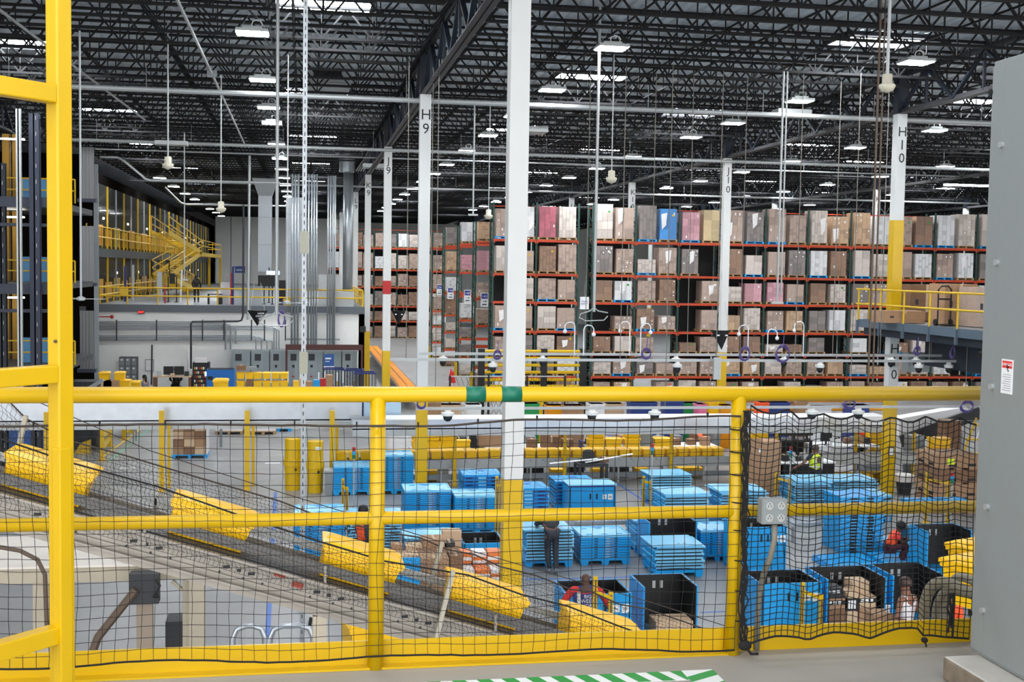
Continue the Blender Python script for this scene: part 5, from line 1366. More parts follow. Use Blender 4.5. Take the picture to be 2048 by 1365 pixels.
# vertical conduit bank
def conduits(us, vt, vb, Y, r, lab):
    for k, u in enumerate(us):
        a, c = yp(u, vt, Y), yp(u, vb, Y)
        tag(MB().cyl((a.x, Y, c.z), (a.x, Y, a.z), r, 8).build('conduit', GALV, smooth=True), f'vertical grey conduit {lab}, {nth(k)} from left', 'conduit', f'conduits {lab}')
conduits((585, 591, 597), 349, 701, 62.4, .055, 'left of the tall strut')
conduits((618, 624, 629, 634), 349, 701, 62.4, .05, 'right of the tall strut')
conduits((657, 662, 667, 671), 352, 701, 62.4, .05, 'beside the round duct')
for k, v in enumerate((627, 679)):
    a, c = yp(573, v, 62.45), yp(680, v, 62.45); tag(MB().bb(a.x, c.x, 62.46, 62.5, a.z-.04, a.z+.04).build('strut_rail', GRY), ('upper' if k == 0 else 'lower')+' strut rail holding the vertical conduits', 'strut')
# horizontal conduit runs on the wall with bends
def wrun(u0, u1, v, vdown, k, lab):
    Y = 62.75; r = .032
    pts = [yp(u0, v, Y), yp(u1-5, v, Y), yp(u1-1.5, v+1.2, Y), yp(u1, v+4, Y), yp(u1, vdown, Y)]
    tag(MB().tube(pts, r, 6).build('wall_conduit', GALV), f'{lab} conduit on the white wall, {nth(k)} from above', 'conduit', f'{lab} conduits on the white wall')
for k in range(6): wrun(198, 452+k*5-(6 if k % 2 else 0), 644+k*3.1, 700 if k < 4 else 688, k, 'upper')
for k in range(4): wrun(198, 512+k*11, 663 if False else 672+k*3.0, 700, k, 'lower')
for k in range(3): wrun(300, 548+k*5, 653+k*3, 702, k, 'middle')
for k, u in enumerate((233, 313, 405, 448, 503, 529, 571)):
    a, c = yp(u, 640, 62.62), yp(u, 682, 62.62); tag(MB().bb(a.x-.03, a.x+.03, 62.62, 62.68, c.z, a.z).build('wall_mount_strut', DRK), f'short dark vertical strut over the wall conduits, {nth(k)} from left', 'strut', 'struts on the white wall')
tag(MB().tube([yp(487, 410, 62), yp(486, 632, 62), yp(483, 641, 62), yp(476, 643, 62), yp(384, 644, 62), yp(382, 648, 62), yp(382, 738, 62)], .05, 6).build('black_pipe', DRK), 'dark pipe down from the roof, stepping left on the white wall', 'pipe')
tag(MB().tube([yp(499, 310, 61.9), yp(496, 640, 61.9)], .07, 8).build('hanging_riser', GRL), 'pale riser pipe beside the dark pipe', 'pipe')
tag(MB().cyl(yp(376, 700, 62.8), yp(376, 745, 62.8), .045, 8).build('wall_mount_pipe', WHT), 'short white pipe on the wall left of the vending machine', 'pipe')
tag(MB().cyl(yp(304, 690, 62.85), yp(303, 770, 62.85), .04, 6).build('wall_cable', DRK), 'thin dark cable down the white wall', 'cable')
p = yp(282, 625, 62.8); t = thing('exit_sign', 'small lit red EXIT sign on the white wall', 'sign', p); MB().bb(-.16, .16, 0, .06, -.09, .09).build('case', mat('exit_dark', (60, 8, 8), .4), t); text('sign_word', 'EXIT', .14, mat('exit_red', (255, 40, 36), .4, emit=3), (0, -.004, 0), (PI/2, 0, 0), t)
a, c = yp(197, 634, 62.7), yp(224, 634, 62.7); tag(MB().cyl(a, c, .03, 6).ell(c, (.1, .08, .1), 8).build('red_valve', RED), 'short red pipe with a round end at the left of the wall', 'pipe')
# motor control cabinets
DG = mat('panel_grey', (132, 142, 144), .45)
def mcc(u0, u1, vt, k):
    Y = 61.8; a, c = yp(u0, 760, Y), yp(u1, 760, Y); H = yp((u0+u1)/2, vt, Y).z; W = c.x-a.x
    t = thing('control_cabinet', f'grey motor control cabinet at the white wall, {nth(k)} from left', 'cabinet', (a.x, Y, 0), 0, 'control cabinets at the white wall')
    MB().bb(0, W, 0, 1.1, 0, H).build('body', DG, t); MB().bb(.05, W*.66, -.02, 0, .15, H-.03).build('door', mat('door_grey', (140, 149, 151), .45), t)
    MB().bb(W*.2, W*.55, -.04, -.02, H-.5, H-.16).build('vent_grille', DRK, t)
    m = MB().bb(W*.3, W*.44, -.05, -.02, H-.85, H-.72, 1).bb(W*.02, W*.1, -.03, -.005, .9, 1.5, 0).bb(W*.74, W*.82, -.03, 0, 1.0, 1.45, 0).bb(W*.75, W*.81, -.035, -.0, .8, .98, 2).bb(W*.3, W*.42, -.04, -.02, 1.2, 1.28, 3)
    for i in range(3): m.bb(W*.5, W*.57, -.04, -.02, .6+i*.18, .66+i*.18, 0)
    m.build('switches', [PAPER, BLK, YEL, RED], t)
for k, (u0, u1) in enumerate(((463, 500), (502, 538), (540, 572), (574, 608), (610, 645), (647, 682), (684, 714))): mcc(u0, u1, 702, k)
t = thing('maroon_gate_frame', 'maroon steel frame over the right control cabinets', 'frame', (0, 61.3, 0)); a, c = yp(571, 695, 61.3), yp(726, 694, 61.3)
MB().bb(a.x, c.x, 0, .12, a.z-.14, a.z+.14).build('top_beam', DRUST, t); MB().bb(a.x, a.x+.1, 0, .12, 0, a.z-.14).build('post', DRUST, t); MB().bb(c.x-.1, c.x, 0, .12, 0, a.z-.14).build('post', DRUST, t)
p = yp(726, 659, 62); tag(MB().box((0, 0, 0), (.28, .25, .3)).build('wall_speaker', BLK, loc=p), 'small black speaker at the wall corner near column K9', 'speaker')
# lockers, notice, desk and machine
Y = 62.2
a, c = yp(238, 716, Y), yp(274, 714, Y); t = thing('locker_unit', 'grey locker unit of twelve doors against the white wall', 'lockers', (a.x, Y, 0)); W = c.x-a.x; H = yp(256, 715, Y).z
MB().bb(0, W, 0, .5, 0, H).build('body', DRK, t)
for i in range(3):
    for j in range(5):
        d = MB().bb(.02+i*W/3, W/3*(i+1)-.02, -.02, 0, .05+j*(H-.05)/5, (H-.05)/5*(j+1)+.02).build('door', mat('locker_grey', (118, 122, 122), .5), t); MB().bb(W/3*i+W*.1, W/3*i+W*.2, -.03, -.02, .05+(j+.62)*(H-.05)/5, .05+(j+.75)*(H-.05)/5).build('latch', PAPER, d)
p = yp(299, 731, 62.95); tag(MB().bb(-.22, .22, 0, .03, -.3, .3).bb(-.18, .18, -.005, 0, -.26, .26, 1).build('wall_notice', [GRY, WHT], loc=p), 'grey framed notice on the white wall beside the desk', 'notice')
Y = 60.5; a, c = yp(306, 753, Y), yp(382, 755, Y); z = a.z; W = c.x-a.x
t = thing('desk', 'brown edged desk with the seated man behind it', 'desk', (a.x, Y, 0)); MB().bb(0, W, 0, .8, z-.06, z).build('top', CARDL, t)
for x in (0, W-.12): MB().bb(x, x+.12, 0, .8, 0, z-.06).build('leg', mat('brown_wood', (112, 70, 48), .5), t)
for k, (u0, u1) in enumerate(((327, 347), (348, 368))):
    x0, x1 = yp(u0, 745, Y+.3).x, yp(u1, 745, Y+.3).x; tt = thing('monitor', ('left' if k == 0 else 'right')+' black monitor on the desk', 'monitor', ((x0+x1)/2, Y+.3, z)); w = (x1-x0)/2
    MB().bb(-w, w, 0, .04, .05, .46).build('screen_case', BLK, tt); MB().bb(-.04, .04, .02, .06, 0, .12).bb(-.14, .14, -.08, .12, 0, .02).build('stand', GRL, tt)
for k, (u, m) in enumerate(((318, GRL), (373, DRK), (345, CARDL))): q = yp(u, 752, Y+.1); tag(MB().bb(-.1, .1, 0, .2, 0, .22 if k != 2 else .12).build('desk_item', m, loc=(q.x, Y+.08, z)), ('grey', 'dark', 'tan')[k]+' small item on the desk top', 'desk item')
Y = 60.8; a, c = yp(385, 726, Y), yp(418, 724, Y); H = yp(400, 726, Y).z; W = c.x-a.x
t = thing('vending_machine', 'black vending machine with lit rows of snacks', 'vending machine', (a.x, Y, 0)); MB().bb(0, W, 0, .8, 0, H).build('body', BLK, t)
for r_ in range(6):
    m = MB()
    for c_ in range(7): m.bb(.08+c_*.085, .14+c_*.085, -.02, 0, .62+r_*.21-.1*(r_ > 7), .74+r_*.21, (c_+r_) % 4)
    m.build('snack_row', [RED, mat('snack_gold', (200, 160, 60)), PAPER, mat('snack_dark', (90, 70, 40))], t)
MB().bb(W*.74, W*.93, -.03, 0, 1.35, 1.55).build('screen', SCRN, t); MB().bb(.2, W*.7, -.03, 0, .2, .34).build('tray', GRL, t)
MB().bb(.1, W-.1, .1, .6, H, H+.22).build('supplies_on_top', WRP, t)
Y = 59.5; a, c = yp(413, 738, Y), yp(468, 738, Y); H = yp(440, 740, Y).z; W = c.x-a.x; RBL = mat('royal_blue_plastic', (10, 104, 184), .4)
t = thing('blue_cage_bin', 'tall blue plastic container between vending machine and totes', 'container', (a.x, Y, 0)); MB().bb(0, W, 0, 1.0, .1, H).build('body', RBL, t); MB().bb(.04, W-.04, .04, .96, H, H+.01).build('opening', BLK, t)
m = MB().bb(.05, .3, -.01, 0, H-.5, H-.32).bb(.15, .28, -.01, 0, H-1.0, H-.84).bb(.12, .26, -.01, 0, H-1.6, H-1.4); m.build('slots', BLK, t); MB().bb(0, .2, 0, 1, 0, .1).bb(W-.2, W, 0, 1, 0, .1).build('feet', RBL, t)
# tote piles in front of the wall (on carts so their tops show over the rail)
def cart(u0, u1, v, Y, d, label, m=GRY):
    a, c = yp(u0, v, Y), yp(u1, v, Y); t = thing('tote_cart', label, 'cart', (a.x, Y, 0)); W = c.x-a.x
    MB().bb(0, W, 0, d, a.z-.05, a.z).build('deck', m, t)
    for x in (0, W-.06): MB().bb(x, x+.06, 0, .06, 0, a.z-.05).bb(x, x+.06, d-.06, d, 0, a.z-.05).build('legs', m, t)
    return a.z
Y = 51.3; zc = cart(470, 578, 776, Y, .8, 'cart of yellow totes in front of the control cabinets')
k = 0
for i, u in enumerate((481, 499, 515, 533, 551, 568)):
    for j in range(2):
        q = yp(u, 770, Y)
        if i == 1 and j == 0:
            carton(u, Y+.1, zc, .28, .4, .36, CARDD, 'brown carton among the yellow totes by the wall', v=770); continue
        tote((q.x, Y+.35, zc+j*.36), PI/2, f'yellow tote on the cart before the control cabinets, {nth(k)} of eleven', 'totes on the wall cart', .80, True); k += 1
carton(482, Y+.1, zc+.72, .4, .4, .2, CARDD, 'open carton on top of the left cart totes', v=770); carton(502, Y+.15, zc+.72, .45, .4, .14, GRY, 'grey crate on top of the cart totes', v=770)
q = yp(442, 776, 46); tote((q.x, 46, q.z-.1), PI/2, 'single yellow tote in front of the blue container', None, 1.3); tag(MB().bb(q.x-.4, q.x+.4, 45.7, 46.4, q.z-.14, q.z-.1).bb(q.x-.05, q.x+.05, 46.0, 46.1, 0, q.z-.14).build('tote_stand', GRY), 'grey stand under the single yellow tote', 'stand')
Y = 47.0; zc = cart(200, 268, 778, Y, .8, 'cart with totes and cartons right of the gate post')
for k, (u, v0, m, lb) in enumerate(((222, 764, CARD, 'brown carton'), (208, 764, CARDL, 'pale carton'))): carton(u, Y, zc, .55, .5, .3, m, lb+' on the cart right of the gate post', v=770)
for k, (u, j) in enumerate(((205, 1), (236, 1), (247, 0))): q = yp(u, 770, Y); tote((q.x, Y+.55, zc+.3*j), PI/2, f'yellow tote on the cart right of the gate post, {nth(k)} from left', 'totes right of the gate post', .9, True)
q = yp(268, 776, 50.7); tote((q.x, 50.7, q.z-.12), PI/2, 'yellow tote beside the dark haired woman', None, 1.2); tag(MB().bb(q.x-.5, q.x+.5, 50.3, 51.1, q.z-.16, q.z-.12).bb(q.x-.05, q.x+.05, 50.6, 50.7, 0, q.z-.16).build('tote_stand', GRY), 'grey stand under the tote by the woman', 'stand')
tag(MB().bar(yp(172, 781, 44), yp(206, 760, 44), .12, .14).build('sloped_rail', GRY), 'grey sloping rail end beside the gate post', 'rail')
# shelves, cages and the blue notice
Y = 51.5
zc = cart(584, 665, 777, Y, .7, 'bench of mixed cartons below the blue notice', GRL)
for k, (u, w, h, m, lb) in enumerate(((592, .24, .3, YPL, 'yellow box'), (604, .24, .4, CARDL, 'pale box'), (618, .28, .28, CARD, 'tan box'), (633, .26, .34, BLU, 'blue box'), (646, .24, .4, RED, 'red box'), (659, .28, .55, CARD, 'tall tan box'))): carton(u, Y, zc, w, .5, h, m, lb+f' on the mixed bench, {nth(k)} from left', v=770)
t = thing('blue_notice', 'blue upright notice board behind the mixed bench', 'notice', (yp(658, 730, 58).x, 58, 0)); z0, z1 = yp(658, 733, 58).z, yp(658, 709, 58).z
MB().bb(-.24, .24, 0, .03, z0, z1).build('board', mat('notice_blue', (36, 84, 150), .4), t); MB().bb(-.03, .03, .03, .06, 0, z0).build('post', GRY, t); MB().bb(-.24, .24, -.004, 0, z0-.2, z0).build('foot_strip', PAPER, t); MB().bb(-.18, .1, -.006, 0, z1-.24, z1-.17).bb(-.18, .02, -.006, 0, z1-.36, z1-.33).build('text_bars', PAPER, t)
def cage(u0, u1, vt, Y, label):
    a, c = yp(u0, vt, Y), yp(u1, vt, Y); t = thing('roll_cage', label, 'roll cage', (a.x, Y, 0)); W = c.x-a.x; H = a.z
    m = MB(); k = 0
    while k <= W+.01:
        m.bb(k-.012, k+.012, 0, .02, .2, H); m.bb(k-.012, k+.012, .8, .82, .2, H); k += W/7
    m.build('bars', DRK, t); MB().bb(0, W, -.02, .02, H-.06, H).bb(0, W, .8, .84, H-.06, H).bb(0, .05, 0, .8, H-.05, H).bb(W-.05, W, 0, .8, H-.05, H).build('top_frame', NAVY, t)
    MB().bb(0, W, 0, .8, .12, .2).build('base', NAVY, t)
    for x in (.05, W-.15): MB().cyl((x, .05, .06), (x+.05, .05, .06), .06, 10).build('caster', BLK, t)
    return t, a.x, W, H
for k, (u0, u1, v, Y) in enumerate(((648, 690, 738, 53), (690, 728, 740, 52), (708, 752, 746, 49))):
    t, x, W, H = cage(u0, u1, v, Y, f'dark roll cage near column K9, {nth(k)} from left'); carton(u0*.78+u1*.22, Y+.2, .21, W*.5, .4, H*.6, (RED, CARDL, NAVY)[k], ('red', 'pale', 'navy')[k]+' box inside the '+ORD[k]+' roll cage near column K9', v=760)
# ------------------------------------------------------------------ storage tower facade at left, seen along its side
XF = wl-.05
def fpt(u, v): return xp(u, v, XF)
Y0, Y1, ZT = WY-3, 149, 11.5
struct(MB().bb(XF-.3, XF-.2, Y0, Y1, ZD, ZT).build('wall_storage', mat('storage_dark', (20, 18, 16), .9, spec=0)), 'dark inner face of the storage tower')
for z in (ZD, 7.6): struct(MB().bb(XF-.22, XF+.05, Y0, Y1, z-.45, z).build('beam_storage_floor', mat('tower_slab_grey', (84, 86, 86), .8, spec=.1)))
fy = [WY-2+k*3.0 for k in range(26)]
for k in range(26):
    y = fy[k]
    for z0, z1 in ((ZD, 7.15), (7.6, 10.9)):
        lb = 'lower' if z0 < 7 else 'upper'
        t = thing('acrylic_screen', f'clear acrylic screen on the {lb} storage facade, {nth(k)} from the front', 'panel', (XF, y, z0), 0, 'acrylic panels of the storage facade')
        MB().bb(-.01, .01, .1, 2.9, .0, z1-z0).build('pane', CLR, t); MB().bb(-.04, .04, 0, .08, 0, z1-z0).build('frame_post', GRY if k % 2 else YEL, t)
    if k < 20:
        for z0 in (ZD, 7.6):
            tag(MB().bb(-.06, -.02, y+.2, y+2.4, 0, 1.1 if k % 2 else .9).build('yellow_bin_wall', YDK if k % 3 else YEL, loc=(XF-.1, 0, z0+.15)), f'yellow inner bin wall behind the {"lower" if z0 < 7 else "upper"} facade, {nth(k)} from the front', 'bin wall', 'yellow bin walls of the storage facade')
for z, nm in ((7.6, 'upper'),):
    t = handrail('facade_railing', f'yellow railing along the {nm} storage facade', (XF+.12, Y0, z), (XF+.12, 120, z), 1.1, 40, .03)
for k in range(16):
    y = 62+k*4.5; z = 9.2 if k % 2 else 6.3
    t = thing('wall_lamp', f'small lit work lamp inside the storage facade, {nth(k)} from the front', 'lamp', (XF-.12, y, z), 0, 'work lamps in the storage facade'); MB().bb(-.02, .04, -.09, .09, -.05, .05).build('lens', mat('warm_lamp', (255, 236, 200), .4, emit=18), t)
# yellow switchback stairs on the deck
SX = XF+1.6
def sp(u, v): return xp(u, v, SX)
t = thing('switchback_stairs', 'yellow switchback stairs on the mezzanine beside the facade', 'stairs', (0, 0, 0))
LY0, LY1 = sp(372, 500).y, sp(419, 500).y
zl = sp(400, 505).z
a, c = sp(303, 462), sp(378, 503); 
YA, YB = sp(303, 500).y, sp(375, 500).y
zA = sp(303, 465).z; zl = sp(395, 507).z
def flight(p0, p1, w, nm):
    for s in (0, w):
        MB().bar((SX+s, p0[0], p0[1]), (SX+s, p1[0], p1[1]), .06, .3).build('stringer', YEL, t)
        for f_ in (.95, .5): MB().bar((SX+s, p0[0], p0[1]+f_), (SX+s, p1[0], p1[1]+f_), .05, .05).build('handrail', YEL, t)
        for k in range(5):
            q = k/4; y = p0[0]+(p1[0]-p0[0])*q; z = p0[1]+(p1[1]-p0[1])*q; MB().bb(SX+s-.025, SX+s+.025, y-.025, y+.025, z, z+.95).build('baluster', YEL, t)
    m = MB()
    for k in range(14):
        q = (k+.5)/14; y = p0[0]+(p1[0]-p0[0])*q; z = p0[1]+(p1[1]-p0[1])*q; MB().bb(SX, SX+w, y-.3, y+.3, z-.02, z+.03).build('tread', YEL, t)
flight((YA, zA), (YB, zl), 1.0, 'upper')
flight((YB, zl-.1), (YA, (zA+ZD)/2-.6), 1.0, 'middle')
flight((YA, (zA+ZD)/2-.6), (YB-1, ZD+.05), 1.0, 'lower')
LB = LY1
MB().bb(SX-.1, SX+1.1, YB, LB, zl-.28, zl).build('landing', YEL, t)
for f_ in (.95, .5): MB().bb(SX+1.06, SX+1.1, YB, LB, zl+f_-.03, zl+f_+.03).bb(SX-.1, SX+1.1, LB-.04, LB, zl+f_-.03, zl+f_+.03).build('handrail', YEL, t)
for y in (YB, (YB+LB)/2, LB): MB().bb(SX+1.05, SX+1.1, y-.03, y+.03, zl, zl+.95).build('baluster', YEL, t)
for x in (SX, SX+1.0): MB().bb(x-.1, x+.1, LB-.3, LB-.1, ZD, zl-.28).build('landing_leg', YEL, t)
# things on the deck
def deckbox(u0, u1, vt, Y, d, m, nm, label, cat, vb=None):
    a, c = yp(u0, vt, Y), yp(u1, vt, Y); H = yp((u0+u1)/2, vt, Y).z-ZD
    o = MB().bb(0, c.x-a.x, 0, d, 0, H).build(nm, m, loc=(a.x, Y, ZD)); tag(o, label, cat); return o
Y = 66
def dscreen(u0, u1, v0, v1, Y, label, m=BLK):
    a, c = yp(u0, v0, Y), yp(u1, v1, Y); t = thing('floor_screen', label, 'screen', ((a.x+c.x)/2, Y, ZD)); w = (c.x-a.x)/2
    MB().bb(-w, w, 0, .06, c.z-ZD, a.z-ZD).build('panel', m, t); MB().bb(-.25, -.19, .06, .12, 0, c.z-ZD+.4).bb(.19, .25, .06, .12, 0, c.z-ZD+.4).bb(-.3, -.14, -.3, .4, 0, .04).bb(.14, .3, -.3, .4, 0, .04).build('stand', BLK, t); return t
dscreen(516, 557, 551, 573, 66, 'big black screen on a stand behind the deck railing')
a, c = yp(534, 543, 69), yp(560, 549, 69); t = dscreen(533, 559, 542, 550, 69, 'small lit screen above the big black screen', SCRN)
deckbox(558, 571, 561, 65.5, .6, BLK, 'black_cabinet', 'black cabinet right of the big deck screen', 'cabinet')
deckbox(441, 459, 565, 66, .05, PAPER, 'white_board', 'white board standing on the deck', 'board')
deckbox(637, 682, 550, 66.5, .4, mat('pale_panel', (214, 216, 216)), 'white_partition', 'white partition panel behind the conduit bank', 'panel')
a = yp(466, 548, 65); t = thing('goods_sign', 'dark blue framed sign on the deck', 'sign', (a.x, 65, ZD)); z1 = yp(470, 534, 65).z-ZD; MB().tube([(0, 0, 0), (0, 0, z1), (.62, 0, z1)], .05, 6).build('frame', NAVY, t); MB().bb(.1, .62, -.02, .02, z1-.32, z1).build('board', NAVY, t); MB().bb(.18, .56, -.03, -.02, z1-.2, z1-.14).build('words', GRY, t)
deckbox(461, 466, 546, 65.4, .2, RED, 'red_beacon_post', 'red topped post beside the deck sign', 'post')
for k, (u, v) in enumerate(((250, 533), (266, 530))): deckbox(u-2, u+2, v, 68+k, .12, (NAVY, GRL)[k], 'slim_post', ('dark', 'pale')[k]+' slim post on the deck behind the left railing', 'post')
deckbox(328, 331, 570, 66, .15, RED, 'red_bollard', 'red bollard on the deck', 'bollard')
deckbox(314, 323, 544, 70, .4, GRL, 'steel_cabinet', 'grey steel cabinet before the stairs', 'cabinet')
dscreen(339, 350, 547, 568, 68, 'small black screen on a stand before the stairs')
p = yp(361, 600, 66.5); tag(MB().bar((p.x, 66.5, ZD), yp(364, 540, 66.5), .08, .08).build('white_mast', PAPER), 'slanted white mast on the deck', 'mast')
a, c = yp(240, 577, WY-.06), yp(257, 592, WY-.06); tag(MB().bb(a.x, c.x, WY-.12, WY-.06, c.z, a.z).build('rail_board', YEL), 'yellow board hung on the deck railing', 'board')
a = yp(415, 590, 65); t = thing('dark_bench', 'dark low table on the deck beside the stairs', 'table', (a.x, 65, ZD)); MB().bb(0, .75, 0, .5, .5, .55).build('top', BLK, t); MB().bb(0, .08, 0, .5, 0, .5).bb(.55, .75, .1, .4, .0, .45).build('legs', BLK, t)
carton(690, 63.3, ZD, .9, .6, .8, GRL, 'grey box on the deck at the right railing', v=600); carton(576, 65, ZD, .5, .4, .34, YEL, 'yellow round bin on the deck below the fan', v=600)
# nearer tower steel at far left
XT = XF+.0
def tpost(u, Y, w, m, label, z0=0, z1=11.5):
    x = yp(u, 500, Y).x; t = thing('tower_post', label, 'post', (x, Y, 0)); b = MB().bb(-w/2, w/2, 0, .03, z0, z1).bb(-w/2, w/2, w-.03, w, z0, z1).bb(-.02, .02, 0, w, z0, z1); b.build('flange_beam', m, t)
    n_ = MB(); z = z0+.3
    while z < z1: n_.bb(w*.18, w*.24, -.005, 0, z, z+.12); z += .5
    n_.build('bolt_slots', GRL, t); return t
TB = mat('tower_navy_steel', (48, 54, 70), .5, var=.08)
tpost(69, 40, .30, TB, 'dark navy steel post left of the gate post'); tpost(2, 41, .26, BLUK, 'dark steel post at the left picture edge', 0, 10)
tpost(38, 39.0, .14, GRL, 'pale grey post at far left'); 
for k, v in enumerate((402, 448, 578, 622, 780)):
    a, c = yp(-20, v, 40.2), yp(98, v+4, 40.2); tag(MB().bb(a.x, c.x, 40.35, 40.6, a.z-(.16 if k in (0, 2) else .05), a.z+(.16 if k in (0, 2) else .05)).build('tower_beam', TB), f'navy cross beam of the left tower, {nth(k)} from above', 'beam')
for k, (vt, vb) in enumerate(((345, 405), (510, 565), (670, 730))):
    Yk = 44.5; z0 = yp(60, vb, Yk).z; h = yp(60, vt, Yk).z-z0
    struct(MB().bb(-30, yp(96, 500, 41.5).x, 41.5, 50, z0-.22, z0).build('floor_tower', mat('tower_slab_dark', (62, 64, 66))))
    a, c = yp(8, vb, Yk), yp(150, vb, Yk); handrail('tower_railing', f'yellow railing in the left tower, {nth(k)} from above', (a.x, Yk, z0), (c.x, Yk, z0), h*.8, 4, .03)
    for j, u in enumerate((54, 82)):
        q = yp(u, vb, 45.5); tag(MB().bb(-.22, .22, 0, .4, 0, .9).bb(-.24, .24, -.03, .43, .82, .9).build('blue_tote_stack', mat('sky_tote', (80, 150, 200), .4), loc=(q.x, 45.5, z0)), f'pale blue tote stack in the left tower, {("upper", "middle", "lower")[k]} floor, {("left", "right")[j]}', 'tote stack', 'tote stacks in the left tower')
    for j, u in enumerate((12, 32, 118)):
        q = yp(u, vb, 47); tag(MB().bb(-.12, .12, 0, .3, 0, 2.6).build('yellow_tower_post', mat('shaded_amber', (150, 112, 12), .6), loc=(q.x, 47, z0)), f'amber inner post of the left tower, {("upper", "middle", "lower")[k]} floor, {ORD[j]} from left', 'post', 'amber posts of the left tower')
    q = yp(20, vt-40, 46); t = thing('ceiling_tube_lamp', f'lit tube lamp in the left tower, {nth(k)} from above', 'lamp', (q.x, 46, z0+2.3)); MB().bb(-.5, .5, -.05, .05, 0, .05).build('tube', mat('tower_tube', (255, 250, 240), .4, emit=14), t)
    for u in (28, 33): pass
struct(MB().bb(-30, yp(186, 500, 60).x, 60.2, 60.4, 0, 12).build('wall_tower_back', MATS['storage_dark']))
for k, (u0, u1, v0, v1, Y) in enumerate(((160, 188, 294, 398, 56), (160, 188, 452, 566, 56), (160, 187, 622, 738, 52))):
    a, c = yp(u0, v0, Y), yp(u1, v1, Y); t = thing('grey_wall_panel', f'ribbed grey panel on the left tower, {nth(k)} from above', 'panel', (a.x, Y, c.z)); W = c.x-a.x; H = a.z-c.z
    MB().bb(0, W, 0, .1, 0, H).build('sheet', mat('panel_warm_grey', (128, 126, 126), .5), t); m = MB()
    for j in range(4): m.bb(W*j/4, W*j/4+.03, -.03, 0, 0, H)
    m.build('ribs', GRY, t); MB().bb(-.1, W+.1, -.15, .3, -.15, 0).build('sill_beam', TB, t)
p = yp(192, 560, 57); tag(MB().bb(-.09, .09, 0, .18, 0, 11.3).build('corner_post', GRY, loc=(p.x, 57, 0)), 'grey corner post at the left end of the white wall', 'post')
# ------------------------------------------------------------------ right balcony
ZB = HC-1.42
e0, e1 = gp(1710, 640, ZB), gp(1962, 663, ZB); BXX = (e0.x+e1.x)/2; BY1, BY0 = e0.y, 18.0
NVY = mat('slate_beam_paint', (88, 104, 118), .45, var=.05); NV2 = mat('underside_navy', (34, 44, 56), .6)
struct(MB().bb(BXX, 30, BY0, BY1, ZB-.1, ZB).build('floor_balcony', mat('balcony_deck', (120, 122, 122), .4)), 'grey deck of the right balcony')
struct(MB().bb(BXX-.04, BXX, BY0, BY1, ZB-.22, ZB+.03).bb(BXX, 30, BY1-.06, BY1, ZB-.22, ZB+.03).build('trim_balcony_edge', NVY))
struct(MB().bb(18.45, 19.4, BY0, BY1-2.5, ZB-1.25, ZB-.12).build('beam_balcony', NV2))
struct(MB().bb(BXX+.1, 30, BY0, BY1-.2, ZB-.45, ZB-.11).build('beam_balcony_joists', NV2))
t = thing('balcony_railing', 'yellow railing along the edge of the right balcony', 'railing', (BXX, BY1, ZB)); h = .98
for z, nm in ((h, 'top_rail'), (h*.53, 'mid_rail')): MB().cyl((-.03, .1, z), (-.03, BY0-BY1, z), .032, 10).build(nm, YEL, t)
for u in (1718, 1762, 1809, 1861, 1917, 1978, 2050):
    y = xp(u, 640, BXX).y-BY1
    MB().cyl((-.03, y, -.0), (-.03, y, h), .03, 10).build('post', YEL, t); MB().bb(-.09, -.02, y-.035, y+.035, -.42, .0).build('post_bracket', NVY, t)
t = thing('balcony_railing', 'yellow railing across the far end of the right balcony', 'railing', (BXX, BY1, ZB))
for z, nm in ((h, 'top_rail'), (h*.53, 'mid_rail')): MB().cyl((0, -.03, z), (10, -.03, z), .032, 8).build(nm, YEL, t)
for k in range(5): MB().cyl((.35+k*2, -.03, 0), (.35+k*2, -.03, h), .03, 8).build('post', YEL, t)
def bbox(u0, u1, vt, vb, Y, d, m, label):
    a, c = yp(u0, vt, Y), yp(u1, vb, Y); t = thing('big_carton', label, 'box', (a.x, Y, ZB)); W = c.x-a.x; H = a.z-ZB
    MB().bb(0, W, 0, d, 0.02, H).build('body', m, t); MB().bb(W*.46, W*.54, -.004, d, .3, H+.003).build('tape', CARDL, t); MB().bb(W*.15, W*.24, -.004, 0, H*.45, H*.6).build('printed_mark', DRK, t); return t
bbox(1768, 1850, 622, 650, 33.2, .8, CARD, 'long low brown carton on the right balcony')
bbox(1822, 1886, 569, 640, 34.9, .7, CARDD, 'tall brown carton behind the low one on the balcony')
bbox(1891, 1952, 568, 650, 32.0, .9, CARD, 'big brown carton at the right of the balcony')
bbox(1953, 2010, 575, 650, 31.0, .9, WR['taupe'], 'wrapped carton at the right end of the balcony')
q = yp(1877, 640, 32.2); t = thing('hand_truck', 'dark hand truck between the balcony cartons', 'hand truck', (q.x, 31.9, ZB))
MB().tube([(-.2, 0, .1), (-.2, 0, 1.05), (-.1, 0, 1.15), (.1, 0, 1.15), (.2, 0, 1.05), (.2, 0, .1)], .025, 6).bb(-.2, .2, -.02, .02, .45, .5).bb(-.2, .2, -.02, .02, .75, .8).build('frame', BLK, t); MB().bb(-.22, .22, -.2, .02, .03, .06).build('toe_plate', BLK, t)
for s in (-1, 1): MB().cyl((s*.2, .05, .1), (s*.26, .05, .1), .1, 12).build('wheel', RUB, t)
p = yp(1838, 725, 33.6); t = thing('hanging_control_box', 'grey control box hung beside column H10 under the balcony', 'box', p); MB().bb(-.35, .35, 0, .4, -.3, .28).build('case', CABG, t); MB().bb(-.03, .03, .1, .16, .28, 1.0).build('hanger', GRY, t); MB().bb(-.28, .1, -.01, 0, -.24, .2).build('door', GRY, t)
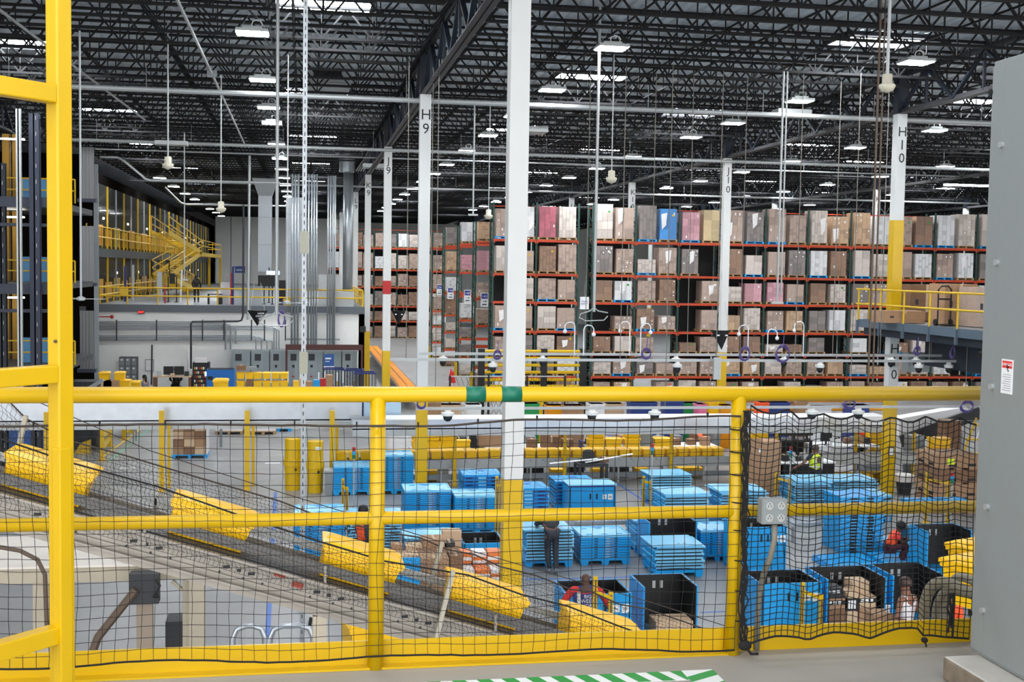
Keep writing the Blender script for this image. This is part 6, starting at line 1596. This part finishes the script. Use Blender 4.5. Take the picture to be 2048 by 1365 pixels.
# camera rails: long struts hung on rods, with dome cameras and coiled cables
def camrail(label, v, u0, u1, Y, uref, rods):
    z = yp(uref, v, Y).z; a, c = yp(u0, v, Y), yp(u1, v, Y); t = thing('camera_rail', label, 'rail', (a.x, Y, z)); W = c.x-a.x
    MB().bb(0, W, -.03, .03, -.035, .035).build('strut', GRL, t)
    for u in rods:
        x = yp(u, v, Y).x-a.x; MB().cyl((x, 0, 0), (x, 0, (ZB-.46 if x+a.x > BXX else 12.35)-z), .012, 5).build('hanger_rod', mat('dull_rod', (124, 120, 112), .6), t)
    return z
zc1 = camrail('upper strut rail with dome cameras in front of column H9', 709.5, 838, 1884, 32.4, 1300, (860, 1170, 1300, 1374, 1480, 1665, 1760, 1862))
zc2 = camrail('lower strut rail with dome cameras just below the upper one', 721, 780, 1954, 31.6, 1300, (812, 1240, 1432, 1590, 1858, 1940))
zc3 = camrail('strut rail with dome cameras just below the yellow top rail', 816, 832, 1932, 31.0, 1300, (870, 1330, 1700, 1930))
def dome(u, z, Y, label, r=.13):
    x = yp(u, 720, Y).x; t = thing('rail_camera', label, 'camera', (x, Y, z))
    MB().lathe([(r*.55, .0), (r*.6, -.05), (r*1.15, -.07), (r*1.15, -.14), (r*.9, -.16)], 14).build('housing', WHT, t, smooth=False)
    MB().lathe([(r*.85, -.16), (r*.75, -.24), (r*.45, -.29), (r*.05, -.31)], 12).build('dark_dome', BLK, t, smooth=True)
    MB().bb(-.05, .05, -.05, .05, -.04, 0).build('clamp', GRL, t)
for i, u in enumerate((886, 1085, 1352, 1568, 1782, 1832)): dome(u, zc1-.037, 32.4, f'white dome camera on the upper strut rail, {nth(i)} from left', .11)
for i, u in enumerate((986, 1355, 1640, 1838, 1898)): dome(u, zc2-.037, 31.6, f'white dome camera on the lower strut rail, {nth(i)} from left', .11)
for i, u in enumerate((897, 1186, 1312, 1627, 1720)): dome(u, zc3-.037, 31.0, f'white dome camera below the top rail, {nth(i)} from left', .15)
def coil(u, v, Y, ru, rv, label):
    p = yp(u, v, Y); a, b_ = ru*Y/2400, rv*Y/2400; m = MB()
    for k in range(3):
        m.tube([(a*(1+.06*k)*math.cos(g*.45), .02*k+.01*math.sin(g), b_*(1-.05*k)*math.sin(g*.45)-.03*k) for g in range(15)], .016, 5)
    m.tube([(0, 0, b_), (.02, 0, b_+.25)], .012, 5)
    tag(m.build('hanging_cable', PURP, loc=p), label, 'cable')
coil(1490, 706, 31.4, 10, 14, 'purple cable coil left of the largest one on the strut rails'); coil(1566, 706, 31.4, 14, 18, 'largest purple cable coil on the strut rails')
coil(995, 708, 31.4, 7, 8, 'small purple cable coil left of column G9'); coil(1293, 706, 31.4, 9, 10, 'purple cable coil midway between columns G9 and J10')
coil(1835, 700, 31.4, 7, 8, 'small purple cable coil under the balcony'); coil(1906, 704, 31.4, 5, 12, 'narrow purple cable coil at the right under the balcony')
coil(563, 636, 30, 6, 15, 'purple cable loop beside the black triangular sign'); coil(1700, 806, 30.8, 12, 10, 'purple cable loop below the top rail'); coil(1935, 812, 30.5, 14, 12, 'purple cable loops at the grey cabinet'); coil(843, 806, 30.8, 8, 9, 'dark cable loop on column H9 below the top rail')
for i, (u, v) in enumerate(((1150, 646), (1168, 652), (1260, 645), (1282, 648), (1497, 652), (1536, 660), (1608, 645))):
    Y = 32.2; p = yp(u, v, Y); z0 = zc1-p.z-.02
    s = 1 if i % 2 else -1
    tag(MB().tube([(0, 0, z0), (0, 0, -.1), (s*.03, 0, -.02), (s*.1, 0, .02), (s*.22, 0, .0), (s*.28, 0, -.08), (s*.28, 0, -.2)], .016, 6).ell((s*.28, 0, -.24), (.06, .06, .06), 8).build('rail_gooseneck', PAPER, loc=p), f'white gooseneck arm on the upper strut rail, {nth(i)} from left', 'arm')
p = yp(1435, 738, 31.3); tag(MB().bb(-.1, .1, 0, .1, -.3, .3).build('hanging_reel_box', GRL, loc=p), 'slim grey box hung on the lower strut rail before column J10', 'box')
# clutter behind the overhead conveyor
rc = random.Random(21); PK = mat('pink_board', (236, 120, 160), .5); GRB = mat('green_bin', (30, 150, 80), .45); NB2 = mat('navy_cart', (30, 60, 130), .45)
cl = [(862, 40, CARD, 'brown'), (902, 44, CARDL, 'pale brown'), (948, 30, PAPER, 'white'), (1062, 36, GRB, 'green'), (1072, 30, YPL, 'yellow'), (1112, 34, YDK, 'amber'), (1150, 40, CARD, 'brown'), (1196, 30, PAPER, 'white'), (1232, 36, CARDL, 'pale brown'), (1290, 56, NB2, 'navy'), (1350, 40, NB2, 'navy'), (1384, 40, GRB, 'green'), (1406, 18, PK, 'pink'), (1428, 22, YPL, 'yellow'), (1456, 26, YDK, 'amber'), (1530, 20, ORV, 'orange'), (1560, 52, NB2, 'navy'), (1606, 24, CARD, 'brown'), (1648, 40, PAPER, 'white'), (1722, 46, NB2, 'navy')]
for i, (u, w, m, nm) in enumerate(cl):
    Y = 43.5+.5*(i % 3); a = yp(u-w/2, 815, Y); vt = rc.uniform(803, 814); H = yp(u, vt, Y).z; W = w*Y/2400
    t = thing('stock_bin', f'{nm} stock box behind the overhead conveyor, {nth(i)} from left', 'box', (a.x, Y, 0)); MB().bb(0, W, 0, .6, 0, H).build('body', m, t); MB().bb(-.02, W+.02, -.02, .62, H-.08, H).build('rim', m, t)
for i in range(16):
    u = 880+i*37; Y = 41.5+.3*(i % 2); m, nm = ((CARDD, 'dark brown'), (CARD, 'brown'), (DRK, 'black'), (GRY, 'grey'), (NB2, 'navy'))[rc.randrange(5)]
    a = yp(u-12, 880, Y); H = yp(u, rc.uniform(866, 884), Y).z; W = rc.uniform(18, 34)*Y/2400
    t = thing('packing_box', f'{nm} box in the row behind the packing benches, {nth(i)} from left', 'box', (a.x, Y, 0)); MB().bb(0, W, 0, .5, 0, H).build('body', m, t); MB().bb(W*.4, W*.5, -.003, .5, H-.2, H+.003).build('tape', CARDL if m != CARDL else DRK, t)
for v, nm in ((801, 'upper'), (819, 'lower')):
    Y = 45; a, c = yp(1480, v, Y), yp(1790, v, Y); tag(MB().cyl((a.x, Y, a.z), (c.x, Y, a.z), .09, 8).build('amber_pipe', mat('amber_paint', (250, 170, 30), .35)), f'{nm} amber guard pipe below the top rail at right', 'pipe')
# right work area: conveyor behind the lime vest, monitors, cabinet
a, c = yp(1640, 912, 36.5), yp(1862, 912, 36.5); zt = a.z; t = thing('side_conveyor', 'grey roller conveyor between lime vest and column H10', 'conveyor', (a.x, 36.5, 0)); W = c.x-a.x
MB().bb(0, W, 0, .04, zt-.3, zt).bb(0, W, .66, .7, zt-.3, zt).build('side_rail', GRL, t); MB().bb(0, W, .04, .66, zt-.08, zt-.03).build('belt', BELT, t)
k = .1
while k < W: MB().bb(k, k+.06, 0, .06, 0, zt-.3).build('leg', GRY, t); k += 1.15
for i, u in enumerate((1665, 1688, 1742, 1756)): q = yp(u, 930, 36.95); tote((q.x, 36.95, .03), 0, f'shaded yellow tote under the side conveyor, {nth(i)} from left', 'totes under the side conveyor', .9, False)
for i in range(4): q = yp(1752+8*(i % 2), 900, 38.5); tote((q.x, 38.6, zt-.5+.33*i), 0, f'yellow tote in the pile left of column H10, {nth(i)} from below', 'totes left of column H10', .95, True)
tag(MB().bb(-.4, .5, 0, .7, 0, zt-.5).build('tote_dolly', GRY, loc=(yp(1753, 900, 38.5).x, 38.3, 0)), 'grey dolly under the tote pile left of column H10', 'dolly')
for i in range(3): q = yp(1520, 890, 38.4); tote((q.x, 38.6, zt-.1+.36*i), PI/2*0, f'yellow tote above the tall carton, {nth(i)} from below', 'totes above the tall carton', 1.05, True)
tag(MB().bb(-.5, .5, 0, .8, 0, zt-.1).build('tote_dolly', GRY, loc=(yp(1520, 890, 38.4).x, 38.3, 0)), 'grey dolly behind the tall carton', 'dolly')
for i, (u, vt, w, h) in enumerate(((1560, 868, .5, .36), (1588, 866, .5, .4), (1614, 869, .4, .34))):
    q = yp(u, vt, 38.2); monitor(u, 38.2, 1.25, w, h+.3, f'black screen at the station left of the lime vest, {nth(i)} from left')
t = thing('black_station', 'black work station under the screens left of the lime vest', 'bench', (yp(1549, 900, 38).x, 37.9, 0)); MB().bb(0, 1.3, 0, .8, 1.18, 1.25).build('top', BLK, t); MB().bb(0, 1.3, .7, .8, 0, 1.18).build('back_panel', BLK, t)
for x in (0, 1.22): MB().bb(x, x+.08, 0, .08, 0, 1.18).build('leg', BLK, t)
a, c = yp(1562, 926, 35.6), yp(1672, 926, 35.6); t = thing('white_table', 'white table with black front below the lime vest man', 'table', (a.x, 35.6, 0)); W = c.x-a.x; z = a.z
MB().bb(0, W, 0, .9, z-.05, z).build('top', PAPER, t); MB().bb(.02, W-.02, .05, .1, z-.5, z-.05).build('front_panel', BLK, t)
for x in (.02, W-.08): MB().bb(x, x+.06, .05, .85, 0, z-.05).build('leg', DRK, t)
for i, (u, m, h) in enumerate(((1572, BLK, .2), (1586, GRL, .28), (1598, DRK, .16), (1612, GRL, .24))): carton(u, 35.8, z, .18, .3, h, m, f'small device on the white table left of the lime vest, {nth(i)} from left')
q = yp(1842, 925, 37.2); t = thing('grey_cabinet', 'narrow dark grey cabinet right of column H10', 'cabinet', (q.x, 37.45, 0)); MB().bb(-.24, .24, 0, .5, 0, yp(1842, 876, 37).z).build('body', GRY, t); MB().bb(-.22, .2, -.02, 0, .1, yp(1842, 878, 37).z-.1).build('door', mat('door_dark_grey', (112, 118, 118)), t)
for i, (u, m, nm) in enumerate(((1868, WRP, 'white'), (1880, mat('rose_film', (226, 150, 160), .4), 'rose'))):
    carton(u, 39.5, 1.3 if False else 0, .5, .5, yp(u, 850-3*i, 39.5).z, m, nm+' wrapped load behind the tote column at right', v=900)
carton(1905, 37.5, 0, .6, .5, yp(1905, 842, 37.5).z, CARDD, 'tall narrow brown carton with a hole by the ladder', v=900)
# ------------------------------------------------------------------ people
def skin_mesh(V, E, Rr, m, sub=1, root=0):
    me = bpy.data.meshes.new('tmp'); me.from_pydata([tuple(v) for v in V], E, [])
    o = bpy.data.objects.new('tmp', me); COL.objects.link(o)
    o.modifiers.new('s', 'SKIN'); sv = me.skin_vertices[0].data
    for i, r in enumerate(Rr):
        rr = r if isinstance(r, tuple) else (r, r); sv[i].radius = rr; sv[i].use_root = (i == root)
    ss = o.modifiers.new('d', 'SUBSURF'); ss.levels = sub; ss.render_levels = sub
    return o
PEND = []
STAND = dict(pel=(0, 0, .95), wai=(0, .0, 1.1), che=(0, .01, 1.3), nek=(0, .0, 1.48), hed=(0, .02, 1.60), top=(0, .0, 1.70),
             sl=(-.19, 0, 1.41), el=(-.25, -.02, 1.13), wl=(-.25, .1, .9), sr=(.19, 0, 1.41), er=(.25, -.02, 1.13), wr=(.25, .1, .9),
             hl=(-.095, 0, .92), kl=(-.11, .02, .5), al=(-.11, -.02, .09), tl=(-.12, .14, .04), hr=(.095, 0, .92), kr=(.11, .02, .5), ar=(.11, -.02, .09), tr=(.12, .14, .04))
def person(label, loc, rz, pose, skin, shirt, trouser, shoe=BLK, hair=None, vest=None, sleeves='long', hairlong=False, glove=None, sc=1.0, back=None, cap=None):
    J = {k: Vector(v) for k, v in {**STAND, **pose}.items()}
    t = thing('person', label, 'person', loc, rz); t.scale = (sc, sc, sc)
    def graph(names, edges, rad, inflate=0):
        idx = {n: i for i, n in enumerate(names)}
        return [J[n] for n in names], [(idx[a], idx[b]) for a, b in edges], [(rad[n]+inflate if not isinstance(rad[n], tuple) else (rad[n][0]+inflate, rad[n][1]+inflate)) for n in names]
    RAD = dict(pel=(.135, .105), wai=(.13, .10), che=(.155, .11), nek=.055, hed=(.09, .108), top=(.064, .078), sl=.062, el=.042, wl=.028, sr=.062, er=.042, wr=.028,
               hl=.085, kl=.058, al=.04, tl=.03, hr=.085, kr=.058, ar=.04, tr=.03)
    body = graph(['pel', 'wai', 'che', 'nek', 'hed', 'top', 'sl', 'el', 'wl', 'sr', 'er', 'wr', 'hl', 'kl', 'al', 'tl', 'hr', 'kr', 'ar', 'tr'],
                 [('pel', 'wai'), ('wai', 'che'), ('che', 'nek'), ('nek', 'hed'), ('hed', 'top'), ('che', 'sl'), ('sl', 'el'), ('el', 'wl'), ('che', 'sr'), ('sr', 'er'), ('er', 'wr'),
                  ('pel', 'hl'), ('hl', 'kl'), ('kl', 'al'), ('al', 'tl'), ('pel', 'hr'), ('hr', 'kr'), ('kr', 'ar'), ('ar', 'tr')], RAD)
    PEND.append((skin_mesh(*body, skin), 'body', skin, t, J, dict(hand=glove or skin)))
    arm = {'long': ('wl', 'wr'), 'short': None, 'none': None}[sleeves]
    n = ['pel', 'wai', 'che', 'nek', 'sl', 'sr']; e = [('pel', 'wai'), ('wai', 'che'), ('che', 'nek'), ('che', 'sl'), ('che', 'sr')]
    R2 = dict(RAD)
    R2['nek'] = .05
    if sleeves != 'none':
        for s in 'lr':
            J['m'+s] = J['s'+s].lerp(J['e'+s], .62) if sleeves == 'short' else J['e'+s]; R2['m'+s] = .05
            n.append('m'+s); e.append(('s'+s, 'm'+s))
            if sleeves == 'long': J['c'+s] = J['e'+s].lerp(J['w'+s], .92); R2['c'+s] = .032; n.append('c'+s); e.append(('m'+s, 'c'+s))
    J['nek0'] = J['nek'].copy(); J['nek'] = J['che'].lerp(J['nek'], .8)
    PEND.append((skin_mesh(*graph(n, e, R2, .014), shirt), 'shirt', shirt, t, None, None))
    PEND.append((skin_mesh(*graph(['pel', 'hl', 'kl', 'al', 'hr', 'kr', 'ar'], [('pel', 'hl'), ('hl', 'kl'), ('kl', 'al'), ('pel', 'hr'), ('hr', 'kr'), ('kr', 'ar')], RAD, .018), trouser), 'trousers', trouser, t, None, None))
    if vest:
        R3 = dict(RAD); R3['sl'] = R3['sr'] = .066
        PEND.append((skin_mesh(*graph(['pel', 'wai', 'che', 'sl', 'sr'], [('pel', 'wai'), ('wai', 'che'), ('che', 'sl'), ('che', 'sr')], R3, .036), vest), 'vest', vest, t, None, None))
    for s in 'lr':
        b = MB(); a, c = J['a'+s], J['t'+s]; d = (c-a).normalized()
        b.tube([a-d*.07+Vector((0, 0, -.02)), a+Vector((0, 0, -.02)), a.lerp(c, .6), c+d*.05], [.045, .052, .048, .03], 10); b.build('shoe', shoe, t, smooth=True)
    hd = J['hed'].lerp(J['top'], .45); up = (J['top']-J['nek0']).normalized(); fw = Vector((0, 1, 0)); fw = (fw-up*fw.dot(up)).normalized(); sd = fw.cross(up)
    rot = Matrix((sd, fw, up)).transposed()
    if hair or cap:
        b = MB(); b.lathe([(.02, .115), (.07, .1), (.098, .05), (.104, 0.0), (.098, -.05)], 14, (0, -.018, 0), 0, 1, 1.1)
        if hairlong: b.lathe([(.06, -.02), (.06, -.14), (.045, -.24), (.015, -.3)], 10, (0, -.1, 0))
        o = b.build('hair', hair or cap, t, smooth=True, loc=hd); o.rotation_euler = rot.to_euler()
    f = MB(); f.add([(-.014, .088, -.02), (.014, .088, -.02), (0, .115, -.035), (0, .09, .03)], [(0, 1, 2), (0, 2, 3), (1, 3, 2)])
    for s in (-1, 1): f.ell((s*.086, .0, -.005), (.012, .022, .034), 8)
    o = f.build('nose_and_ears', skin, t, loc=hd); o.rotation_euler = rot.to_euler()
    f = MB()
    for s in (-1, 1): f.ell((s*.032, .086, .012), (.012, .008, .008), 8)
    o = f.build('eyes', INK, t, loc=hd); o.rotation_euler = rot.to_euler()
    f = MB().bb(-.024, .024, .082, .092, -.062, -.054); o = f.build('mouth', mat('lips', (120, 66, 60), .5), t, loc=hd); o.rotation_euler = rot.to_euler()
    return t, J
def hand_into(b, J, s, m):
    w, e = J['w'+s], J['e'+s]; d = (w-e).normalized(); up = Vector((0, 0, 1)) if abs(d.z) < .8 else Vector((0, 1, 0))
    a = d.cross(up).normalized(); n = a.cross(d).normalized()
    b.tube([w-d*.01, w+d*.03, w+d*.085], [.026, .036, .034], 8, m)
    for k, (o, ln) in enumerate(((-.028, .075), (-.009, .088), (.01, .082), (.028, .062))):
        p = w+d*.08+a*o; b.tube([p, p+d*ln*.5-n*.008, p+d*ln*.85-n*.03, p+d*ln-n*.045], [.0095, .009, .0085, .006], 6, m)
    sgn = 1 if s == 'l' else -1
    p = w+d*.03+a*sgn*.03; b.tube([p, p+a*sgn*.03+d*.025, p+a*sgn*.035+d*.06-n*.015], [.012, .011, .008], 6, m)
def finish_people():
    bpy.context.view_layer.update(); dg = bpy.context.evaluated_depsgraph_get()
    for o, nm, m, t, J, opt in PEND:
        me = bpy.data.meshes.new_from_object(o.evaluated_get(dg)); me.name = nm; src = o.data
        me.materials.clear(); me.materials.append(m)
        if J:
            b = MB(); b.v = [tuple(v.co) for v in me.vertices]; b.f = [tuple(p.vertices) for p in me.polygons]; b.m = [0]*len(b.f)
            for s in 'lr': hand_into(b, J, s, 1)
            bpy.data.meshes.remove(me); me = b.mesh(nm, [m, opt['hand']])
        me.polygons.foreach_set('use_smooth', [True]*len(me.polygons))
        bpy.data.objects.remove(o); bpy.data.meshes.remove(src)
        link(nm, me, t)
def plank(n, o): return n
VNV = mat('vest_navy', (38, 52, 130), .65); REDS = mat('red_sleeve', (206, 36, 40), .65); MAR = mat('maroon_cloth', (70, 20, 38), .75); NVC = mat('navy_cloth', (34, 42, 60), .75); DGC = mat('charcoal_cloth', (38, 40, 46), .8); TRK = mat('track_trousers', (44, 48, 58), .75)
HB = mat('black_hair', (20, 17, 16), .6); WC = mat('white_cloth', (232, 232, 234), .75); GRC = mat('grey_cloth', (110, 114, 120), .75)
# man in lime vest
p = gp(1632, 894, 1.68); t, J = person('man seen from behind in a lime high visibility vest and navy shirt', (p.x, p.y, 0), .25,
    dict(sl=(-.19, .02, 1.4), el=(-.36, .08, 1.2), wl=(-.55, .25, 1.04), er=(.3, .06, 1.14), wr=(.3, .24, 1.0), nek=(0, .03, 1.47), hed=(.01, .06, 1.58), top=(.01, .05, 1.68)), SKM, NVC, DGC, hair=mat('cropped_hair', (70, 52, 44)), vest=LIM, sleeves='short')
m = MB().tube([(.21*math.cos(g*.524), .145*math.sin(g*.524), 1.09) for g in range(13)], .022, 6, 0, False)
for s in (-1, 1): m.bar((s*.1, -.165, 1.0), (s*.12, -.155, 1.42), .05, .01)
m.build('reflective_bands', REFL, t); MB().lathe([(.085, 0), (.085, .008)], 16, (0, 0, 0)).build('back_badge', mat('badge_brown', (96, 62, 44)), t, loc=(0, -.166, 1.3), rot=(PI/2, 0, 0))
# bending man
p = gp(1096, 1143); person('man in dark track trousers bending over a stack of blue containers', (p.x+.05, p.y-.12, 0), 0,
    dict(pel=(0, -.02, .93), wai=(0, .14, 1.04), che=(0, .34, 1.12), nek=(0, .52, 1.14), hed=(0, .62, 1.12), top=(0, .72, 1.1), sl=(-.18, .38, 1.1), el=(-.25, .62, .98), wl=(-.18, .82, .95), sr=(.18, .38, 1.1), er=(.25, .62, .98), wr=(.18, .82, .95),
         hl=(-.08, -.02, .9), kl=(-.08, .06, .5), al=(-.07, -.12, .09), tl=(-.09, .04, .04), hr=(.08, -.02, .9), kr=(.09, .0, .49), ar=(.05, -.3, .12), tr=(.06, -.18, .04)), SKM, DGC, TRK, shoe=mat('grey_shoe', (120, 126, 134)), hair=HB)
# man in blue vest
p = gp(1172, 1146, 1.75); t, J = person('bald man in a navy vest with white words and red sleeves', (p.x, p.y, 0), -.08,
    dict(che=(0, .01, 1.36), nek=(0, .01, 1.52), sl=(-.21, 0, 1.48), el=(-.37, .02, 1.25), wl=(-.3, .2, 1.06), sr=(.21, 0, 1.48), er=(.36, .04, 1.25), wr=(.42, .26, 1.12), hed=(0, .03, 1.62), top=(0, .01, 1.73)), SKD, REDS, NVC, vest=VNV, glove=None)
for s in (-1, 1): MB().bar((s*.125, -.166, .98), (s*.14, -.155, 1.46), .055, .012).build('reflective_strap', REFL, t)
text('vest_words', 'BIG\nWEEK\nWORK\nSPEED', .085, PAPER, (0.01, -.186, 1.27), (PI/2, 0, 0), t, .002, .9)
# squatting woman
p = gp(1806, 1141); person('woman in an orange vest and maroon trousers squatting on blue pallets', (p.x-.1, p.y+.42, 0), -1.95,
    dict(pel=(0, -.06, .46), wai=(0, .02, .56), che=(0, .1, .72), nek=(0, .16, .84), hed=(0, .22, .92), top=(0, .23, 1.02), sl=(-.17, .1, .79), el=(-.22, .26, .6), wl=(-.05, .4, .68), sr=(.17, .1, .79), er=(.22, .26, .6), wr=(.06, .42, .7),
         hl=(-.09, -.03, .44), kl=(-.15, .36, .56), al=(-.11, .22, .1), tl=(-.13, .36, .04), hr=(.09, -.03, .44), kr=(.15, .36, .56), ar=(.11, .22, .1), tr=(.13, .36, .04)), SKD, mat('orange_red_cloth', (226, 60, 50), .7), MAR, hair=HB, vest=ORV, sleeves='short')
# man in white vest
p = gp(1816, 1157, 1.74); person('man in a white sleeveless vest beside the fat cables', (p.x, p.y, 0), .5,
    dict(el=(-.3, -.02, 1.14), wl=(-.27, .14, .92), er=(.3, .0, 1.14), wr=(.22, .24, .98), nek=(0, .02, 1.47), hed=(0, .06, 1.59), top=(0, .06, 1.7)), SKM, WC, DGC, hair=mat('cropped_hair', (70, 52, 44)), sleeves='none')
p = gp(1812, 1228, 1.05); tag(MB().lathe([(.03, 0), (.042, .12), (.045, .125)], 12).build('paper_cup', PAPER, loc=(gp(1776, 1226, 1.05).x, gp(1776, 1226, 1.05).y, 1.05)), 'white paper cup beside the man in the white vest', 'cup')
q = gp(1776, 1226, 1.05); tag(MB().bb(-.3, .05, -.1, .25, 0, 1.05).build('cup_stand', CARD, loc=(q.x, q.y, 0)), 'brown carton under the white paper cup', 'box')
p = gp(1898, 1168, 1.72); person('person in orange clothing behind the fat cables', (p.x, p.y, 0), .2, {}, SKM, ORV, DGC, hair=HB)
# people behind
p = yp(352, 722, 61.45); person('man in dark clothes seated behind the monitors at the desk', (p.x, 61.45, 0), PI,
    dict(pel=(0, 0, .86), wai=(0, 0, 1.0), che=(0, .02, 1.2), nek=(0, .02, 1.38), hed=(0, .05, 1.48), top=(0, .04, 1.6), sl=(-.19, .02, 1.3), el=(-.27, .12, 1.06), wl=(-.14, .3, 1.0), sr=(.19, .02, 1.3), er=(.27, .12, 1.06), wr=(.14, .3, 1.0),
         hl=(-.1, 0, .84), kl=(-.14, .4, .78), al=(-.13, .4, .35), tl=(-.13, .54, .3), hr=(.1, 0, .84), kr=(.14, .4, .78), ar=(.13, .4, .35), tr=(.13, .54, .3)), SKD, BLK, BLK, hair=HB, sc=1.06)
tag(MB().bb(-.24, .24, -.22, .22, .72, .78).bb(-.04, .04, -.04, .04, 0, .72).bb(-.25, .25, -.25, .25, 0, .04).build('stool', BLK, loc=(p.x, 61.4, 0)), 'black stool under the seated man at the desk', 'stool')
p = gp(289, 752, 1.62); person('woman with dark tied hair and grey top by the yellow totes', (p.x, p.y, 0), .9, {}, SKL, GRC, DGC, hair=HB, hairlong=True, sleeves='short', sc=.95)
p = gp(727, 1014, 1.72); person('person in navy with orange edged vest behind the left railing post', (p.x, p.y, 0), -1.2, {}, SKM, NVC, DGC, hair=HB, vest=ORV)
p = yp(1722, 868, 39.2); person('person in an orange vest bending behind the right work bench', (p.x, 39.2, 0), .3, dict(che=(0, .1, 1.27), nek=(0, .2, 1.4), hed=(0, .28, 1.48), top=(0, .3, 1.58)), SKD, MAR, DGC, hair=HB, vest=ORV)
p = yp(1180, 890, 40.6); person('person in an orange shirt left of the piled totes', (p.x, 40.6, 0), 2.8, {}, SKM, ORV, DGC, hair=HB, sleeves='short')
p = yp(393, 600, 68); person('person in black standing by the yellow stairs on the deck', (p.x, 68, ZD), .1, dict(el=(-.24, -.04, 1.13), wl=(-.2, .1, .95)), SKD, BLK, BLK, hair=HB, hairlong=True, sc=max(.7, (yp(393, 551, 68).z-ZD)/1.72))
finish_people()
# lettering becomes plain mesh
bpy.context.view_layer.update(); dg = bpy.context.evaluated_depsgraph_get()
for o in [x for x in bpy.data.objects if x.type == 'FONT']:
    me = bpy.data.meshes.new_from_object(o.evaluated_get(dg)); n = o.name
    if not me.materials: me.materials.append(o.data.materials[0])
    k = bpy.data.objects.new('x', me); COL.objects.link(k); k.parent = o.parent; k.location = o.location; k.rotation_euler = o.rotation_euler
    bpy.data.objects.remove(o); k.name = n; me.name = n
S.view_settings.view_transform = 'Standard'; S.view_settings.look = 'None'; S.view_settings.gamma = 1; S.view_settings.use_curve_mapping = False
S.view_settings.exposure = 1.08
S.cycles.max_bounces = 5; S.cycles.diffuse_bounces = 3; S.cycles.glossy_bounces = 2; S.cycles.transmission_bounces = 3; S.cycles.transparent_max_bounces = 6
S.cycles.use_denoising = True
bpy.context.view_layer.update()
